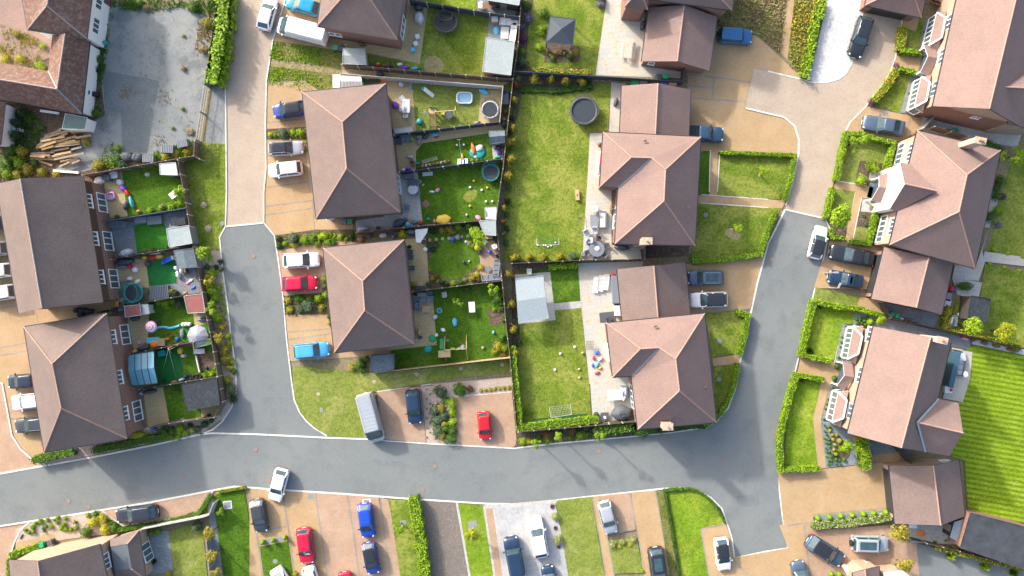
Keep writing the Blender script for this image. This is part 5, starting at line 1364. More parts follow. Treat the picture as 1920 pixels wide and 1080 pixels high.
g17=gable('garage','gabled garage at the end of the wide sandy drive by the striped lawn',(1667,873),(1798,862),(1809,968),(1678,982),(1750,873),(1764,985),2.7,5.0,roof=ROOF,wall=BRICKB)
g17.window(1765,862,1.2,.8,1.8,1)
def gdoor(g,i,t0,t1,label=None):
    a,b=g.wl[i],g.wl[(i+1)%len(g.wl)];cc=sum(g.wl,Vector())/len(g.wl);e=b-a;e.z=0;L=e.length;e.normalize();nr=Vector((e.y,-e.x,0))
    if (a-cc).dot(nr)<0:nr=-nr
    A=a+e*(L*t0)+nr*.03;B=a+e*(L*t1)+nr*.03;m=MB();m.beam(Vector((A.x,A.y,1.1)),Vector((B.x,B.y,1.1)),.08,2.15);m.build('garage_door',DARK,g.root)
for g_ in (g15,g17):gdoor(g_,5,.08,.92)
for g_ in (g7,g8,g10):gdoor(g_,2,.1,.46);gdoor(g_,2,.54,.9)
gdoor(g13,0,.15,.85)
# south-west corner house and buildings at the bottom edge
V=[(17,1050,EZ),(71,1052,9.0),(187,1020,EZ),(210,1130,EZ),(85,1160,9.0),(25,1160,EZ)]
h18=House('detached_house','brick gabled house in the bottom left corner with a dark flat-topped extension','house',V,[(0,1,4,5),(1,2,3,4)],[0,1,2,3,4,5],[(1,4)],roof=ROOFD,wall=BRICKB)
h18.window(*T1('O',868,665),1.9,1.2,4.1,3)
h18.wing([(206,1011,2.7),(261,994,2.7),(274,1086,2.7),(218,1100,2.7),(207,1025,3.7),(239,1020,3.7),(247,1067,3.7),(214,1072,3.7)],[(0,1,5,4),(1,2,6,5),(2,3,7,6),(3,0,4,7)],[0,1,2,3],[(1,5),(2,6)],.25,roof=ROOFD,name='extension')
m=MB();m.prism([P(207,1025,3.7),P(239,1020,3.7),P(247,1067,3.7),P(214,1072,3.7)],3.5,3.66);m.build('flat_roof',plain('dark_felt',(.1,.12,.14),.6),h18.root)
freewin(h18,'O',1197,565,1.3,-72,2.9,2.1,4,'patio_door')
b19=shed('long dark felt-roofed building in the bottom right corner',T(12,(1130,720),(1500,815),(1500,1065),(1080,920)),3.2,'pent',plain('black_felt',(.045,.05,.058),.7,var=.3,scale=1),BRICKR,.3,'flat_roofed_building','building')
for lb,nm,V in (('tiled porch roof at the bottom edge below the boxy silver car','detached_house',[(1599,1074,3),(1622,1068,4),(1648,1062,3),(1652,1120,3),(1628,1120,4),(1602,1120,3)]),):
    House(nm,lb,'house',V,[(0,1,4,5),(1,2,3,4)],[0,1,2,3,4,5],[(1,4)],roof=ROOFP,wall=BRICKB,over=.15)
lowwall('short pale brick wall pier beside the porch at the bottom edge',[(1584,1062),(1592,1075)],1.2,.5,BRICKB)
lowwall('second short pale brick pier just left of the tiled porch roof',[(1622,1055),(1630,1066)],1.2,.5,BRICKB)
shed('white flat canopy among shrubs at the bottom edge',[(1655,1072),(1690,1068),(1712,1085),(1660,1090)],2.6,'flat',WHITE,BRICKB,name='entrance_canopy',cat='canopy')
# sheds, garden rooms and shelters
WD=plain('dark_stained_wood',(.06,.05,.045),.8);REDF=speckle('red_felt',[(.3,.11,.1),(.36,.15,.13),(.24,.09,.08)],[2,8]);PGREY=speckle('pale_grey_felt',[(.33,.38,.37),(.38,.42,.41),(.29,.33,.33)],[1,6])
PLAS=plain('pale_plastic_roof',(.5,.51,.49),.6);DGF=speckle('dark_grey_felt',[(.038,.045,.053),(.055,.064,.073),(.028,.034,.042)],[1,5]);BGF=speckle('slate_blue_felt',[(.12,.155,.175),(.15,.185,.205),(.095,.125,.14)],[1,5])
shed('grey plastic shed with a curved roof in the corner by the weedy verge',T('H',(215,605),(222,455),(425,465),(440,615)),2.0,'gable',PGREY,PLAS,.3)
shed('cream ribbed plastic shed beside the alley fence',T('H',(190,832),(198,718),(388,728),(405,822)),2.0,'gable',PLAS,PLAS,.25,ribs=7)
shed('large pale grey flat-roofed garden room with white edging by the worn lawn',T('H',(1540,680),(1575,357),(1843,395),(1808,712)),2.4,'pent',PGREY,WOODL,.15,'garden_room','garden room')
shed('grey garden bar roof at the top edge over a dark deck',T('H',(1590,5),(1598,-60),(1905,-60),(1885,50)),2.4,'pent',PGREY,WD,.1,'garden_room','garden room')
shed('low white-lidded storage chest against the fence of the play garden',T('D',(48,550),(255,522),(270,582),(60,606)),1.1,'flat',PLAS,PLAS,0,'storage_chest','storage box')
shed('blue-grey gabled shed in the corner between golden bushes',T('D',(1128,720),(1122,576),(1296,570),(1300,700)),2.1,'gable',BGF,WOODG,.45)
shed('white-topped playhouse by the fence corner below the ring of balls',T('E',(1075,535),(1203,530),(1205,662),(1080,664)),1.6,'flat',WHITE,TOY['pink'],0,'playhouse','playhouse')
shed('grey flat-roofed shed half under the lime tree',T('E',(1010,690),(1195,668),(1200,850),(1068,842)),2.2,'pent',PGREY,WD,.12)
shed('dark teal-roofed shed against the long wooden fence',T(6,(645,922),(770,912),(775,998),(650,1018)),2.2,'pent',BGF,WOODG,.15)
shed('small cream shed at the top of the first terrace garden',T('A',(663,96),(830,82),(850,212),(666,207)),1.9,'pent',PLAS,PLAS,.12)
shed('square pale grey garden room beside the round artificial lawn',T('A',(735,772),(965,735),(1000,920),(762,960)),2.4,'pent',PGREY,WOODG,.12,'garden_room','garden room')
shed('low dark grey bar roof beside the dark fence and pale garden room',T('A',(770,660),(915,640),(930,722),(780,737)),1.9,'flat',DGF,WOODG,0,'garden_bar','garden bar')
shed('slate-grey double shed with a central ridge between two terrace gardens',T('B',(808,2),(1010,-25),(1050,170),(850,190)),2.3,'gable',BGF,WOODG,.25)
shed('red felt shed in the far corner of the garden by the street shrubs',T('B',(920,472),(1110,445),(1135,640),(955,650)),2.1,'pent',REDF,WOODF,.2)
shed('red felt shed against the brick terrace wall',T('B',(300,577),(465,560),(470,668),(305,692)),2.0,'pent',REDF,WOODF,.15)
shed('narrow white storage cupboard next to the red shed by the terrace',T('B',(472,560),(540,555),(555,655),(478,665)),1.7,'flat',PLAS,PLAS,0,'storage_cupboard','cupboard')
shed('large dark grey flat roof with worn patches at the end of the last terrace garden',T('C',(885,395),(1250,325),(1285,600),(940,670)),2.5,'flat',DGF,WD,0,'garden_room','garden room')
shed('lime green lean-to roof over the chicken run',T('C',(1020,-35),(1195,-75),(1200,-30),(1025,15)),1.3,'pent',TOY['lime'],WOODL,.15,'chicken_coop','chicken coop')
shed('black gabled summerhouse with ribbed grey roof beside the yellow-green trees',T(8,(1118,716),(1140,583),(1253,602),(1230,740)),2.4,'pent',DGF,WD,.1,ribs=1)
shed('small slate-grey log store left of the black summerhouse',T(8,(1035,695),(1065,697),(1060,755),(1022,750)),1.5,'pent',BGF,WD,.1,'log_store','log store')
shed('teal corrugated lean-to behind the timber pile',T('I',(640,430),(850,470),(822,582),(600,575)),2.2,'pent',plain('teal_sheet',(.09,.15,.14),.6),RENDER,.2,'lean_to','shelter',ribs=9)
shed('glass-roofed lean-to beside the garage in the bottom right',T(12,(1045,775),(1108,757),(1085,890),(1025,862)),2.2,'pent',plain('pale_glass',(.25,.33,.38),.2),DARK,.15,'lean_to','shelter')
def gazebo(label,quad,h0,h1,mat,closed=False,name='gazebo',ribs=False,flat=False):
    q=[P(a,b,h0)for a,b in quad];c=sum(q,Vector())/4;t=thing(name,label,name,(c.x,c.y,0));ap=Vector((c.x,c.y,h1));V=q+[ap]
    if flat:
        m01,m23=(q[0]+q[3])/2+Vector((0,0,h1-h0)),(q[1]+q[2])/2+Vector((0,0,h1-h0));V=[q[0],q[1],m23,q[2],q[3],m01]
        roof_mesh(V,[(0,1,2,5),(5,2,3,4)],[0,1,2,3,4,5],.05).build('canopy',[mat,mat],t)
    else:roof_mesh(V,[(0,1,4),(1,2,4),(2,3,4),(3,0,4)],[0,1,2,3],.05).build('canopy',[mat,mat],t)
    for p in inset(q,.12):MB().beam((p.x,p.y,0),(p.x,p.y,h0),.09,.09).build('post',DARK,t)
    fr=MB()
    for i in range(4):fr.beam(q[i]+Vector((0,0,.03)),q[(i+1)%4]+Vector((0,0,.03)),.09,.07)
    if ribs:
        for s_ in range(1,4):
            f=s_/4
            if flat:fr.beam(q[0].lerp(q[1],f)+Vector((0,0,.03)),V[5].lerp(V[2],f)+Vector((0,0,.03)),.05,.05);fr.beam(V[5].lerp(V[2],f)+Vector((0,0,.03)),q[3].lerp(q[2],f)+Vector((0,0,.03)),.05,.05)
    fr.build('frame',DARK if ribs else mat,t);return t
gazebo('dark grey pyramid-roofed gazebo on the planted lawn',T(3,(215,92),(358,108),(342,255),(190,240)),2.2,3.0,plain('charcoal_fabric',(.05,.065,.08),.8))
gazebo('pale grey fabric pavilion standing on a stone base in the fenced lawn',T(7,(20,490),(175,470),(205,710),(38,738)),2.4,2.75,plain('pale_blue_fabric',(.26,.31,.335),.6),name='pavilion',flat=True)
gazebo('teal glass-roofed gazebo with a dark frame behind the brick terrace',T('C',(335,85),(600,45),(640,380),(380,412)),2.5,3.0,plain('teal_polycarbonate',(.09,.25,.34),.25,var=.15,scale=.6),ribs=True,flat=True)
# ================================================================ VEHICLES
RB=PAINT['black']
C=car
C('hatch',(510,-6),(493,56),'white','white hatchback parked on the road at the top, nose to the top edge')
C('hatch',(536,0),(600,20),'teal','bright turquoise hatchback at the top edge beside the white panel van')
C('van',(521,47),(615,71),'white','long white panel van parked above the weedy verge',cat='van',name='parked_van')
C('small',(512,210),(574,201),'royal','deep blue small car with a black glass roof, alone in the top bay',RB)
C('estate',(569,276),(503,280),'silver','silver-grey estate with black glass roof beside the flowering shrubs',RB,rails=True)
C('suv',(503,321),(567,314),'white','white crossover directly below the grey estate',rails=True)
C('hatch',(599,486),(530,490),'white','white hatchback above the red one')
C('hatch',(595,530),(528,533),'crimson','crimson hatchback nose to the hipped house')
C('suv',(618,654),(550,660),'sky','light blue crossover above the corner lawn',rails=True)
C('van',(708,828),(684,737),'silver','tall silver panel van backed onto the rosy drive',cat='van',name='parked_van')
C('suv',(779,795),(773,730),'navy','dark navy car with a pale box on its roof, right of the silver van')
C('small',(911,825),(906,772),'red','bright red small car alone on the square drive')
C('hatch',(514,940),(530,879),'white','white hatchback straddling the kerb of the lower road')
C('hatch',(491,998),(481,936),'grey','grey hatchback on the drive above the small square lawn')
C('suv',(577,1057),(569,990),'crimson','dark red crossover on the sandy drive')
C('small',(691,1008),(683,944),'blue','vivid blue hatchback, upper of the two in line')
C('small',(701,1076),(690,1017),'royal','navy convertible-roofed car, lower of the two in line',PAINT['black'])
C('estate',(217,969),(296,958),'slate','dark grey people carrier in the lay-by north of the corner house',cat='car')
C('saloon',(548,1120),(515,1066),'white','white car cut by the bottom edge below the small square lawn',name='parked_car')
C('small',(593,1115),(577,1062),'white','white car cut by the bottom edge below the dark red one')
C('saloon',(653,1130),(645,1073),'crimson','car only just showing at the bottom edge left of the navy one')
C('four_by_four',(957,1006),(971,1080),'navy','navy off-roader on the grey block drive',cat='car',roof=PAINT['navy'])
C('estate',(1001,968),(1016,1046),'white','long white estate on the grey block drive')
C('small',(1026,1061),(1036,1120),'navy','dark car nose-up at the bottom edge of the grey block drive')
C('hatch',(1147,1001),(1131,939),'silver','silver-grey hatchback above the pale rounded shrubs')
C('estate',(1240,1110),(1228,1026),'black','black estate at the bottom edge on a sandy drive',glassroof=True)
C('hatch',(1359,1070),(1351,1008),'white','white hatchback with dark glass roof by the rounded lawn',RB)
C('four_by_four',(1666,1020),(1596,1018),'silver','silver off-roader with dark roof glass and a rear spare wheel',glassroof=True)
C('hatch',(1580,1053),(1514,1012),'steel','blue-grey car parked at a slant beside the off-roader',RB)
C('suv',(1495,1052),(1506,1112),'bluegrey','pale blue car cut by the bottom edge near the road end')
C('hatch',(14,717),(74,712),'slate','dark car half under the eave, topmost of the three below the left drive')
C('suv',(22,756),(92,748),'white','white car half under the eave between two dark ones')
C('estate',(27,800),(96,793),'grey','charcoal estate with a roof rack half under the eave',rails=True)
C('hatch',(-52,412),(6,418),'steel','blue car just showing at the left edge, highest of four')
C('hatch',(-44,472),(17,464),'silver','pale car with dark rear glass at the left edge')
C('hatch',(-38,511),(24,505),'white','white car, upper of two alike at the left edge')
C('suv',(-36,555),(31,545),'white','larger white car, lower of two at the left edge')
C('estate',(1602,107),(1625,32),'black','glossy black car beside the white gravel')
C('saloon',(1618,228),(1696,242),'bluegrey','blue-grey saloon below the curved flowering hedge')
C('four_by_four',(1410,70),(1347,66),'midblue','boxy blue off-roader behind the top garage',cat='car')
C('pickup',(1357,253),(1277,249),'steel','steel blue pickup truck partly hidden by the garage roof',cat='pickup',name='pickup_truck')
C('estate',(1542,424),(1526,485),'white','white car with black roof on the road outside the drive',RB)
C('saloon',(1556,471),(1639,487),'black','black saloon, larger of the two on the sandy drive')
C('roadster',(1553,518),(1618,530),'navy','small dark sports car, lower on the sandy drive',PAINT['navy'])
C('suv',(1288,521),(1357,521),'bluegrey','blue-grey car with glass roof, upper beside the garage',glassroof=True,rails=True)
C('suv',(1293,563),(1364,561),'white','white car with black roof, lower beside the garage',RB)
# ================================================================ FENCES AND WALLS
WPOST=plain('weathered_post',(.42,.36,.29),.9,sp=.2);CREAM=speckle('cream_fence',[(.42,.41,.39),(.36,.36,.35),(.47,.46,.44)],[2,7])
NAVYF=speckle('dark_slate_fence',[(.06,.075,.095),(.085,.1,.125),(.045,.055,.07)],[2,8])
F=fence
F('brown panel fence between the cracked yard and the terrace gardens',[(154,328),(363,292),(374,298)],post=WPOST)
F('brown panel fence along the bushy verge of the top road',[(409,-15),(384,154)],post=POST)
F('brown fence down the street side of the terrace gardens, pale posts',[(333,300),(348,380),(355,424),(362,463),(370,501),(379,548),(384,578),(393,623),(400,660),(408,706),(416,754),(401,783)])
F('fence behind the low shrubs beside the lower road, south of the last terrace garden',[(401,783),(370,786),(317,794),(277,803)])
F('dark blue painted fence between the first two terrace gardens',[(194,415),(348,390)],mat=WOODB,post=WOODB)
F('thin dark fence between the round turf garden and the toy-filled garden',[(208,486),(327,465)],mat=WD,post=WPOST)
F('fence from the gap between the terraces to the red shed',[(180,586),(232,574),(380,548)],mat=WD,post=WPOST)
F('fence south of the pink parasol garden',[(243,663),(393,636)],mat=WD,post=WPOST)
F('fence between the swing garden and the big dark flat roof',[(261,730),(407,707)],mat=WD,post=WPOST)
F('long brown alley fence with concrete posts, upper of the alley pair',[(641,121),(961,148)])
F('pale grey alley fence, lower of the alley pair',[(639,138),(943,162)],mat=CREAM,post=POST)
F('short fence beside the curved grey plastic shed',[(642,120),(648,85)])
F('long boundary fence down the middle of the photo beside golden bushes',[(976,-15),(976,16),(972,79),(962,148),(956,200),(950,253),(943,317),(939,342),(930,412),(938,495),(943,540),(948,600),(956,670),(961,720),(968,800)],post=WPOST)
F('slate fence across the top lawn behind the covered trampoline',[(766,0),(800,5),(918,24),(974,31)],mat=NAVYF)
F('dark fence south of the paddling pool garden',[(738,252),(937,228)],mat=NAVYF)
F('pale fence at the trampoline end of the paddling pool garden',[(943,162),(937,227)],mat=CREAM)
F('dark fence south of the garden with the tangled bouncy toy',[(748,323),(941,298)],mat=NAVYF)
F('thin pale-topped fence south of the yellow tub lawn',[(667,437),(727,429),(930,411)],mat=WOODF,post=WPOST)
F('fence between the round lawn garden and the blue sofa garden',[(773,547),(941,526)],post=WPOST)
F('pale new wooden fence at the foot of the swing and slide lawn',[(695,700),(956,671)],mat=WOODL,post=WOODL)
F('short fence end beside the dark teal-roofed shed',[(693,668),(695,700)])
F('fence between the goal lawn and the pavilion garden',[(960,494),(1087,488),(1208,486)],mat=WD,post=WPOST)
F('dark fence with a row of round golden bushes in front',[(962,133),(1110,142),(1280,152)],mat=NAVYF,post=NAVYF)
F('short dark gate between the top garage and the next drive',[(1281,152),(1283,127)],mat=WD,post=WD,name='garden_gate',cat='gate')
F('dark fence between the bay-fronted house and the summerhouse garden',[(1670,597),(1780,620),(1920,654)],mat=WD,post=WD)
F('brown fence north of the chimney house beside the side path',[(1753,237),(1815,256)],mat=WOODF)
F('grey slatted gate between the blue-grey saloon and the brick gable',[(1732,240),(1755,216)],mat=WOODG,name='garden_gate',cat='gate',h=1.7)
F('black gate between the bay-fronted house and the end garage',[(1687,843),(1709,868)],mat=WD,post=WD,name='garden_gate',cat='gate')
F('dark gate beside the slate path and green bin',[(1659,570),(1672,596)],mat=WD,post=WD,name='garden_gate',cat='gate')
F('fence behind the yellow-green hedge at the bottom right',[(1707,1012),(1800,1034),(1925,1068)],mat=WD,post=WPOST)
F('white-topped fence around the corner house garden by the lay-by',[(263,993),(380,970),(391,966),(400,944)],mat=CREAM,post=WPOST)
F('slatted fence between the corner garden and the dark green lawn',[(387,1015),(394,1090)],mat=WOODG,post=WPOST)
F('fence below the lower lawn hedge, north of the road shrubs',[(972,810),(1117,798),(1193,791)],mat=WD,post=WPOST)
F('short fence between the stone patio and the gap beside the garage',[(1205,465),(1208,486)],mat=WD,post=WPOST)
def metalgate(label,pts,h=1.6):
    W=[P(a,b,h)for a,b in pts];t=thing('metal_gate',label,'gate',(W[0].x,W[0].y,0));a,b=W;n=24;m=MB()
    for z in (.2,h*.55,h):m.beam(Vector((a.x,a.y,z)),Vector((b.x,b.y,z)),.06,.06)
    m.build('rail',CREAM,t);m=MB()
    for i in range(n+1):p=a.lerp(b,i/n);m.tube((p.x,p.y,.1),(p.x,p.y,h+.1),.025,n=5)
    m.build('bar',CREAM,t)
    for i in (0,.5,1):p=a.lerp(b,i);MB().box((p.x,p.y,h*.55),(.16,.16,h*1.1)).build('gate_post',WOODG,t)
metalgate('pale barred double gate between the cracked yard and the concrete ramp',[(383,157),(367,262)])
F('brown fence end by the slatted bins of the cracked yard',[(365,264),(363,292)],mat=WOODF,post=WPOST)
lowwall('white kerb wall edging the chicken run',[(367,667),(374,698)],.5,.1,CREAM)
# ================================================================ GARDEN THINGS
# yard
rnd=random.Random(11)
beams=[(355,740,590,570),(400,680,690,580),(360,760,660,620),(410,700,640,655),(540,690,720,655),(690,610,840,600),(740,665,885,640),(695,580,772,572),(430,640,590,590),(530,705,735,690),(520,750,775,720),
         (420,780,530,745),(490,790,660,755),(690,775,790,750),(560,730,785,700),(310,840,450,850),(295,812,520,800),(300,865,550,868),(540,830,700,800),(540,875,830,815),(370,880,500,925),(665,900,750,858),(610,950,780,880),
         (330,830,500,835),(580,890,700,870),(430,660,640,610),(500,720,700,660),(400,760,560,700),(600,700,730,640),(650,740,740,700),(470,850,640,820),(590,945,690,900),(350,765,470,720),(520,640,690,590)]
for i,(a,b,a2,b2)in enumerate(beams):
    p,q=at('I',a,b,.25),at('I',a2,b2,.3);z=.12+.16*(i %4)+rnd.uniform(0,.05);p.z=z;q.z=z+rnd.uniform(-.04,.12);m=MB();m.beam(p,q,.24,.17)
    c=(p+q)/2;c.z=0;o=m.build('timber_beam',[WOODL,speckle('weathered_wood',[(.34,.29,.22),(.4,.35,.28),(.25,.2,.15)],[2,8]),speckle('brown_wood',[(.36,.24,.11),(.42,.3,.15),(.28,.18,.08)],[2,8])][i %3],origin=c)
    tag(o,'sawn timber beam in the loose pile by the old farm buildings','timber','loose timber beams in the yard pile')
for k,a,b,l,lb in (('I',390,400,180,'white box gutter lying against the old range'),('I',515,978,245,'long white plastic pipe lying south of the timber pile')):
    p,q=at(k,a,b,.3),at(k,a+l,b+(18 if b>900 else 25),.3);m=MB();m.beam(p,q,.28,.22);c=(p+q)/2;c.z=0;tag(m.build('white_pipe',WHITE,origin=c),lb,'pipe')
def slatbin(k,a,b,w_,d,rz,label):
    c=at(k,a,b,1.0);t=thing('slatted_crate',label,'crate',(c.x,c.y,0),R(rz));
    MB().box((0,0,.45),(w_,d,.9)).build('body',TOY['slate'],t,local=True);m=MB()
    for i in range(7):m.box((-w_/2+w_*(i+.5)/7,0,.93),(w_/7*.6,d,.05))
    m.build('slatted_lid',TOY['grey'],t,local=True)
slatbin(1,938,836,1.5,1.0,-3,'dark slatted crate, middle of three along the yard fence');slatbin(1,1022,805,1.3,.95,12,'dark slatted crate, nearest the barred gate');slatbin(1,830,890,1.4,.9,0,'dark slatted crate touching the yard fence beside two black tubs')
lump(1,712,880,13,9,.8,0,'black tub by the yard fence among climbing green weeds','charcoal','black_tub','tub');lump(1,772,884,11,9,.8,10,'black tub between the weeds and a slatted crate','charcoal','black_tub','tub')
crate('I',640,490,.3,.7,.9,0,'blue gas bottle crate against the old range by the teal shelter','cyan',lid='cyan')
crate('I',905,235,.8,.5,.8,0,'black box outside the white wall of the old range','black');lump(1,590,240,5,4,.7,0,'teal water butt at the farmhouse corner','teal','water_butt');crate('I',160,568,.9,.8,.8,5,'white appliance dumped by the clay tiled shed','white')
# west terrace gardens
crate('A',108,236,.8,.7,.9,0,'black box at the fence end of the first terrace patio','charcoal');lump('A',28,265,9,7,.8,30,'folded white cover beside the brick terrace wall','white','folded_cover','cover')
pool('A',152,428,16,15,10,'small pink paddling pool on the first terrace patio','pink','blue',.3)
table('A',180,212,1.0,.8,5,'pale garden table on the first terrace patio by the yard fence',TOY['palegrey'])
for i,(a,b,rx,ry,rz,c,lb,nm,*cat)in enumerate([(245,285,6,7,60,'palegrey','heap of grey toys beside the patio table','toy_heap','toys'),(275,345,7,5,-50,'purple','purple and red ride-on toy at the patio edge','ride_on_toy','toy'),(325,395,7,3,-55,'red','red play tunnel end on the first lawn','play_tunnel','toy'),(365,490,12,3,-75,'cyan','turquoise play tunnel on the first lawn','play_tunnel','toy'),
                                                       (305,525,8,4,80,'charcoal','dark pushchair on the first terrace patio','pushchair'),(440,590,4,3,0,'terracotta','terracotta pot in the border of the first terrace lawn','plant_pot')]):
    lump('A',a,b,rx,ry,.5,rz,lb,c,nm,*cat)
table('A',800,415,.9,.8,40,'small white table tilted beside the leafy tree',WHITE);lump('A',530,205,5,4,.35,0,'pale stone ornament on the first terrace lawn','palegrey','stone_ornament','ornament')
sofa('A',225,725,1.9,180,'grey sofa under the blue painted fence',TOY['rattan'],n=3);crate('A',460,680,1.4,.7,.6,5,'grey storage bench against the blue painted fence','grey');crate('A',605,680,1.7,1.0,.5,5,'green planter trough by the blue painted fence','slate')
lump('A',310,1025,13,8,.9,20,'pale covered bicycle at the foot of the slate patio','palegrey','cover')
for a,b in ((790,745),(840,750),(950,720)):chair(*at('A',a,b,.5)[:2],R(a),'pale metal chair beside the low dark bar roof',TOY['palegrey'],'pale chairs by the garden bar')
trampoline('B',388,440,19,'green trampoline with a dark mat squeezed in beside the terrace','teal',True,.8,TOY['teal'])
for a,b,rx,ry,h,rz,c,lb,nm,*cat in [(290,115,17,6,.9,8,'charcoal','black covered barbecue under the thin dark fence','barbecue_cover','barbecue'),(268,168,9,4,.6,0,'slate','grey lidded planter beside the black barbecue','planter'),(345,158,5,4,.5,-20,'red','red toy car beside the cream drum','toy_car','toy'),
                                       (400,198,5.5,5.5,.45,0,'white','cream round drum table on the toy-filled patio','drum_table','table'),(415,155,3,3,.4,0,'pink','small pink and white toy next to the red toy car','toy'),(345,290,5,4,.5,0,'white','white bucket seat near the patio door','toy_stool','toy'),(300,320,7,3,.5,20,'grey','grey scooter lying by the patio door','scooter'),
                                       (535,135,6,5,.5,0,'charcoal','black sack at the edge of the striped turf','sack'),(500,70,5,4,.5,0,'yellow','yellow and red toy truck against the fence','toy_truck','toy'),(585,68,8,5,.6,0,'red','red and white toy kitchen against the fence','toy_kitchen','toy'),(655,60,8,4,.5,5,'yellow','cream and yellow toy digger by the fence','toy_digger','toy'),
                                       (600,25,13,3,.4,5,'white','white folded board lying beside the fence toys','board'),(430,320,6,4,.3,30,'white','white sheet on top of the green trampoline edge','cloth')]:
    lump('B',a,b,rx,ry,h,rz,lb,c,nm,*cat)
slide('B',785,75,680,130,'blue toy slide in the corner by the slate double shed','blue','white');
for i,(a,b)in enumerate(((830,180),(850,250),(888,215),(932,215))):lump('B',a,b,3.5,(4,7,6,5)[i],.6,15,('white box','cream pod seat','pale grey bin','brown armchair')[i]+' below the slate double shed',('white','white','palegrey','brown')[i],('white_box','pod_stool','small_bin','armchair')[i],('box','seat','bin','armchair')[i])
def pallets(k,a,b,w_,d,rz,label):
    c=at(k,a,b,.5);t=thing('slatted_platform',label,'decking',(c.x,c.y,0),R(rz));m=MB()
    for i in range(11):m.box((-w_/2+w_*(i+.5)/11,0,.5),(w_/11*.55,d,.05))
    m.build('slats',TOY['slate'],t,local=True);MB().box((0,0,.24),(w_,d*.9,.44)).build('frame',TOY['charcoal'],t,local=True)
pallets('B',655,435,2.4,1.7,4,'dark slatted platform between the trampoline and the grey gravel')
for a,b,c,lb in ((955,335,'pink','pink play mat on the grey gravel'),(985,310,'white','white toy on the grey gravel'),(1010,385,'blue','blue toy aeroplane on the grey gravel'),(925,440,'terracotta','terracotta bowl at the corner of the grey gravel')):lump('B',a,b,5,2.5,.2,30,lb,c,'toy')
parasol('B',552,792,11,'pink and white striped parasol on the terrace patio','pink','white',n=12);parasol('B',1040,885,20,'pale lilac parasol leaning at the end of the pink parasol garden','lilac',None,1.9)
lump('B',400,705,9,5,.7,10,'dark covered bike beside the brick wall and red shed','charcoal','covered_bike','bicycle')
p=at('B',610,805,.1);m=MB();pts=[at('B',a,b,.12)for a,b in ((610,812),(660,795),(710,792),(760,805),(810,798),(870,778))]
for u,v in zip(pts,pts[1:]):m.tube(u,v,.17,n=8)
tag(m.build('play_tunnel',TOY['cyan'],origin=p),'long turquoise inflatable tube across the pink parasol lawn','toy')
for a,b in ((905,768),(938,765),(970,765)):ballthing('B',a,b,.28,'white stone ball in a short row beside the cream paving','white','stone_ball','ornament','white stone balls')
for a,b,rx,ry,h,rz,c,lb,nm,*cat in [(605,975,8,7,.5,0,'orange','orange shell sandpit beside the fence','sandpit'),(740,918,4,3,.4,0,'orange','orange toy in the dark play corner','toy'),(790,878,3,2,.3,0,'red','red toy above the orange one','toy'),(842,918,4,4,.5,0,'blue','blue toy chair beside the grey playboard','toy_chair','toy'),
                                       (895,860,4.5,9,.4,5,'slate','grey playboard on the pink parasol lawn','playboard','board'),(1110,838,4,6,.6,-35,'blue','blue and white toy castle by the lilac parasol','toy_castle','toy'),(445,958,3.5,3.5,.4,0,'pink','pink pouffe on the parasol patio','pouffe'),(405,1045,6,3,.4,20,'yellow','yellow toy against the fence by the teal gazebo','toy'),
                                       (480,1015,12,4,.5,8,'charcoal','black covered bench along the fence of the parasol patio','covered_bench','bench'),(1105,715,9,4,.5,3,'slate','slate lidded box beside the far red shed','storage_box','box')]:
    lump('B',a,b,rx,ry,h,rz,lb,c,nm,*cat)
crate('B',590,930,1.5,.7,.3,3,'turquoise play table beside the orange sandpit','cyan');crate('B',675,950,.9,.9,.35,0,'cream toy box beside the turquoise play table','wood')
crate('C',678,68,.8,.7,.7,10,'teal storage box under the fence on the deep green turf','teal');crate('C',1070,48,1.3,.6,.4,3,'cream nest box beneath the lime lean-to','wood',lid='palegrey')
swing('C',748,15,760,30,'tall A-frame pole swing on the deep green turf',2.3,(),1.0)
m=MB();
for a,b in ((670,350),(840,350)):m.tube(at('C',752,22,2.3),at('C',a,b,0),.03,n=5)
tag(m.build('swing_pole',ALLOY,origin=at('C',752,22,0)),'pair of long splayed poles over the deep green turf','pole')
for a,b,rx,ry,h,rz,c,lb,nm,*cat in [(870,40,5,7,.6,0,'yellow','yellow and green play table at the turf end','play_table','toy'),(905,95,5,4,.5,0,'palegrey','pale watering can cluster at the turf end','watering_can'),(885,345,6,3,.5,20,'palegrey','white and blue tricycle at the turf foot','tricycle'),(925,310,3,2.5,.5,0,'blue','blue toy scoop beside the white tricycle','toy'),
                                       (805,368,6,3,.25,5,'terracotta','brown doormat at the foot of the deep green turf','doormat','mat'),(550,468,13,4,.7,8,'charcoal','black covered barbecue beside the sandy patio','barbecue_cover','barbecue'),(470,485,3,3,.6,0,'palegrey','pale grey bin at the corner of the sandy patio','small_bin','bin'),(840,770,7,3,.5,5,'charcoal','black sack along the fence of the last terrace lawn','sack'),(900,762,6,3.5,.5,5,'slate','slate box along the fence of the last terrace lawn','storage_box','box'),
                                       (590,850,5,3,.5,10,'blue','blue recycling box by the brick end wall','recycling_box','box'),(1148,222,2.5,3,.35,0,'black','black hen house door box in the earth run','feeder','box')]:
    lump('C',a,b,rx,ry,h,rz,lb,c,nm,*cat)
for a,b,lb in ((968,320,'leftmost'),(1030,318,'middle'),(1065,312,'rightmost')):
    c=at('C',a,b,.2);m=MB();m.ring((0,0,.14),.3,.12,16);o=m.build('old_tyre',RUBBER,local=True);o.location=(c.x,c.y,0.01);tag(o,lb+' of three old tyres by the fence above the dark flat roof','tyre')
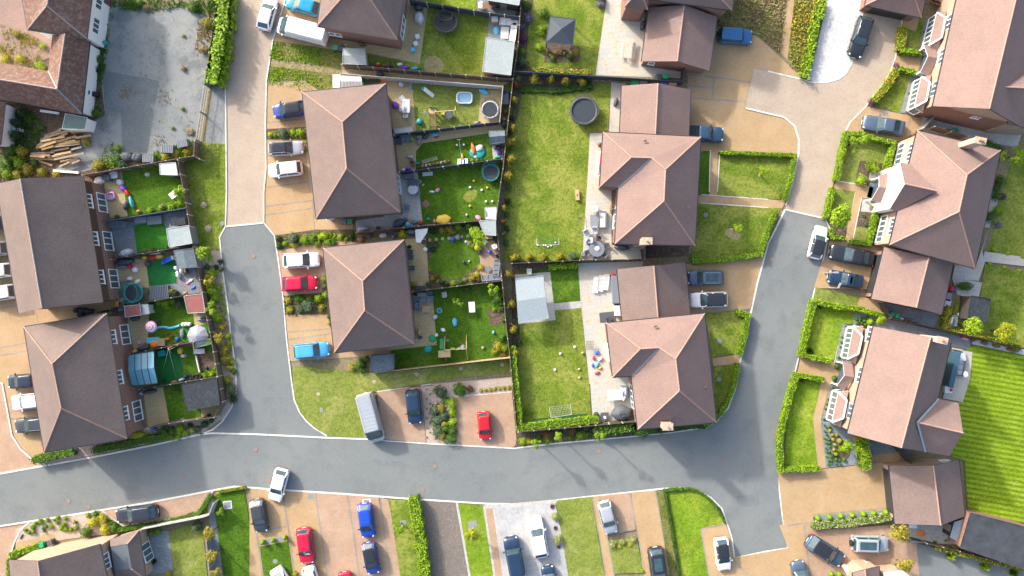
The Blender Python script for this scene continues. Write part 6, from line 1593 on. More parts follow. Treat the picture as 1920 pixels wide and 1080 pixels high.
# between the terraces
for i,(a,b,c)in enumerate(((228,552,'orange'),(262,552,'charcoal'),(190,615,'charcoal'),(255,605,'slate'))):wheelie('B',a,b,10,('orange-lidded bin','black bin beside the orange-lidded one','black bin against the lower fence','grey bin nearest the red shed')[i]+' in the terrace passage',c)
for i,(a,b)in enumerate(((430,665),(465,668),(452,690),(500,672))):lump(5,a,b,7,5,.9,20,('first','second','third','fourth')[i]+' dark covered bike from the left in the passage between terraces','charcoal','covered_bike','bicycle')
# north-centre garden
c=at('H',1190,205,.8);t=thing('covered_trampoline','black covered trampoline on the top lawn','trampoline',(c.x,c.y,0))
m=MB();m.ring((0,0,.8),1.35,.16,26,sx=1.05,sy=.95);m.build('pad',TOY['charcoal'],t,local=True);MB().cyl((0,0,.72),1.35,.05,26).build('cover',BLACK,t,local=True);m=MB();m.ring((0,.0,1.5),1.35,.05,26,sx=1,sy=.9);m.ring((.05,.55,1.3),.8,.12,20,sx=1.1,sy=.8);m.build('folded_net',BLACK,t,local=True)
for i in range(4):q=R(40+90*i);m=MB();m.tube((1.35*math.cos(q),1.3*math.sin(q),0),(1.35*math.cos(q),1.3*math.sin(q),.8),.04);m.build('leg',ALLOY,t,local=True)
for i,(a,b,c,rz)in enumerate(((922,342,'white',15),(905,410,'white',30),(880,470,'cyan',10))):crate('H',a,b,.5,.48,.42,rz,('white cube stool, upper, on the top patio','white cube stool, lower, on the top patio','blue cube stool on the top patio')[i],c,'cube_stool','stool')
lump('H',938,165,9,11,1.1,10,'pale grey covered chair beside the open patio doors','palegrey','furniture_cover','cover');lump('H',930,65,8,6,.9,0,'dark barbecue with cover at the top patio edge','charcoal','barbecue_cover','barbecue');lump('H',395,418,7,3,.5,-8,'brown doormat and boots by the brick side wall','brown','boot_tray','mat')
wheelie('H',145,448,0,'green-lidded wheelie bin beside the white panel van','green');wheelie('H',197,455,0,'black wheelie bin beside the green-lidded one','charcoal')
for i,(a,b,c,rx)in enumerate(((550,605,'yellow',4),(545,622,'red',6),(625,620,'brown',5),(665,625,'charcoal',5),(755,610,'white',5),(800,640,'purple',8),(895,648,'cyan',7),(940,645,'green',3))):
    lump('H',a,b,rx,3.2,.5,5,('yellow toy','red scooter','brown planter','black bucket','white bucket','purple bicycle','turquoise toy boat','green ball rack')[i]+' along the upper alley fence',c,('toy','scooter','planter','bucket','bucket','bicycle','toy_boat','ball_rack')[i],'garden clutter')
lump('H',567,700,8,4.5,.8,0,'black sack lying in the alley','charcoal','sack')
for i,(a,c)in enumerate(((425,'green'),(495,'charcoal'),(548,'brown'),(598,'terracotta'))):pot('H',a,765,(4,6,5,5)[i],('green tub','large black tub','brown potted shrub','terracotta pot')[i]+' in the row beside the cream ribbed shed',c,LG if i in (0,2)else None)
crate('H',168,770,1.2,1.6,.5,0,'white and blue gas locker beside the cream ribbed shed','palegrey',lid='palegrey')
sofa('H',1795,205,2.3,175,'white corner sofa, long arm, on the top deck',WHITE,'white',.9,3);sofa('H',1832,300,2.3,82,'white corner sofa, short arm, on the top deck',WHITE,'white',.8,3)
table('H',1750,310,1.0,1.5,-4,'pale grey coffee table between the white sofas',TOY['palegrey'],h=.42);crate('H',1655,180,.8,.6,.8,0,'wooden planter box with pots on the top deck','wood',lid='palegrey');lump('H',1670,290,5,8,.12,0,'blue toy track laid on the top deck','cyan','toy_track','toy')
table('H',1600,45,1.6,.8,10,'brown bar table under the top garden room',TOY['brown'],h=1.0);lump('H',1530,50,6,8,.4,10,'white cushions heaped beside the bar table','white','cushion_heap','cushions')
# paddling pool garden
slide('D',385,95,500,185,'white toy slide with green steps','white','teal',.4);pool('D',845,198,31,23,-2,'white and blue rectangular paddling pool','white','blue',.4,'cyan')
trampoline('D',1135,335,17,'netted black trampoline on slabs at the end of the paddling pool garden','palegrey',True,.7,BLACK)
swing('D',515,358,740,340,'wooden swing frame with a nest seat beside the climbing ladder',1.7,('yellow','charcoal'));c=at('D',485,415,.9);t=thing('climbing_ladder','pale wooden climbing tower with sloping ladder','climbing frame',(c.x,c.y,0),R(-3))
MB().box((0,.75,1.1),(.95,.8,.08)).build('platform',WOODL,t,local=True);m=MB();m.beam((-.4,.4,1.1),(-.4,-1.2,.05),.1,.1);m.beam((.4,.4,1.1),(.4,-1.2,.05),.1,.1)
for i in range(8):z=1.0-i*.13;m.box((0,.3-i*.2,z),(.9,.13,.05))
m.build('ladder',WOODL,t,local=True)
for x in (-.45,.45):
    for y in (.4,1.1):MB().box((x,y,.8),(.09,.09,1.6)).build('post',WOODL,t,local=True)
MB().box((0,1.12,1.3),(.95,.05,.3)).build('rail',TOY['green'],t,local=True)
c=at('D',668,390,.6);m=MB();m.ring((0,0,.5),.5,.06,18);m.cyl((0,0,.47),.48,.03,18);o=m.build('nest_swing',TOY['charcoal'],local=True);o.location=(c.x,c.y,0.05);tag(o,'black round nest swing under the wooden beam','swing seat')
for a,b,rx,ry,h,rz,c,lb,nm,*cat in [(62,278,5.5,7,.7,5,'purple','purple bean bag on the sandstone patio','bean_bag'),(400,368,4,3.5,.05,0,'slate','flat grey disc on the paddling pool lawn','stepping_disc','stepping stone'),(340,468,5.5,6,.5,0,'teal','green and white round toy table by the ladder','toy_table','toy'),(240,82,3,3,.4,0,'cyan','blue bucket on the sandstone patio','bucket'),(130,45,5,5,.7,20,'palegrey','grey folded lounger at the patio top','lounger'),
                                       (1062,130,10,5,.4,-20,'cyan','blue beach parasol lying folded on the slabs','folded_parasol','parasol'),(980,480,4,2.5,.3,0,'pink','pink ball bag beside the round trampoline','ball_bag','bag'),(1005,468,2.5,2,.3,0,'green','green watering can beside the pink ball bag','watering_can'),(1325,155,6,3,.5,20,'blue','blue bundled tarp at the alley end','tarp'),(1310,355,4,4,.5,0,'brown','rusty brown pot in the alley end','pot'),(1285,495,5,5.5,.8,0,'charcoal','black bin bag at the alley corner','bin_bag','bag'),(1290,440,4,3,.4,0,'wood','pale bird table top at the alley corner','bird_table')]:
    lump('D',a,b,rx,ry,h,rz,lb,c,nm,*cat)
table('D',185,290,1.0,1.7,0,'pale grey slatted table on the sandstone patio',TOY['palegrey'])
for a,b,r,lb in ((150,205,40,'above'),(185,395,90,'below'),(135,325,180,'left of')):chair(*at('D',a,b,.5)[:2],R(r),'grey garden chair '+lb+' the pale slatted table',TOY['palegrey'])
crate('D',1308,215,.7,1.2,.5,0,'wooden cold frame at the alley end','wood',lid='slate')
crate('D',95,685,.9,.7,.6,0,'black storage box by the middle patio','charcoal');sofa('D',185,660,1.3,178,'slate bench seat by the middle patio',TOY['slate']);lump('D',255,660,3,4,.5,0,'lime green toy frog beside the slate bench','lime','toy')
for i,(a,b)in enumerate(((330,640),(410,630),(335,690))):lump('D',a,b,7,4,.7,40*i,('first','second','third')[i]+' tangled grey bicycle from the left by the slab path','charcoal' if i %2 else 'grey','bicycle')
lump('D',508,612,7,4,.4,0,'bright blue scooter lying on the slab path','cyan','scooter');lump('D',530,640,4,2.5,.3,20,'red toy beside the bright blue scooter','red','toy')
m=MB();A,B=at('D',785,670,1.7),at('D',815,940,.5);m.tube(A,B,.03);
for q in (A,B):m.tube((q.x,q.y,0),q,.03)
m.tube(at('D',760,672,1.7),at('D',808,668,1.7),.02)
tag(m.build('pole_swing',ALLOY,origin=(A.x,A.y,0)),'thin metal pole toy across the dark green lawn','garden toy')
for i,(a,b)in enumerate(((760,730),(838,727))):lump('D',a,b,2,2,.5,0,('left','right')[i]+' white disc of the metal pole toy','white','white_disc','toy')
for i,(a,b)in enumerate(((792,920),(828,925),(860,918))):crate('D',a,b,.5,.7,.6,0,('left','middle','right')[i]+' white slatted planter against the dark fence','white')
lump('D',820,855,2,5,.3,0,'yellow baton lying under the metal pole toy','yellow','toy')
goal('D',((380,945),(545,900),(530,862),(375,905)),'small pale football goal on the middle dark lawn',.7)
for a,b,rx,ry,h,rz,c,lb,nm,*cat in [(995,815,15,13,.25,0,'teal','deflated green bouncy castle base spread on the lawn','bouncy_castle'),(942,775,3.5,12,.5,10,'orange','orange tube of the bouncy castle','inflatable_tube','bouncy castle'),(1015,765,8,7,.45,20,'palegrey','pale round cushion on the bouncy castle','round_cushion','cushion'),(970,865,3,3,.3,0,'white','white air pump below the orange tube','air_pump','pump'),
                                       (1230,760,6,4,.6,0,'charcoal','black barrow below the blue-grey shed','wheelbarrow'),(1180,750,4,4,.5,10,'palegrey','pale chair below the blue-grey shed','folding_chair','garden chair'),(1235,815,5,5,.4,0,'purple','purple cushion heap on the pale corner slabs','cushion_heap','cushions'),(1225,868,7,2.5,.3,0,'green','green hose reel on the pale corner slabs','hose'),
                                       (320,942,4,3,.6,0,'teal','teal pot near the logs','pot','plant pot'),(258,920,4,3.5,.8,0,'charcoal','black fire bowl on the middle patio','fire_bowl'),(262,948,3,3,.6,0,'terracotta','orange pot next to the black fire bowl','pot','plant pot'),(210,998,5,4,.6,0,'purple','purple-grey tub by the dark fence','tub'),(160,1012,5,3,.5,20,'white','white crate by the dark fence','crate'),(235,865,6,3,.5,-15,'palegrey','pale pushchair on the middle patio','pushchair')]:
    lump('D',a,b,rx,ry,h,rz,lb,c,nm,*cat)
for i in range(9):lump('D',330+i*42,978-i*8,3.6,2.6,.4,i*40,ORD[i]+' lump from the left in the stone and log border by the dark fence',('brown','terracotta','palegrey','wood')[i %4],'border_stone','stone')
# yellow tub garden
trampoline('E',1142,140,17,'teal-edged trampoline against the dark fence corner','teal',True,.7,BLACK)
lump('E',605,668,14,9.5,.35,5,'yellow oval tub by the thin pale fence','yellow','oval_tub','tub');lump('E',508,690,2.2,4.5,.5,10,'pink step leaning beside the yellow tub','pink','toy_step','toy')
crate('E',430,155,1.2,.45,.35,5,'long pale grey bench box by the dark fence','palegrey');sofa('E',215,190,1.1,178,'grey covered barbecue bench on the concrete patio',TOY['slate'],'rattan',.6,1);crate('E',262,252,1.1,.7,.8,0,'black barbecue behind the round table','charcoal')
table('E',265,330,1.25,1.2,0,'round grey mesh table on the concrete patio',TOY['palegrey'],True);chair(*at('E',312,372,.5)[:2],R(140),'small grey chair tucked by the round mesh table',TOY['rattan'])
chair(*at('E',200,530,.5)[:2],R(80),'grey swivel chair alone on the concrete patio',TOY['slate'],s=1.2)
for a,b,rx,ry,h,rz,c,lb,nm,*cat in [(480,355,5,2,.25,0,'white','white end of the toy rocket on the dark lawn','toy_rocket','toy'),(542,338,5,3.3,.3,40,'pink','pink end of the toy rocket on the dark lawn','toy_rocket','toy'),(410,495,8,7.5,.08,0,'brown','round brown bare mat on the dark lawn','round_mat','mat'),(345,245,4,4,.1,0,'slate','dark blue disc near the concrete patio','disc','toy'),
                                       (378,280,3,2,.3,40,'wood','small cream toy near the concrete patio','toy'),(870,618,2,2.5,.3,0,'palegrey','grey garden ornament on the dark lawn','ornament'),(440,665,3,3,.3,0,'teal','dark green bucket near the yellow tub','bucket'),(1000,650,6,4,.4,-35,'pink','pale pink toy sofa beside the playhouse','toy_sofa','toy'),
                                       (100,715,11,8,1.0,35,'charcoal','black covered motorbike at the patio corner','covered_motorbike','motorbike'),(172,680,5,4,.8,40,'charcoal','black umbrella base by the covered motorbike','umbrella_base','parasol base'),(210,725,6,5,.7,-30,'cyan','pale blue bin liner beside the covered motorbike','bag'),(290,700,5,4,.5,0,'teal','teal toy crate in the row by the thin pale fence','toy_crate','box'),(345,705,4,5,.5,20,'red','red toy at the end of the clutter row','toy'),(240,690,3,4,.5,0,'orange','orange bucket in the clutter row','bucket')]:
    lump('E',a,b,rx,ry,h,rz,lb,c,nm,*cat)
for i,(a,b)in enumerate(((950,235),(910,308),(1042,338),(1103,313),(1088,468),(1160,465),(908,518))):ballthing('E',a,b,.16,'small pale ball scattered on the yellow tub lawn','yellow' if i %3==0 else 'white',group='pale balls on the lawn')
# passage below that garden
for a,b,rx,ry,h,c,lb,nm,*cat in [(600,205,11,5,.9,'palegrey','pale grey covered moped in the side passage','covered_moped','moped'),(685,205,4,4,.8,'charcoal','black bicycle in the side passage','bicycle'),(590,265,7,5,.6,'brown','brown compost heap in the side passage','compost_heap','compost'),(640,245,5,4,.6,'charcoal','dark crate row in the side passage','crate'),(715,245,8,5,.5,'palegrey','pale slab stack in the side passage','slab_stack','slabs'),(770,250,4,5,.6,'slate','slate pot in the side passage','pot','plant pot')]:
    lump(6,a,b,rx,ry,h,3,lb,c,nm,*cat)
wheelie(6,492,168,0,'dark blue wheelie bin against the south wall of the long terrace','slate');wheelie(6,527,165,0,'green wheelie bin against the south wall of the long terrace','green')
# round lawn garden
def sail(k,pts,z,label,mat):
    q=[at(k,a,b,z)for a,b in pts];q[0].z +=.3;t=thing('shade_sail',label,'shade sail',(q[0].x,q[0].y,0));m=MB();m.prism([(p.x,p.y)for p in q],z,z+.03);m.build('canopy',mat,t)
    for p in q:MB().tube((p.x,p.y,0),(p.x,p.y,z),.03).build('pole',ALLOY,t)
sail('E',((290,785),(432,768),(425,815),(350,930),(300,925)),2.1,'pale grey triangular canopy at the round lawn patio',TOY['palegrey'])
for i in range(7):
    a,b=((455,180),(527,172),(599,165),(671,160),(742,150),(812,142),(884,134))[i];c=at('F',a,b,.05);m=MB();m.box((0,0,.04),(.36,.36,.08));o=m.build('stepping_stone',SLABY,local=True);o.location=(c.x,c.y,0.01);tag(o,ORD[i]+' square stepping stone from the left above the round lawn','stepping stone')
for a,b,rx,ry,h,rz,c,lb,nm,*cat in [(708,170,4,5,.6,0,'blue','blue watering can on the stepping stones','watering_can'),(772,145,5,6,.5,0,'slate','slate-blue box on the stepping stones','storage_box','box'),(405,285,4,4,.6,0,'white','white cube planter at the edge of the long patio','planter'),(385,203,4,4,.5,0,'charcoal','black pot below the grey canopy','pot','plant pot'),(865,200,3,3,.4,0,'palegrey','pale stone urn above the round lawn','urn','ornament'),
                                       (838,428,3,3,.5,0,'charcoal','dark sundial on the round lawn','sundial','ornament'),(900,418,2,2,.3,0,'palegrey','pale bird bath on the round lawn','bird_bath','ornament'),(1015,320,4,3,.6,0,'charcoal','black basket beside the yellow shrub','basket'),(1205,355,3.6,3.6,.8,0,'charcoal','black kettle barbecue on the rosy patio','kettle_barbecue','barbecue'),(1130,312,3,4,.6,0,'blue','blue toy chair on the rosy patio','toy_chair','chair'),(240,85,9,4,.7,3,'slate','slate covered box above the round lawn patio','covered_box','box'),(25,130,4,5,.6,0,'charcoal','dark pots in the passage by the yellow conifer','pot','plant pot')]:
    lump('F',a,b,rx,ry,h,rz,lb,c,nm,*cat)
for a,b,r,lb,m_ in ((1070,200,60,'pale grey chair by the lime tree trunk','palegrey'),(1178,255,200,'white chair on the rosy patio','white'),(240,315,0,'black chair by the open patio doors, upper','charcoal'),(245,375,0,'black chair by the open patio doors, middle','charcoal'),(262,495,0,'black chair by the open patio doors, lower','charcoal')):chair(*at('F',a,b,.5)[:2],R(r),lb,TOY[m_])
sofa('F',1205,495,1.9,84,'grey rattan sofa, upright part, on the rosy patio',TOY['rattan'],n=3);sofa('F',1150,600,2.3,5,'grey rattan sofa, lower part, on the rosy patio',TOY['rattan'],n=3);table('F',1108,505,.65,.6,0,'small slate table between the rattan sofas',TOY['slate'],h=.45)
crate('F',360,718,1.4,.5,.5,3,'white framed cold frame at the foot of the long patio','white',lid='charcoal');crate('F',1120,150,.9,.35,.6,0,'pink and cream shelf outside the flat-roofed shed','wood')
# blue sofa garden
sofa('F',380,845,2.4,180,'blue-grey corner sofa, long side',TOY['slate'],n=3);sofa('F',318,915,1.2,90,'blue-grey corner sofa, short side',TOY['slate'],n=1);crate('F',370,792,1.2,.45,.8,3,'grey storage bench behind the blue-grey sofa','grey');crate('F',450,775,.8,.5,.9,0,'black barbecue behind the blue-grey sofa','charcoal')
table('G',415,240,1.0,.8,0,'low wooden table by the blue-grey sofa',TOY['wood'],h=.4);chair(*at('G',620,68,.5)[:2],R(100),'pale folding chair on the swing and slide lawn',TOY['palegrey']);table('G',928,215,.75,1.3,4,'white rectangular table on the swing and slide lawn',WHITE)
slide('G',590,690,590,570,'dark green toy slide','green','green',.42,1.2);swing('G',620,695,865,683,'wooden swing beam with splayed legs',1.8,('lime','palegrey'),1.6);crate('G',620,742,1.4,.8,1.5,3,'pale wooden play tower beside the green slide',WOODL,'play_tower','playhouse',lid=WOODL)
for a,b,rx,ry,h,rz,c,lb,nm,*cat in [(563,254,5.2,5.2,.3,45,'cyan','square turquoise toy table with a dark centre','toy_table','toy'),(512,328,5,4,.5,35,'palegrey','pale blue toy pram','toy_pram','toy'),(735,385,4.6,8,.45,3,'cyan','blue turtle-shaped rocker on the lawn','rocking_toy','toy'),(603,472,4.5,3.5,.35,-20,'white','white toy dog on the lawn','toy_dog','toy'),(485,567,7,7,.3,0,'green','green shell sandpit with sand','sandpit'),(530,530,3.2,3.2,.3,0,'white','white lid beside the green sandpit','lid'),
                                       (437,690,7.3,7,.25,0,'teal','round teal lid on the shaded lawn','round_lid','lid'),(655,588,3.6,3.6,.1,0,'slate','slate disc beside the green slide','stepping_disc','stepping stone'),(825,665,4.5,5,.6,-20,'palegrey','pale blue baby swing seat','baby_swing','swing seat'),(1172,500,2.6,3,.4,0,'cyan','small turquoise box near the far fence','toy_box','toy'),(1052,675,3,2.8,.4,10,'wood','small wooden bird feeder base','bird_feeder'),(1168,636,3,2,.4,0,'charcoal','dark pot by the fence shrubs','pot','plant pot'),(335,500,3,6,.9,0,'wood','wooden shelf against the hipped house wall','shelf'),(345,560,4,3,.8,30,'charcoal','black chiminea at the house corner','chiminea')]:  # the round teal piece is a loose lid lying on the grass
    lump('G',a,b,rx,ry,h,rz,lb,c,nm,*cat)
m=MB();m.cyl((0,0,.1),.2,.25,14);c=at('G',563,254,.4);o=m.build('toy_drum',TOY['charcoal'],local=True);o.location=(c.x,c.y,.22);tag(o,'dark round top on the turquoise toy table','toy')
# long gardens
trampoline(3,405,625,27,'big netted black trampoline on the long lawn','charcoal',True,.9,TOY['charcoal'])
def bench(k,a,b,L,rz,label,mat,slats=5,legs=True,cat='bench',name='garden_bench',d=.5,h=.45):
    c=at(k,a,b,h);t=thing(name,label,cat,(c.x,c.y,0),R(rz));m=MB()
    for i in range(slats):m.box((0,-d/2+d*(i+.5)/slats,h),(L,d/slats*.75,.04))
    m.build('seat',mat,t,local=True)
    for sx in (-1,1):
        for sy in (-1,1):MB().box((sx*L*.44,sy*d*.4,h/2),(.07,.07,h)).build('leg',mat,t,local=True)
    return t
t=bench(3,655,272,2.4,82,'pale wooden picnic table on the stone patio',plain('bleached_wood',(.5,.47,.4),.8),6,name='picnic_table',cat='picnic table',d=.9,h=.75)
for sy in (-1,1):MB().box((0,sy*.75,.45),(2.3,.28,.05)).build('bench_seat',plain('bleached_wood',(.5,.47,.4),.8),t,local=True)
lump(3,738,140,5,9,.8,-10,'black covered barbecue against the top garage','charcoal','barbecue_cover','barbecue');lump(3,742,112,3,3,.6,0,'yellow and red sack on the black barbecue','yellow','sack')
lump(3,585,572,4,8,.5,-15,'black lounger cushion beside the trampoline lawn','charcoal','lounger_cushion','lounger');lump(3,492,812,3,4,.5,0,'brown boot rack on the narrow patio','brown','boot_rack','rack')
m=MB();c=at(3,482,930,.9);m.box((0,0,.9),(.7,3.0,.1));m.box((.12,0,.96),(.12,2.8,.04),m=1);t=thing('awning','folded white awning with a red stripe on the house wall','awning',(c.x,c.y,1.3),R(-6));m.build('cover',[WHITE,TOY['red']],t,local=True)
for i,(a,lb,cc)in enumerate(((692,'green recycling bin','green'),(740,'grey box','slate'),(795,'black box','charcoal'),(855,'blue box','blue'),(905,'wooden box','wood'))):crate(3,a,466,.9,.5,.9,-3,lb+' between the dark fence and the joined garage',cc)
for i,(a,cc)in enumerate(((828,'charcoal'),(866,'green'))):wheelie(3,a,430,0,('black','green')[i]+' wheelie bin beside the top garage gable',cc,cc)
crate(7,368,18,.45,1.2,.35,3,'cream cornhole board on the long lawn','wood');crate(7,368,18,.2,.2,.37,3,'red target hole plate on the cornhole board','red')
goal(7,((138,300),(262,298),(262,262),(140,262)),'white football goal with green net on the long lawn',.9,'green')
for i in range(6):ballthing(7,(145,178,190,203,220,245)[i],(300,300,302,308,303,285)[i],.12,'white football by the goal mouth','white','football','ball','footballs at the goal')
m=MB();q=[at(7,a,b,.05)for a,b in ((370,148),(412,145),(418,215),(385,230))]
for i in range(4):m.tube(q[i]+Vector((0,0,.6*(i in (1,2)))),q[(i+1)%4]+Vector((0,0,.6*((i+1)%4 in (1,2)))),.03)
tag(m.build('rebound_frame',TOY['charcoal'],origin=(q[0].x,q[0].y,0)),'thin dark rebound frame tipped at the lawn edge','frame')
for a,b,r,lb in ((465,90,90,'grey rattan chair above the outdoor sofa set'),(462,222,-90,'pale rattan chair below the outdoor sofa set'),(420,235,-60,'small white stool below the sofa set'),(428,272,180,'white chair left of the big round table')):chair(*at(7,a,b,.5)[:2],R(r),lb,TOY['palegrey'],s=1.25)
sofa(7,510,155,1.9,90,'pale rattan sofa with white cushions on the stone patio',TOY['rattan'],'white',.85,3);table(7,462,162,.95,1.5,3,'grey slatted outdoor table in front of the pale sofa',TOY['rattan'])
table(7,477,320,1.95,1.9,0,'large round blue-grey dining table',TOY['slate'],True);lump(7,477,320,4.5,4.5,.1,0,'white lazy susan on the large round table','white','lazy_susan','tray').location.z=.73
for i in range(6):
    q=R(20+60*i);c=at(7,477,320,.5);chair(c.x+1.2*math.cos(q),c.y+1.2*math.sin(q),q+math.pi,'dark dining chair at the large round table',TOY['charcoal'],'dining chairs round the large table')
lump(7,620,312,14,5,.7,-3,'dark bicycle heap against the house south wall','charcoal','bicycle_heap','bicycles');lump(7,560,95,3,9,.5,0,'brown plant trough on the house wall','brown','plant_trough','planter');crate(7,400,350,.4,.5,.5,0,'small grey box at the patio fence corner','slate')
chair(*at(7,97,443,.4)[:2],R(90),'white chair behind the fabric pavilion',WHITE)
def lounger(k,a,b,rz,label,mat):
    c=at(k,a,b,.4);t=thing('sun_lounger',label,'sun lounger',(c.x,c.y,0),R(rz));m=MB()
    for i in range(12):m.box((-.95+i*.17,0,.36),(.1,.55,.03))
    m.build('slats',mat,t,local=True);m=MB()
    for s_ in (-1,1):m.beam((-1.05,s_*.3,.36),(1.0,s_*.3,.36),.05,.06)
    m.build('frame',WHITE,t,local=True)
    for x in (-.8,.8):
        for y in (-.28,.28):MB().box((x,y,.17),(.05,.05,.34)).build('leg',WHITE,t,local=True)
for a,lb in ((472,'left'),(500,'middle'),(530,'right')):lounger(7,a,520-(a-472)*.25,84,'white slatted lounger, '+lb+' of three on the stone patio',WHITE)
crate(7,585,550,.9,3.2,.9,3,'long dark covered outdoor kitchen against the garage','slate',lid='slate');lump(7,568,470,5,4,.5,0,'blue and red crate of toys by the loungers','red','toy_crate','box');pot(7,588,630,4,'dark pot with leaves at the garage corner','charcoal',LD);crate(7,597,668,.8,1.2,.8,0,'pale grey box below the dark pot','palegrey')
c=at(7,538,703,.1);tag(MB().box((0,0,.03),(2.0,1.25,.06)).build('outdoor_rug',TOY['charcoal'],local=True),'dark rectangular rug on the stone patio above the house','rug').location=(c.x,c.y,.04);bpy.data.objects['outdoor_rug'].rotation_euler=(0,0,R(6))
chair(*at(7,545,712,.4)[:2],R(30),'black fire pit chair on the dark rug',TOY['charcoal'])
m=MB();c=at(7,437,862,.6)
for i in range(6):m.tube((-.4+i*.16,-.55,.75),(-.4+i*.16,.55,.75),.02,n=5);m.tube((-.45,-.5+i*.2,.75),(.45,-.5+i*.2,.75),.02,n=5)
for x in (-.42,.42):
    for y in (-.52,.52):m.tube((x,y,0),(x,y,.75),.02,n=5)
o=m.build('drying_rack',TOY['charcoal'],local=True);o.location=(c.x,c.y,0);tag(o,'dark wire drying rack on the patio edge','drying rack')
for a,b,rx,ry,h,rz,c in ((480,905,7,5,.5,60,'blue'),(497,940,8,5,.45,40,'white'),(462,935,5,7,.4,10,'red'),(478,972,9,6,.5,70,'cyan'),(495,990,6,4,.4,30,'yellow'),(480,1018,8,4,.35,20,'red'),(505,935,4,3,.5,0,'orange'),(455,975,3,7,.4,0,'blue')):lump(7,a,b,rx*.62,ry*.55,h*.8,rz,c+' piece of the crumpled inflatable on the stone patio',c,'inflatable_piece','inflatable','pieces of the crumpled inflatable')
for i,(a,b)in enumerate(((272,910),(378,997),(353,872),(398,905),(242,1000),(380,1045))):ballthing(7,a,b,.17,'small ball on the lower lawn',('white','wood')[i %2],group='small balls on the lower lawn')
goal(11,((218,183),(332,165),(328,115),(208,128)),'white-framed football goal on the lower lawn',.9)
m=MB();m.beam(at(11,120,208,.15),at(11,420,176,.15),.5,.25);tag(m.build('rolled_net',plain('dark_green_net',(.02,.08,.03),.8),origin=at(11,120,208,0)),'long dark green roll lying behind the goal','roll')
sofa(11,628,38,1.1,90,'pale chair beside the lower patio table',TOY['rattan'],'white',.8,1);table(11,580,62,1.9,1.3,4,'pale grey patio table with a glass top',TOY['palegrey']);chair(*at(11,615,72,.5)[:2],R(150),'white chair at the pale grey patio table',WHITE)
lump(11,620,165,19,14,1.2,10,'black crumpled cover over the patio furniture','charcoal','furniture_cover','cover');table(11,522,183,1.0,1.0,3,'black square fire table by the furniture cover',TOY['charcoal'],h=.45);pot(11,473,172,5,'round clipped plant in a pot by the patio fence','charcoal',LG);lump(11,524,190,2.5,4,.6,20,'white toy unicorn on the black fire table','white','toy_unicorn','toy')
# east side
lump(8,1030,545,6,6,.9,20,'red and blue ride-on toys by the summerhouse path','red','ride_on_toy','toy');lump(8,1040,552,3.5,3.5,1.0,0,'blue seat on the red ride-on toy','blue','toy_stool','toy');crate(8,1015,590,.7,1.0,.8,-12,'grey lidded box below the ride-on toys','grey');crate(8,1012,625,.7,.9,.8,-12,'pale lidded box below the grey one','palegrey')
wheelie(8,703,690,-12,'green wheelie bin, left, by the slate path','green');wheelie(8,722,697,-12,'green wheelie bin, right, by the slate path','green')
for i,a in enumerate((750,780,820)):lump(8,a,712+i*7,5,3,.5,-15,ORD[i]+' low pot from the left along the fence above the slate path',('white','brown','slate')[i],'pot','plant pot')
sofa(8,1085,985,2.0,80,'dark grey sofa in the striped lawn patio',TOY['slate'],'palegrey',.8,3);table(8,1085,930,1.2,1.0,10,'pale table on the striped lawn patio',TOY['palegrey']);crate(8,1050,1000,.6,4.2,1.9,-13,'long dark blue glass pergola panel beside the east wall',plain('blue_glass',(.05,.11,.15),.2),lid=plain('blue_glass',(.05,.11,.15),.2))
parasol(8,1125,1032,7,'small white folded parasol at the patio edge','white',None,2.0,.6);m=MB();m.beam(at(8,1090,890,.6),at(8,1040,880,.6),.2,.5);tag(m.build('brick_pier',BRICKB,origin=at(8,1090,890,0)),'short brick pier at the north end of the striped lawn patio','pier')
crate(12,1015,30,.9,.9,.6,0,'white table with a red cross-shaped cloth','white');lump(12,1015,30,3,3,.1,0,'red cloth on the white table','red','cloth').location.z=.66
lump(8,1110,825,7,3,.5,-12,'pink and purple flower trough by the white gravel strip','pink','flower_trough','planter')
for i,(a,b,rx)in enumerate(((1155,832,4),(1218,850,7),(1285,865,8),(1375,890,13))):lump(8,a,b,rx,4,.5,-12,ORD[i]+' rusty planter from the left on the white gravel strip','brown','rusty_planter','planter')
for i,(a,b)in enumerate(((920,8),(945,15),(965,22),(935,-8),(960,0),(990,18))):chair(*at(4,a,b,.4)[:2],R(60),'dark garden chair in the cluster at the top edge',TOY['brown'],'dark chairs at the top edge')
lump('J',1420,10,6,5,.8,0,'grey satellite dish shape at the top right corner','slate','roof_aerial','aerial').location.z=6
lump(4,1050,735,6,5,.7,20,'dark green garden caddy in the side path','green','garden_caddy','bin')
for i,(a,b)in enumerate(((965,720),(985,728),(1010,735),(1030,742))):lump(4,a,b,3.5,3,.5,0,ORD[i]+' pale stone pot from the left in the north side path',('palegrey','white','charcoal','palegrey')[i],'pot','plant pot')
crate('K',575,770,1.0,1.8,.05,-15,'dark doormat in front of the gabled porch','slate');pot('L',555,165,4,'round clipped plant in a pale pot by the porch','palegrey',LB);pot(8,1073,687,2.5,'small white pot on the black summerhouse step','white');crate('N',625,612,.3,.3,.4,20,'small orange lantern on the slate path','orange')
lump(12,862,840,8,6,.3,-20,'orange-red blanket on the corner patio','orange','blanket');crate(12,820,800,.8,.5,.5,0,'white stool by the garage in the corner patio','white')
for i,(a,b)in enumerate(((335,535),(405,515))):wheelie('O',a,b,15,('green-lidded','black')[i]+' wheelie bin against the corner house wall',('green','charcoal')[i],('green','charcoal')[i])
lump('O',175,462,5,1.6,.2,60,'dark branch lying on the pink gravel corner','charcoal','branch');lump('O',348,390,3.5,5,.4,20,'blue-grey boulder among the young shrubs','slate','boulder','stone');crate(9,408,370,.6,.5,.6,-15,'blue grit box at the terrace end by the hedge','slate')
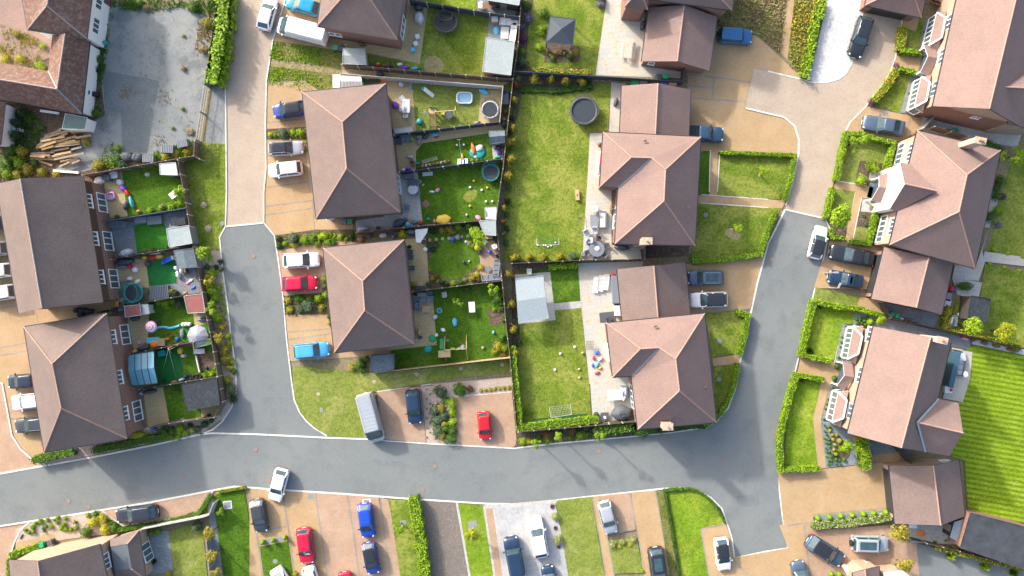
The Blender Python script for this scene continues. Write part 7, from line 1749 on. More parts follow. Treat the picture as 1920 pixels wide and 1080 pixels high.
for k,a,b,w_,d,c,lb in ((10,368,145,.55,.9,'palegrey','pale flat slab in the corner lawn'),(9,1280,680,1.1,1.0,'palegrey','square stone-framed slab in the dark lawn'),(10,622,658,1.0,.5,'white','pink and white bag dropped on the drive behind the vivid blue car'),(10,828,780,1.1,.9,'white','white square tree surround in the strip lawn'),(10,1218,790,1.5,1.4,'palegrey','white square frame around the yellow young tree')):
    c_=at(k,a,b,.05);m=MB();m.box((0,0,.04),(w_,d,.07));m.box((0,0,.08),(w_*.7,d*.7,.02),m=1);o=m.build('flat_slab',[TOY[c],CONC],local=True);o.location=(c_.x,c_.y,.02);o.rotation_euler=(0,0,R(5));tag(o,lb,'slab')
def lamp(px,py,label,h=5.0,out=(0,-1)):
    c=P(px,py,0);t=thing('street_lamp',label,'street lamp',(c.x,c.y,0));MB().tube((0,0,0),(0,0,h),.07,.04).build('pole',plain('lamp_grey',(.3,.32,.33),.5),t,local=True)
    MB().beam((0,0,h),(out[0]*.6,out[1]*.6,h+.05),.22,.08).build('lantern',plain('lamp_grey',(.3,.32,.33),.5),t,local=True)
lamp(1545,512,'grey street lamp at the kerb by the small sports car',4.5,(-1,0));lamp(1553,540,'slim pole lamp on the grass strip below the sports car',3.0,(.5,1))
# ================================================================ PLANTS
H_=hedge;BL={'kind':'ball'};SK={'kind':'spiky'};LYT=leafmat('leaf_lime_yellow',(.4,.42,.015),(.28,.33,.01))
# clipped hedges
H_('low clipped hedge along the north side of the square front lawn',[(1353,285),(1490,291)],7,.8);H_('clipped hedge along the roadside of the square front lawn',[(1490,291),(1486,330),(1474,373)],7,.8)
H_('clipped hedge between the large front lawn and the sandy drive',[(1299,478),(1303,491),(1360,487),(1427,477),(1437,445),(1455,396)],8,1.0)
H_('clipped hedge curling round the small lawn above the footpath',[(1385,585),(1403,592),(1398,625),(1389,662)],10,1.1);H_('long curved hedge at the road bend beside the L-shaped house',[(1384,684),(1376,725),(1362,758),(1345,782),(1325,797)],9,1.0,sm=3)
H_('square-cornered hedge round the north-east front garden',T('K',(185,630),(240,350),(292,120),(440,118),(600,172),(822,222),(790,360),(755,520)),8,1.2,LB)
H_('clipped hedge on the road side of the narrow front lawn',T('K',(140,740),(100,900),(60,1060)),8,1.1,LB);H_('low hedge corner behind the parked white and black cars',T('L',(115,420),(125,510),(262,522)),7,.9,LB);H_('hedge against the bay-less front of the chimney house',T('L',(620,255),(585,430),(545,580),(355,558)),9,1.0)
H_('long hedge between the grass strip and the bay-fronted garden',T('M',(165,30),(400,85),(700,125),(920,190)),9,1.2,LB);H_('roadside hedge of the bay-fronted garden',T('M',(165,30),(85,370),(25,630),(160,670),(325,700)),9,1.2,LB)
H_('long roadside hedge of the lower east front garden',T(8,(310,1055),(165,1030))+T(12,(145,10),(95,190),(72,320),(78,488)),9,1.2,LB);H_('short hedge at the foot of the lower east front lawn',T(12,(78,488),(285,478)),9,1.1,LB)
H_('dark upright hedge between the slate gravel and the end house',T('N',(735,610),(740,760),(760,925)),16,1.8,LB,dens=110);H_('pale hedge below the row of clipped balls',T(12,(262,800),(470,785),(680,752)),12,1.0,LPALE,dens=100)
H_('bright broad hedge beside the dark gravel drive',T(10,(885,660),(905,780),(925,900),(950,1090)),19,1.6,LB,dens=110);H_('thick hedge round the lower lawn, west side',T(11,(5,-200),(20,0),(38,140),(45,250)),11,1.5,LH);H_('thick hedge round the lower lawn, south side',T(11,(45,250),(250,225),(468,205)),13,1.5,LH)
H_('low trimmed hedge edging the rounded lawn by the bend',T(11,(860,600),(960,590),(1040,602),(1110,648),(1165,715),(1195,775)),4,.5,LG,sm=2);H_('low dark hedge on the left of the rounded lawn',T(11,(862,605),(890,760),(945,1090)),4,.5,LD)
H_('hedge at the foot of the south-west terrace end',T(9,(190,430),(290,405),(395,385)),14,1.2,LG);H_('low planting along the terrace end above the kerb',T(9,(530,375),(700,340),(850,310),(950,295)),12,.7,LG,rough=.15);H_('hedge at the left of the bottom left house',T('O',(85,620),(290,555)),11,1.2,LH);H_('narrow hedge down the left wall of the bottom left house',T('O',(62,660),(60,790)),6,1.2,LB)
H_('green strip planting between the lay-by and the garden fence',T('O',(940,415),(1140,385),(1400,340),(1620,280),(1720,130)),8,.5,LG,rough=.12);H_('thin hedge topping the dark green lawn',T('O',(1785,100),(2000,65)),5,.5,LHY)
H_('tall bushy belt between the yard fence and the top road',[(421,-15),(417,40),(410,95),(399,148)],20,2.0,LH,dens=45,leaf=.2,rough=.6);H_('hedge behind the summerhouse trees',T(8,(1020,650),(1000,765),(1180,805),(1420,875)),10,1.1,LHY)
H_('yellow-green planting line by the white gravel',T(4,(310,10),(290,80),(265,170),(250,260),(230,350),(212,425)),12,.8,LB,rough=.3,leaf=.14,dens=50);H_('red-tipped golden hedge beside the top drive',T(4,(765,160),(750,265)),15,1.0,LHY);H_('short golden hedge towards the upper porch',T(4,(760,285),(855,292)),10,1.0,LB);H_('short golden hedge below the upper porch',T(4,(750,385),(830,408)),9,1.0,LB)
H_('long golden hedge curving along the block road',T(4,(722,400),(690,455),(650,510),(605,560)),12,1.0,LHY);H_('shady green hedge north of the chimney house',T(4,(1230,800),(1310,840)),12,1.4,LG);H_('yellow-green hedge line along the bottom right drive',T(12,(950,922),(1100,960),(1300,1010),(1440,1045)),7,1.3,LHY,rough=.15)
H_('low hedge beside the garden path of the pavilion',T(7,(220,420),(360,410)),11,.9,LB,rough=.15);H_('creeping planting below the dark fence and golden bushes',T(3,(60,500),(270,505),(440,480)),12,.4,LD,rough=.15);H_('flowering border in front of the dark long fence',T(3,(120,390),(280,400),(430,408)),8,.6,LHY,rough=.2)
H_('tall green shrubs under the curved hedge fence, lower lawn road bed',T(11,(480,262),(560,255),(660,245)),17,1.3,LG,rough=.25,leaf=.13,dens=60);H_('low dark hedge against the south wall of the L-shaped house',T(11,(700,270),(800,262)),12,.9,LD);H_('low hedge right of the lower chimney',T(11,(915,245),(1080,238)),9,.8,LD)
# golden bushes down the long boundary
gb=[(1002,147,15,LO,'first'),(1034,148,10,LO,'second'),(1061,150,12,LO,'third'),(1092,154,12,LO,'fourth')]
for x,y,r,m_,o_ in gb:plant(x,y,r,o_+' round golden bush from the left along the dark fence',m_,h=1.9)
for i,(x,y,r,m_)in enumerate([(967,158,9,LR),(965,187,9,LO),(962,240,9,LO),(955,266,15,LO),(958,298,15,LO),(952,330,15,LO),(945,390,8,LO),(943,416,8,LR),(944,438,8,LGG),(963,484,9,LHY),(954,514,11,LO),(959,571,12,LO),(962,618,12,LO),(967,661,11,LO)]):
    plant(x,y,r,(ORD[i]if i<16 else 'last')+' bush from the top beside the long boundary fence',m_,h=2.2)
for i,(a,b)in enumerate(((25,370),(98,365),(178,365),(268,362))):x,y=T1(7,a,b);plant(x,y,10,ORD[i]+' golden bush from the left above the pavilion fence',LO,h=1.4)
plant(1075,481,13,'dark green bush at the right end of the pavilion fence row',LGG,h=1.5)
for i,(x,y)in enumerate(((962,570),(965,600),(962,628),(967,650))):plant(x+6,y-8,8,ORD[i]+' dark leafy filler from the top west of the pavilion',LD,h=1.2)
for i,y in enumerate(range(195,480,26)):plant(957-(y-195)*.045+3,y,8,ORD[i]+' low dark shrub from the top at the foot of the long boundary fence',LD if i %2 else LGG,h=1.0)
shrubs(3,[(180,75,13,LG,'leafy shrub at the top left of the gazebo lawn'),(165,165,13,LH,'leafy shrub left of the dark gazebo'),(152,265,11,LB,'bright shrub below left of the gazebo'),(60,288,10,LH,'pale green shrub by the boundary fence'),(90,100,13,LV,'lavender clump at the top of the gazebo bed'),(50,150,11,LV,'lavender clump in the middle of the gazebo bed'),(65,215,12,LP,'purple flowering clump in the gazebo bed'),(60,350,14,LGG,'grey-green clump at the foot of the gazebo bed'),(80,25,12,LG,'green clump at the top edge of the gazebo bed'),(35,335,9,LGG,'spiny grey clump beside the alley corner'),(500,20,12,LV,'lavender clump at the top of the gazebo lawn'),(500,-10,12,LG,'green clump above the lavender at the top edge'),
           (210,300,9,LSTRAW,'straw-coloured grass left of the gazebo foot',SK),(250,300,9,LR,'russet plant below the gazebo'),(290,290,10,LSTRAW,'straw-coloured grass right of the gazebo foot',SK),(325,320,8,LG,'green plant at the gazebo bed end'),(360,295,9,LO,'ochre plant at the gazebo bed corner'),(230,325,8,LG,'low green plant under the gazebo bed'),(345,335,6,LSTRAW,'small straw tuft at the gazebo bed corner',SK),(30,435,9,LPALE,'white-flowered plant by the alley corner')])
# small trees on the lawns
plant(1432,319,12,'small bright young tree on the square front lawn',LB,'loose',3.0);plant(1387,427,12,'small bright young tree on the large front lawn',LB,'loose',3.0);plant(1608,265,22,'feathery young tree in the hedged north-east garden',LH,'loose',3.5);plant(1577,406,28,'bright lime tree beside the parked black cars',LB,'tree',4.0)
plant(1637,313,20,'broad bright bush in the hedged north-east garden',LB,h=1.6,sy=.75);plant(1616,338,15,'bright bush by the porch path',LB,h=1.4);plant(1590,838,15,'bright bushy tree in the slate gravel',LB,'tree',2.6);plant(1652,602,12,'bright bushy tree by the slate path',LB,'tree',2.4)
plant(1824,610,20,'yellow-green tree right of the black summerhouse',LB,'tree',4.0);plant(1886,622,22,'yellow tree on the right garden fence',LYT,'tree',4.0);plant(1810,536,20,'dark bushy mound north of the black summerhouse',LG,h=1.5,sy=.6,rz=0);plant(1900,294,22,'lime tree at the right edge',LB,'loose',3.5)
plant(1004,833,12,'young tree leaning over the road, left of the pair',LH,'loose',4.6);plant(1045,821,11,'yellow young tree over the road bed',LB,'loose',4.6);plant(1124,817,13,'green young tree over the road bed by the patio',LH,'loose',5.0);plant(885,1003,15,'yellow young tree in the white square frame',LYT,'loose',2.8);plant(748,990,14,'green young tree beside the strip lawn hedge',LH,'loose',2.8)
plant(1687,1000,21,'golden tree at the corner of the end garage',LO,'tree',3.6);plant(1697,1060,18,'golden bushy tree at the bottom edge',LO,'tree',3.0);plant(393,1000,15,'golden tree by the corner garden fence, upper',LO,'tree',3.4);plant(398,1042,14,'golden tree by the corner garden fence, lower',LO,'tree',3.4);plant(405,1076,13,'golden tree by the corner garden fence, at the bottom edge',LO,'tree',3.2)
plant(368,988,13,'grey-green shrub in the corner garden',LGG,h=1.8);plant(893,437,16,'lime tree over the flat-roofed shed, upper crown',LB,'tree',4.2);plant(901,452,15,'lime tree over the flat-roofed shed, lower crown',LB,'tree',4.2);plant(879,424,11,'dark green bush behind the lime tree',LG,h=2.0)
shrubs('F',[(145,110,11,LY,'bright yellow conifer in the side passage',{'h':1.8}),(490,80,9,LD,'dark conifer right of the grey canopy',{'h':1.5}),(590,65,10,LHY,'yellow shrub above the stepping stones'),(680,60,13,LO,'ochre shrub above the stepping stones'),(775,30,10,LH,'bright shrub above the stepping stones'),(850,50,8,LG,'green shrub by the fence above the lawn'),(455,250,8,LGG,'blue-green grass clump by the patio edge'),(520,240,8,LGG,'grey-green clump left of the round lawn'),(490,285,8,LD,'dark clump left of the round lawn'),
             (900,215,8,LPALE,'white-edged plant above right of the round lawn'),(935,250,8,LH,'bright plant above right of the round lawn'),(1000,260,9,LY,'yellow ball shrub on the rosy patio edge',{'kind':'ball','h':.9}),(1030,490,8,LY,'yellow shrub left of the slate table'),(985,565,8,LY,'yellow shrub in the lower border'),(930,610,9,LHY,'golden clump in the lower border'),(1005,630,7,LR,'red-brown clump in the lower border'),(485,610,8,LHY,'yellow shrub at the lower left of the round lawn'),(545,640,5,LY,'small yellow flower clump'),(455,520,4,LY,'tiny yellow shrub by the patio edge'),(590,650,8,LGG,'grey-green clump in the lower border left'),
             (640,680,8,LD,'dark clump in the lower border'),(720,665,7,LH,'bright clump in the lower border, left of centre'),(790,650,9,LG,'green clump in the lower border centre'),(850,630,6,LPALE,'white-flowered clump in the lower border'),(270,690,9,LO,'ochre shrub at the foot of the hipped house wall'),(435,680,7,LGG,'blue-green shrub at the patio foot'),(530,590,7,LR,'reddish plant by the lower left border'),(870,730,12,LG,'leafy sprawling shrub over the fence',{'kind':'bush'}),(920,690,9,LG,'smaller leafy shrub over the fence'),(1160,740,13,LH,'leafy tree at the top right of the swing lawn',{'kind':'loose','h':2.6}),(1225,840,15,LG,'green shrub by the boundary in the swing garden'),(1180,700,10,LG,'green shrub beside the corner rattan sofa'),(225,255,5,LD,'dark plant by the patio doors')])
shrubs('G',[(1180,240,6,LB,'bright clump in the bare square bed'),(1250,235,8,LG,'green clump at the corner of the bare square bed'),(1270,560,11,LG,'green shrub low on the boundary fence'),(1220,660,13,LHY,'yellow-green shrub at the lower fence corner'),(1290,680,11,LH,'green shrub at the lower fence corner'),(1180,720,8,LHY,'small yellow shrub at the lower fence corner'),(160,940,4,LY,'tiny yellow flower clump below the pale fence'),(1290,760,8,LR,'russet plant at the fence corner'),(745,150,8,LH,'sparse sapling on the swing lawn, left',{'kind':'loose','h':1.6}),(800,190,7,LH,'sparse sapling on the swing lawn, right',{'kind':'loose','h':1.6}),(1290,360,7,LG,'green plant right of the bare square bed')])
shrubs('D',[(930,905,6,LH,'bright weeds left of the bouncy castle foot'),(985,900,6,LH,'bright weeds at the bouncy castle foot'),(1040,900,5,LG,'green weeds right of the bouncy castle foot')])
# beds along the west drives
shrubs(2,[(80,755,8,LY,'small yellow shrub beside the road in the bay bed'),(150,750,14,LGG,'grey-green shrub in the bay bed',{'h':1.2}),(205,745,10,LB,'bright shrub in the bay bed, middle'),(250,745,12,LB,'bright shrub in the bay bed against the house'),(105,760,7,LH,'low green plant in the bay bed'),(280,800,5,LB,'small bright plant beside the grey estate, upper'),(285,840,5,LB,'small bright plant beside the grey estate, lower')])
shrubs(6,[(125,262,9,LD,'dark clipped shrub at the corner of the grey road, upper'),(130,305,9,LD,'dark clipped shrub at the corner of the grey road, lower'),(210,260,15,LGG,'large grey-green shrub in the roadside bed',{'h':1.3}),(215,300,10,LO,'ochre-flowered plant below the grey-green shrub'),(270,270,12,LH,'bright flowering clump in the roadside bed, first'),(320,265,13,LG,'leafy clump in the roadside bed, middle'),(375,250,13,LB,'bright clump in the roadside bed, right of middle'),(400,280,10,LH,'low bright clump under the right-middle one'),(340,290,9,LH,'low green clump in the roadside bed'),(435,285,8,LG,'round green clump in the roadside bed'),(475,250,9,LB,'bright clump near the side passage'),(540,235,8,LG,'green shrub at the passage corner'),(540,262,7,LD,'dark shrub at the passage corner'),(160,290,7,LH,'small bright plant in the roadside bed, left'),(505,265,6,LH,'small bright plant near the passage'),
           (180,610,9,LHY,'yellow shrub at the kerb below the crimson car, upper'),(188,665,9,LHY,'yellow shrub at the kerb below the crimson car, lower'),(240,600,12,LG,'green shrub in the bed below the crimson car'),(290,640,18,LGG,'spreading grey-green shrub below the crimson car',{'h':1.0}),(350,600,11,LH,'bright shrub below the crimson car near the house'),(385,490,9,LH,'green shrub between the crimson car and the house, upper'),(388,530,9,LG,'green shrub between the crimson car and the house, middle'),(390,580,10,LH,'green shrub between the crimson car and the house, lower'),(300,600,10,LG,'green shrub in the middle of the crimson car bed'),(250,665,9,LGG,'grey-green shrub at the foot of the crimson car bed'),(370,650,9,LO,'ochre shrub near the house in the crimson car bed'),(410,740,5,LB,'small bright plant against the west wall'),(408,700,6,LG,'green plant against the west wall'),(540,985,10,LHY,'yellow-green shrub beside the dark teal-roofed shed'),(585,970,15,LG,'green shrub clump beside the dark teal-roofed shed'),(600,1000,10,LG,'low green shrub under the clump beside the shed'),(625,940,8,LG,'green shrub at the shed wall'),(825,235,9,LY,'bright yellow shrub in the side passage bed')])
shrubs('B',[(1110,50,18,LH,'feathery light green tree over the street fence',{'kind':'loose','h':3.5}),(1190,240,15,LB,'bright shrub in the street bed, upper'),(1170,310,13,LHY,'yellowish sprawling shrub in the street bed',{'kind':'loose','h':2}),(1200,420,17,LH,'large green shrub in the street bed, middle'),(1230,490,14,LH,'green shrub in the street bed below the large one'),(1215,600,18,LH,'feathery tree in the street bed by the red shed',{'kind':'loose','h':3}),(1260,700,14,LB,'bright round shrub in the street bed'),(1310,800,12,LO,'ochre shrub in the street bed, upper'),(1280,900,15,LO,'straggly ochre shrub in the street bed',{'kind':'loose','h':2}),(1370,890,9,LH,'green shrub at the kerb beside the ochre ones'),(1340,1010,14,LO,'ochre shrub in the street bed, lower'),(1290,110,7,LD,'dark small shrub by the kerb, upper'),(1245,170,7,LD,'dark small shrub by the kerb, left'),(1300,195,7,LG,'dark small shrub by the kerb, lower'),(1150,170,8,LG,'green shrub close to the street fence'),(1385,960,7,LB,'bright shrub at the kerb, lower'),
             (650,530,11,LB,'bright shrub along the fence behind the red shed garden, left'),(720,540,12,LB,'bright shrub along the fence behind the red shed garden, middle'),(790,520,9,LH,'bright shrub along the fence behind the red shed garden, right'),(860,550,11,LGG,'grey-green shrub near the far red shed'),(740,590,7,LB,'small bright plant below the fence shrubs'),(580,595,6,LG,'green plant beside the white cupboard'),(560,420,9,LH,'palm-like plant beside the slatted platform',{'kind':'spiky','h':.9}),(780,420,8,LO,'ochre plant beside the slatted platform'),(820,440,9,LD,'dark plants at the gravel edge'),(635,735,8,LGG,'pale grassy plant beside the pink parasol')])
shrubs('C',[(1330,60,12,LO,'ochre shrub in the street bed beside the chicken run'),(1345,130,13,LO,'ochre spreading shrub in the street bed'),(1380,220,10,LHY,'yellow shrub in the street bed, upper'),(1370,350,10,LHY,'yellow shrub in the street bed, lower'),(1400,450,15,LGG,'dark grey-green shrub at the street corner'),(1420,540,11,LD,'dark shrub at the street corner, lower'),(1415,160,8,LH,'green shrub at the kerb above the corner'),(1430,260,8,LG,'green shrub at the kerb, corner side'),
             (440,920,19,LY,'wide bright yellow bush at the terrace end',{'sy':.55,'rz':0,'h':1.1}),(700,880,13,LG,'green bush in the bed above the lower road, left'),(790,880,13,LG,'green bush in the bed above the lower road, middle'),(870,860,13,LH,'bright bush in the bed above the lower road'),(930,900,10,LH,'low bright bush above the lower road'),(990,870,9,LPALE,'pale flowering bush above the lower road'),(1050,860,10,LGG,'grey-green bush above the lower road'),(975,825,8,LD,'dark low bush under the fence'),(1130,805,8,LD,'dark clipped ball bush near the junction',BL),(1200,765,6,LD,'smaller dark clipped bush near the junction',BL),(1170,710,4,LD,'tiny dark shrub on the corner patio',BL),(780,945,9,LHY,'yellow-green low bush above the kerb'),(850,935,9,LH,'green low bush above the kerb'),(1200,290,8,LB,'bright weeds in the chicken run'),(1130,300,8,LH,'green weeds by the old tyres'),(1040,90,4,LG,'climber on the chicken run post'),(540,935,8,LG,'green plant under the wide yellow bush')])
shrubs('A',[(870,380,13,LB,'leafy tree leaning over the street fence',{'kind':'loose','h':2.6}),(675,545,9,LPALE,'cream clipped shrub under the blue fence',{'h':.9}),(560,580,10,LH,'bright low planting left of the cream shrub'),(780,540,10,LH,'bright low planting right of the cream shrub'),(870,500,10,LH,'bright low planting in the lawn corner'),(850,225,8,LR,'red-flowered climber beside the cream shed'),(650,185,4,LR,'red potted flower beside the cream shed'),(500,995,5,LPALE,'pale plant at the turf foot, left'),(590,985,6,LR,'red-leaved plant at the turf foot'),(730,965,6,LG,'green plant at the turf foot, right'),(215,645,6,LG,'green plant at the patio foot'),(640,715,6,LH,'trailing plant on the green trough'),(1110,1010,17,LH,'feathery shrub outside the street fence',{'kind':'loose','h':3})])
# beds below the middle lawn
shrubs(10,[(1035,45,18,LGG,'big dark domed shrub above the gravel bed',{'h':1.5}),(1145,35,17,LG,'big dark shrub, right of the domed one',{'h':1.4}),(1205,30,9,LR,'russet shrub at the end of the dark pair'),(1065,90,10,LG,'green shrub between the beds'),(1010,150,14,LGG,'grey-green shrub in the tall bed, upper',{'h':1.1}),(1020,205,17,LGG,'grey-green shrub in the tall bed, middle',{'h':1.1}),(1025,270,17,LGG,'grey-green shrub in the tall bed, lower',{'h':1.1}),(1100,110,12,LB,'bright shrub along the square drive, first',{'h':1.1}),(1105,160,13,LB,'bright shrub along the square drive, second',{'h':1.1}),(1105,215,13,LB,'bright shrub along the square drive, third',{'h':1.1}),(1105,265,12,LG,'green shrub along the square drive, fourth',{'h':1.1}),(1095,310,15,LG,'leafy shrub at the foot of the tall bed',{'h':1.1}),(1060,225,10,LHY,'yellow-tipped plant in the tall bed',{'h':1.1}),(1040,140,11,LO,'ochre plant in the tall bed',{'h':1.1}),(1055,180,13,LGG,'silvery plant in the tall bed',{'h':1.1}),(1045,295,9,LHY,'yellow plant low in the tall bed',{'h':1.1}),(1070,250,13,LG,'green plant low in the tall bed',{'h':1.1})]+
       [(1265+26*i,38-i*3,5.5,LHY,ORD[i]+' low golden plant from the left above the square drive')for i in range(7)]+[(960+(i %2)*18,30+i*27,2.6,LHY,ORD[i]+' tiny tuft from the top in the gravel beside the navy car',{'h':.3})for i in range(11)]+
       [(38,890,5.5,LH,'left clipped ball above the small square lawn',{'kind':'ball','h':.9}),(95,880,5,LH,'middle clipped ball above the small square lawn',{'kind':'ball','h':.9}),(163,865,5.5,LH,'right clipped ball above the small square lawn',{'kind':'ball','h':.9}),(220,1070,8,LO,'ochre shrub at the bottom edge by the small square lawn')])
shrubs(11,[(60,325,9,LB,'bright shrub at the left of the road bed'),(100,322,9,LHY,'yellow shrub in the road bed, left'),(150,300,10,LG,'green shrub in the road bed, left'),(200,285,13,LR,'russet shrub in the road bed, left'),(200,318,9,LH,'bright shrub near the kerb in the road bed'),(270,280,9,LG,'green shrub in the road bed, middle'),(340,265,12,LR,'russet shrub in the road bed, middle'),(330,300,9,LG,'green shrub near the kerb, middle'),(385,290,10,LH,'bright shrub in the road bed, right of middle'),(425,285,10,LG,'green shrub in the road bed before the dark stretch'),(380,255,8,LD,'dark shrub by the fence in the road bed'),(450,262,8,LD,'dark shrub beside the young tree'),(740,275,12,LG,'green bush against the L-shaped house corner'),(840,262,8,LG,'green bush left of the lower chimney'),(690,245,9,LD,'dark bush at the patio fence end'),
            (243,750,11,LPALE,'pale domed grass on the grey drive edge, upper',{'kind':'bush','h':1.0}),(258,878,12,LPALE,'pale domed grass on the grey drive edge, lower',{'kind':'bush','h':1.0}),(228,690,7,LR,'red-brown spiky plant, top of the drive edge row',SK),(247,812,6,LR,'red-brown spiky plant between the pale grasses',SK),(265,918,6,LR,'red-brown spiky plant, foot of the drive edge row',SK),
            (568,905,9,LPALE,'left pale round shrub above the small front lawn'),(625,892,9,LPALE,'middle pale round shrub above the small front lawn'),(680,880,9,LPALE,'right pale round shrub above the small front lawn'),(605,915,6,LY,'yellow flower clump between the left pale shrubs'),(665,905,6,LY,'yellow flower clump between the right pale shrubs'),(735,1055,6,LB,'bright small shrub at the bottom edge by the black estate'),(430,870,7,LHY,'patch of yellow flowers in the dry lawn',{'h':.2})])
for i,(a,b)in enumerate(((280,755),(345,748),(408,742),(472,738),(535,732),(592,726),(662,722))):x,y=T1(12,a,b);plant(x,y,6,ORD[i]+' clipped ball from the left along the sandy drive',LH,'ball',.9)
for i,(a,b,r)in enumerate(((500,730,5),(355,1068,5),(400,1070,6),(450,1072,6),(625,1035,6),(662,1035,7),(700,1022,5))):
    if i:x,y=T1(12,a,b);plant(x,y,r,ORD[i-1]+' clipped ball from the left at the bottom edge below the off-roader',LH,'ball',.8)
nb=[(330,480,3),(335,525,4),(295,490,2),(278,530,2.5),(360,570,4),(412,575,4),(300,570,2.5),(322,620,3.5),(372,625,4),(445,640,6),(275,610,2),(328,660,3),(392,685,4.5),(288,660,2.2),(330,705,3),(380,740,4),(290,720,2.2),(325,760,3),(402,790,4.5),(360,785,3),(350,815,3.5),(295,765,2),(300,815,2.2),(350,858,3.2),(402,848,3.8),(440,855,2.8),(495,850,3.5),(318,868,2.2),(320,905,2.5),(348,895,2.2),(400,895,3),(450,900,2.8),(272,460,2)]
for a,b,r in nb:x,y=T1('N',a,b);plant(x,y,r,'small clipped ball in the blue slate gravel triangle',LG if r<4 else LO,'ball',.35+r*.06,group='clipped balls in the slate gravel')
for a,b,r in ((635,232,3),(672,235,3.8),(705,215,3),(752,215,4),(722,248,4.5),(640,275,3),(690,275,3.5),(733,292,3.8),(665,258,3)):x,y=T1('M',a,b);plant(x,y,r,'small clipped ball in the slate bed north of the bay window',LG,'ball',.5,group='clipped balls north of the bay window')
x,y=T1('M',786,262);plant(x,y,7,'largest clipped ball in the slate bed north of the bay window',LH,'ball',1.0)
shrubs('M',[(475,432,2.5,LG,'upper tiny ball beside the bay window',BL),(465,490,3,LG,'middle tiny ball beside the bay window',BL),(455,542,2.5,LG,'lower tiny ball beside the bay window',BL),(520,318,4,LGG,'small plant at the north end of the bay bed'),(440,665,4.5,LG,'small plant at the south end of the bay bed'),(415,765,6,LG,'round shrub above the porch path, upper',BL),(440,790,4,LG,'small round shrub above the porch path, lower',BL),(385,895,5.5,LG,'round shrub below the porch path',BL),(375,1010,5,LG,'low shrub above the lower bay'),(240,75,9,LGG,'spiky blue-green plant in the hedge corner',SK),(120,595,9,LGG,'spiky dark plant in the lower hedge corner',SK),(240,645,5,LPALE,'pale spiky plant by the lower hedge',SK),(40,925,8,LO,'spiky golden plant in the top of the lower front lawn',SK)])
shrubs('N',[(318,172,2.5,LG,'upper tiny ball beside the lower bay',BL),(300,222,3.2,LG,'middle tiny ball beside the lower bay',BL),(290,278,2.5,LG,'lower tiny ball beside the lower bay',BL),(275,400,4.5,LG,'low shrub at the foot of the lower bay'),(460,735,9,LH,'green spreading plant beside the bright tree in slate')])
shrubs(12,[(115,468,7,LD,'spiky dark plant in the hedge corner by the drive',SK),(1045,980,9,LB,'bright spiky conifer over the road, left',{'kind':'spiky','h':2.5}),(1240,1035,9,LB,'bright spiky conifer over the road, right',{'kind':'spiky','h':2.5}),(1400,1070,9,LG,'dark spiky conifer at the right bottom edge',{'kind':'spiky','h':2.5}),(940,890,6,LG,'green plant at the corner patio fence'),(1000,880,5,LO,'ochre plant at the corner patio fence')])
shrubs(8,[(1290,20,13,LG,'top clipped ball on the right edge'),(1250,140,15,LG,'large clipped ball by the pale path'),(1300,105,14,LH,'clipped ball beside the large one'),(1297,182,8,LV,'small purple clump by the pale path'),(1268,322,4.5,LB,'upper row ball, left, beside the pale path',BL),(1348,345,4.5,LB,'upper row ball, middle, beside the pale path',BL),(1430,363,4.5,LB,'upper row ball, right, beside the pale path',BL),(1247,403,4.5,LB,'lower row ball, left, beside the pale path',BL),(1328,424,4.5,LB,'lower row ball, middle, beside the pale path',BL),(1413,443,4.5,LB,'lower row ball, right, beside the pale path',BL),(1325,25,10,LP,'bronze-leaved shrub at the right edge'),(540,132,6,LGG,'blue-green rosette in the small front bed'),(550,182,6,LGG,'dark rosette with pale stones in the small front bed'),(590,140,5,LR,'russet tuft in the small front bed')])
shrubs(4,[(750,277,9,LP,'purple bush at the end of the top golden hedge'),(725,375,10,LP,'purple bush at the top of the curved golden hedge'),(590,576,11,LP,'purple bush at the foot of the curved golden hedge'),(1310,1015,14,LG,'clipped dark ball at the right edge, upper'),(1290,1060,11,LG,'clipped dark ball at the right edge, lower'),(880,180,3,LG,'tiny ball in the upper side strip'),(795,525,3,LG,'tiny ball in the lower side strip')])
# corner bed, bottom left
ob=[(205,412,5),(235,430,6),(265,385,7),(290,355,6),(330,340,7),(385,330,6),(270,425,5),(370,380,5),(415,385,6),(470,310,6),(530,315,7),(465,350,6),(520,365,7),(500,400,7),(540,405,7),(580,405,6),(610,345,5),(620,395,6),(355,420,3),(440,330,4)]
for a,b,r in ob:x,y=T1('O',a,b);plant(x,y,r,'small green shrub in the pink gravel corner bed',LH,h=.6,group='young shrubs in the pink gravel bed')
shrubs('O',[(720,290,7,LH,'green shrub at the top of the corner bed near the car'),(780,280,9,LG,'green shrub beside the upper yellow bush'),(700,430,17,LG,'large round green bush against the corner house',{'h':1.4}),(760,350,14,LY,'bright yellow bush, left of the three',{'h':1.1}),(835,320,13,LY,'bright yellow bush, upper right of the three',{'h':1.1}),(855,405,16,LY,'bright yellow bush, lower right of the three',{'h':1.1}),(930,390,12,LG,'dark green spread beside the yellow bushes'),(900,360,8,LG,'green plant above the yellow bushes'),(1225,440,9,LH,'leafy plant at the garden fence corner'),(1290,425,9,LH,'leafy plant along the garden fence'),(1250,670,9,LG,'green plant beside the white patio doors',SK),(1380,765,8,LHY,'yellow plant at the patio foot'),(1800,260,10,LH,'sparse sapling on the dark green lawn',{'kind':'loose','h':1.8})])
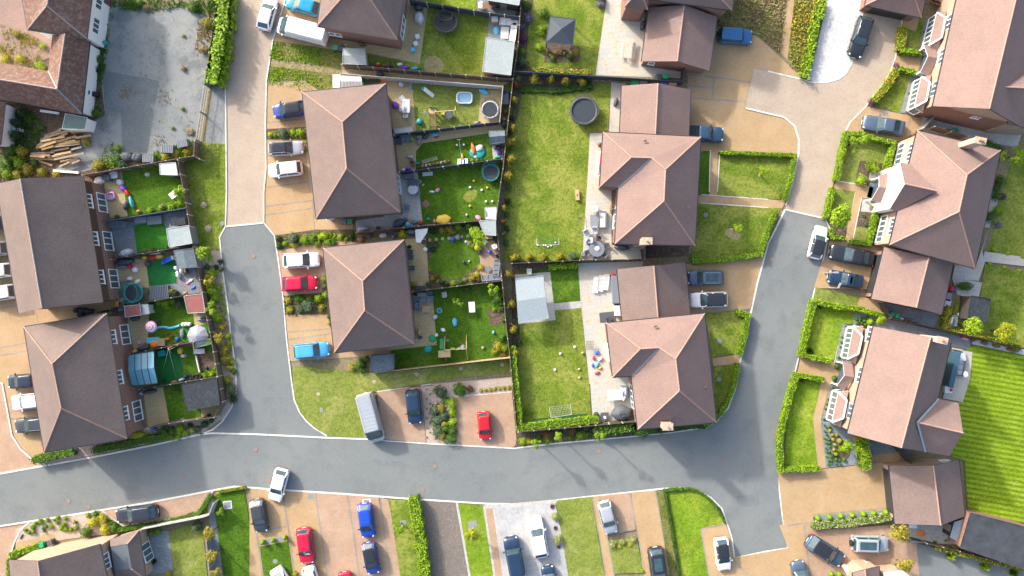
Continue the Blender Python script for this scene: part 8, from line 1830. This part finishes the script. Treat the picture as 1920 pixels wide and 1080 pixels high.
# yard weeds
shrubs('I',[(200,420,17,LD,'dark feathery conifer by the white shed wall',{'h':2.2}),(160,520,16,LD,'dark conifer in the middle of the shed wall',{'h':2.2}),(150,640,17,LD,'dark conifer at the foot of the shed wall',{'h':2.2}),(260,470,13,LG,'green conifer beside the shed wall'),(930,420,14,LG,'dark shrub at the corner of the white wall'),(100,780,16,LG,'weedy bush below the clay shed, left'),(200,790,16,LO,'weedy bush below the clay shed, middle'),(60,900,18,LG,'weedy bush at the left edge'),(170,900,17,LH,'weedy bush by the timber pile'),(260,960,15,LO,'ochre weeds below the timber pile, left'),(400,990,13,LHY,'yellow weeds above the terrace roof, left'),(540,1015,10,LHY,'yellow weeds above the terrace roof, right'),(830,700,12,LO,'golden weeds right of the timber pile'),(940,920,14,LO,'ochre weeds in the yard corner'),(1130,760,10,LH,'climbing weeds on the concrete, upper'),(1120,870,16,LG,'spreading weeds on the concrete, middle'),(1170,920,15,LGG,'spreading weeds on the concrete by the fence'),(330,900,10,LG,'green weeds under the timber'),(400,560,9,LG,'green weeds behind the timber'),(60,1000,14,LH,'green weeds above the terrace roof at the left edge'),(160,1010,13,LHY,'bright weeds above the terrace roof at the left')])
shrubs(1,[(930,880,13,LHY,'golden plant under the slatted crates, left'),(990,860,11,LHY,'golden plant under the slatted crates, middle'),(1050,850,11,LHY,'golden plant under the slatted crates, right'),(1140,275,13,LSTRAW,'dead straw heap by the yard fence'),(1070,740,10,LSTRAW,'dry straw grass by the barred gate',{'h':.5}),(1030,200,5,LHY,'small weed clump on the concrete, upper'),(1030,385,7,LSTRAW,'dry weed clump on the concrete, middle'),(1025,610,6,LH,'green weed clump on the concrete, lower'),(970,720,5,LH,'small green weed clump on the concrete, lower left'),(545,330,12,LG,'shaded bush between the two farm buildings'),(540,390,10,LD,'dark bush between the two farm buildings'),(1160,130,13,LO,'ochre brush at the top of the yard fence'),(1080,40,15,LG,'green brush at the top of the yard, right'),(780,15,13,LG,'green brush at the top of the yard, left'),(820,40,8,LSTRAW,'straw brush at the top of the yard'),(225,370,12,LB,'bright weeds in the old courtyard, right'),(110,330,14,LHY,'yellow weeds in the old courtyard, middle'),(30,330,14,LHY,'yellow weeds in the old courtyard, left'),(240,260,8,LB,'bright weeds up the courtyard wall'),(90,190,9,LO,'ochre weeds across the old courtyard')])
# loose ground cover
tufts('rough_grass','long straw-green grass on the top verge',T(4,(-290,-20),(105,-20),(70,290),(-60,200),(-280,140)),1700,LSTRAW,.3,5)
tufts('rough_grass','long yellow-green grass between path and planting line',T(4,(150,-20),(300,-20),(230,250),(190,430),(110,350)),1100,LO,.3,6)
tufts('rough_grass','weedy grass on the verge below the white van',T(2,(90,230),(480,290),(480,380),(80,330)),900,LH,.22,7);tufts('rough_grass','weedy grass above the top parking bay',T(2,(65,375),(480,425),(450,500),(275,510),(65,470)),700,LB,.2,8)
tufts('weeds','weeds and litter between the farm building and the concrete',T(1,(590,60),(640,60),(620,200),(590,400),(560,640),(500,640),(500,450),(500,260)),700,LG,.25,9);tufts('weeds','weeds around the timber pile',T('I',(60,340),(420,480),(400,700),(280,900),(420,1000),(0,1080),(-60,1080)),1600,LG,.28,10)
tufts('weeds','ragged weeds along the top edge of the yard',T(1,(620,0),(1215,0),(1215,110),(1010,40),(850,70),(640,50)),900,LG,.3,21);tufts('weeds','weeds along the lower yard fence',T(1,(500,960),(1090,870),(1100,780),(900,850),(720,900),(620,780),(560,900)),900,LH,.28,22);tufts('weeds','dry straw weeds scattered over the concrete',T(1,(640,60),(1160,120),(1090,850),(600,900)),330,LSTRAW,.2,23)
tufts('weeds','dry debris along the top of the yard fence',T(1,(1120,80),(1215,110),(1180,330),(1100,280)),420,LSTRAW,.25,11);tufts('weeds','mossy weeds in the old courtyard',T(1,(0,130),(280,240),(270,390),(0,370)),700,LHY,.22,12)
tufts('ground_cover','low mixed planting in the bed above the lower road',T(9,(840,250),(1130,200),(1280,110),(1240,185),(1110,280),(840,330)),260,LG,.2,13);tufts('ground_cover','low planting through the street bed',[(385,485),(418,520),(440,700),(425,760),(405,700),(395,600)],900,LH,.25,14)
tufts('grass_tufts','coarse tufts on the middle verge lawn',T(10,(215,-90),(1440,-130),(1440,-80),(700,-30),(590,60),(610,295),(400,285),(240,130)),1500,LG,.13,15);tufts('grass_tufts','coarse tufts on the left verge lawn',[(345,270),(420,270),(420,420),(412,445),(415,490),(385,470)],900,LH,.13,16);tufts('grass_tufts','coarse tufts along the left of the rounded lawn',T(11,(810,600),(860,600),(955,1090),(890,1090)),500,LSTRAW,.16,17)
tufts('ground_cover','low leafy cover in the lower road bed',T(11,(40,280),(700,235),(690,285),(240,325),(10,350)),900,LG,.22,18)
tufts('ground_cover','leafy cover between the shrubs of the tall bed',T(10,(990,110),(1115,80),(1130,330),(1010,300)),900,LG,.25,31);tufts('ground_cover','leafy cover under the crimson car bed shrubs',T(6,(155,590),(400,570),(400,690),(165,690)),500,LG,.25,32);tufts('ground_cover','leafy cover in the roadside bed',T(6,(115,250),(550,215),(550,270),(140,320)),700,LH,.25,33)
# bare mulch rings where young trees were planted
MULCH=speckle('pale_mulch',[(.42,.31,.24),(.3,.22,.16),(.5,.4,.32)],[3,9],bs=.5);TRIM=speckle('worn_turf',[(.3,.26,.12),(.2,.2,.06),(.38,.32,.18)],[2,7])
for i,(x,y,r,mt,lb)in enumerate([(382,384,6,MULCH,'pink-brown mulch ring in the left verge, upper'),(391,428,6.5,MULCH,'pink-brown mulch ring in the left verge, lower'),(597,739,7,MULCH,'pale mulch ring with a stake in the corner lawn'),(781,701,8,MULCH,'mulch ring below the pale fence, left'),(864,691,7,MULCH,'mulch ring below the pale fence, middle'),(942,684,7,MULCH,'mulch ring below the pale fence, right'),(702,716,7,MULCH,'mulch ring near the silver van'),(1424,329,4,MULCH,'mulch ring under the square lawn sapling'),(1371,431,5,MULCH,'mulch ring under the large lawn sapling')]):
    c=P(x,y);rr=r/15;rnd2=random.Random(i);m=MB();m.sheet([(rr*(1+rnd2.uniform(-.15,.15))*math.cos(a*.4488),rr*(1+rnd2.uniform(-.15,.15))*math.sin(a*.4488))for a in range(14)],0);m.ball((0,0,0),(rr*.7,rr*.7,.06),10);m.tube((0,0,0),(.02,.02,.9),.03,n=6)
    o=m.build('mulch_ring',mt,local=True);o.location=(c.x,c.y,.06);tag(o,lb,'mulch ring')
for lb,pts,mt in (('worn_patch',T('E',(890,370),(940,335),(985,355),(960,400),(915,415)),MULCH),('worn_patch',T('H',(1000,560),(1090,530),(1170,600),(1150,680),(1000,680)),TRIM),('worn_patch',T('E',(830,420),(900,340),(985,360),(970,430),(890,475)),LAWN),('worn_patch',T(7,(1215,205),(1290,220),(1270,270),(1200,240)),TRIM)):lay(lb,pts,mt,sm=3)
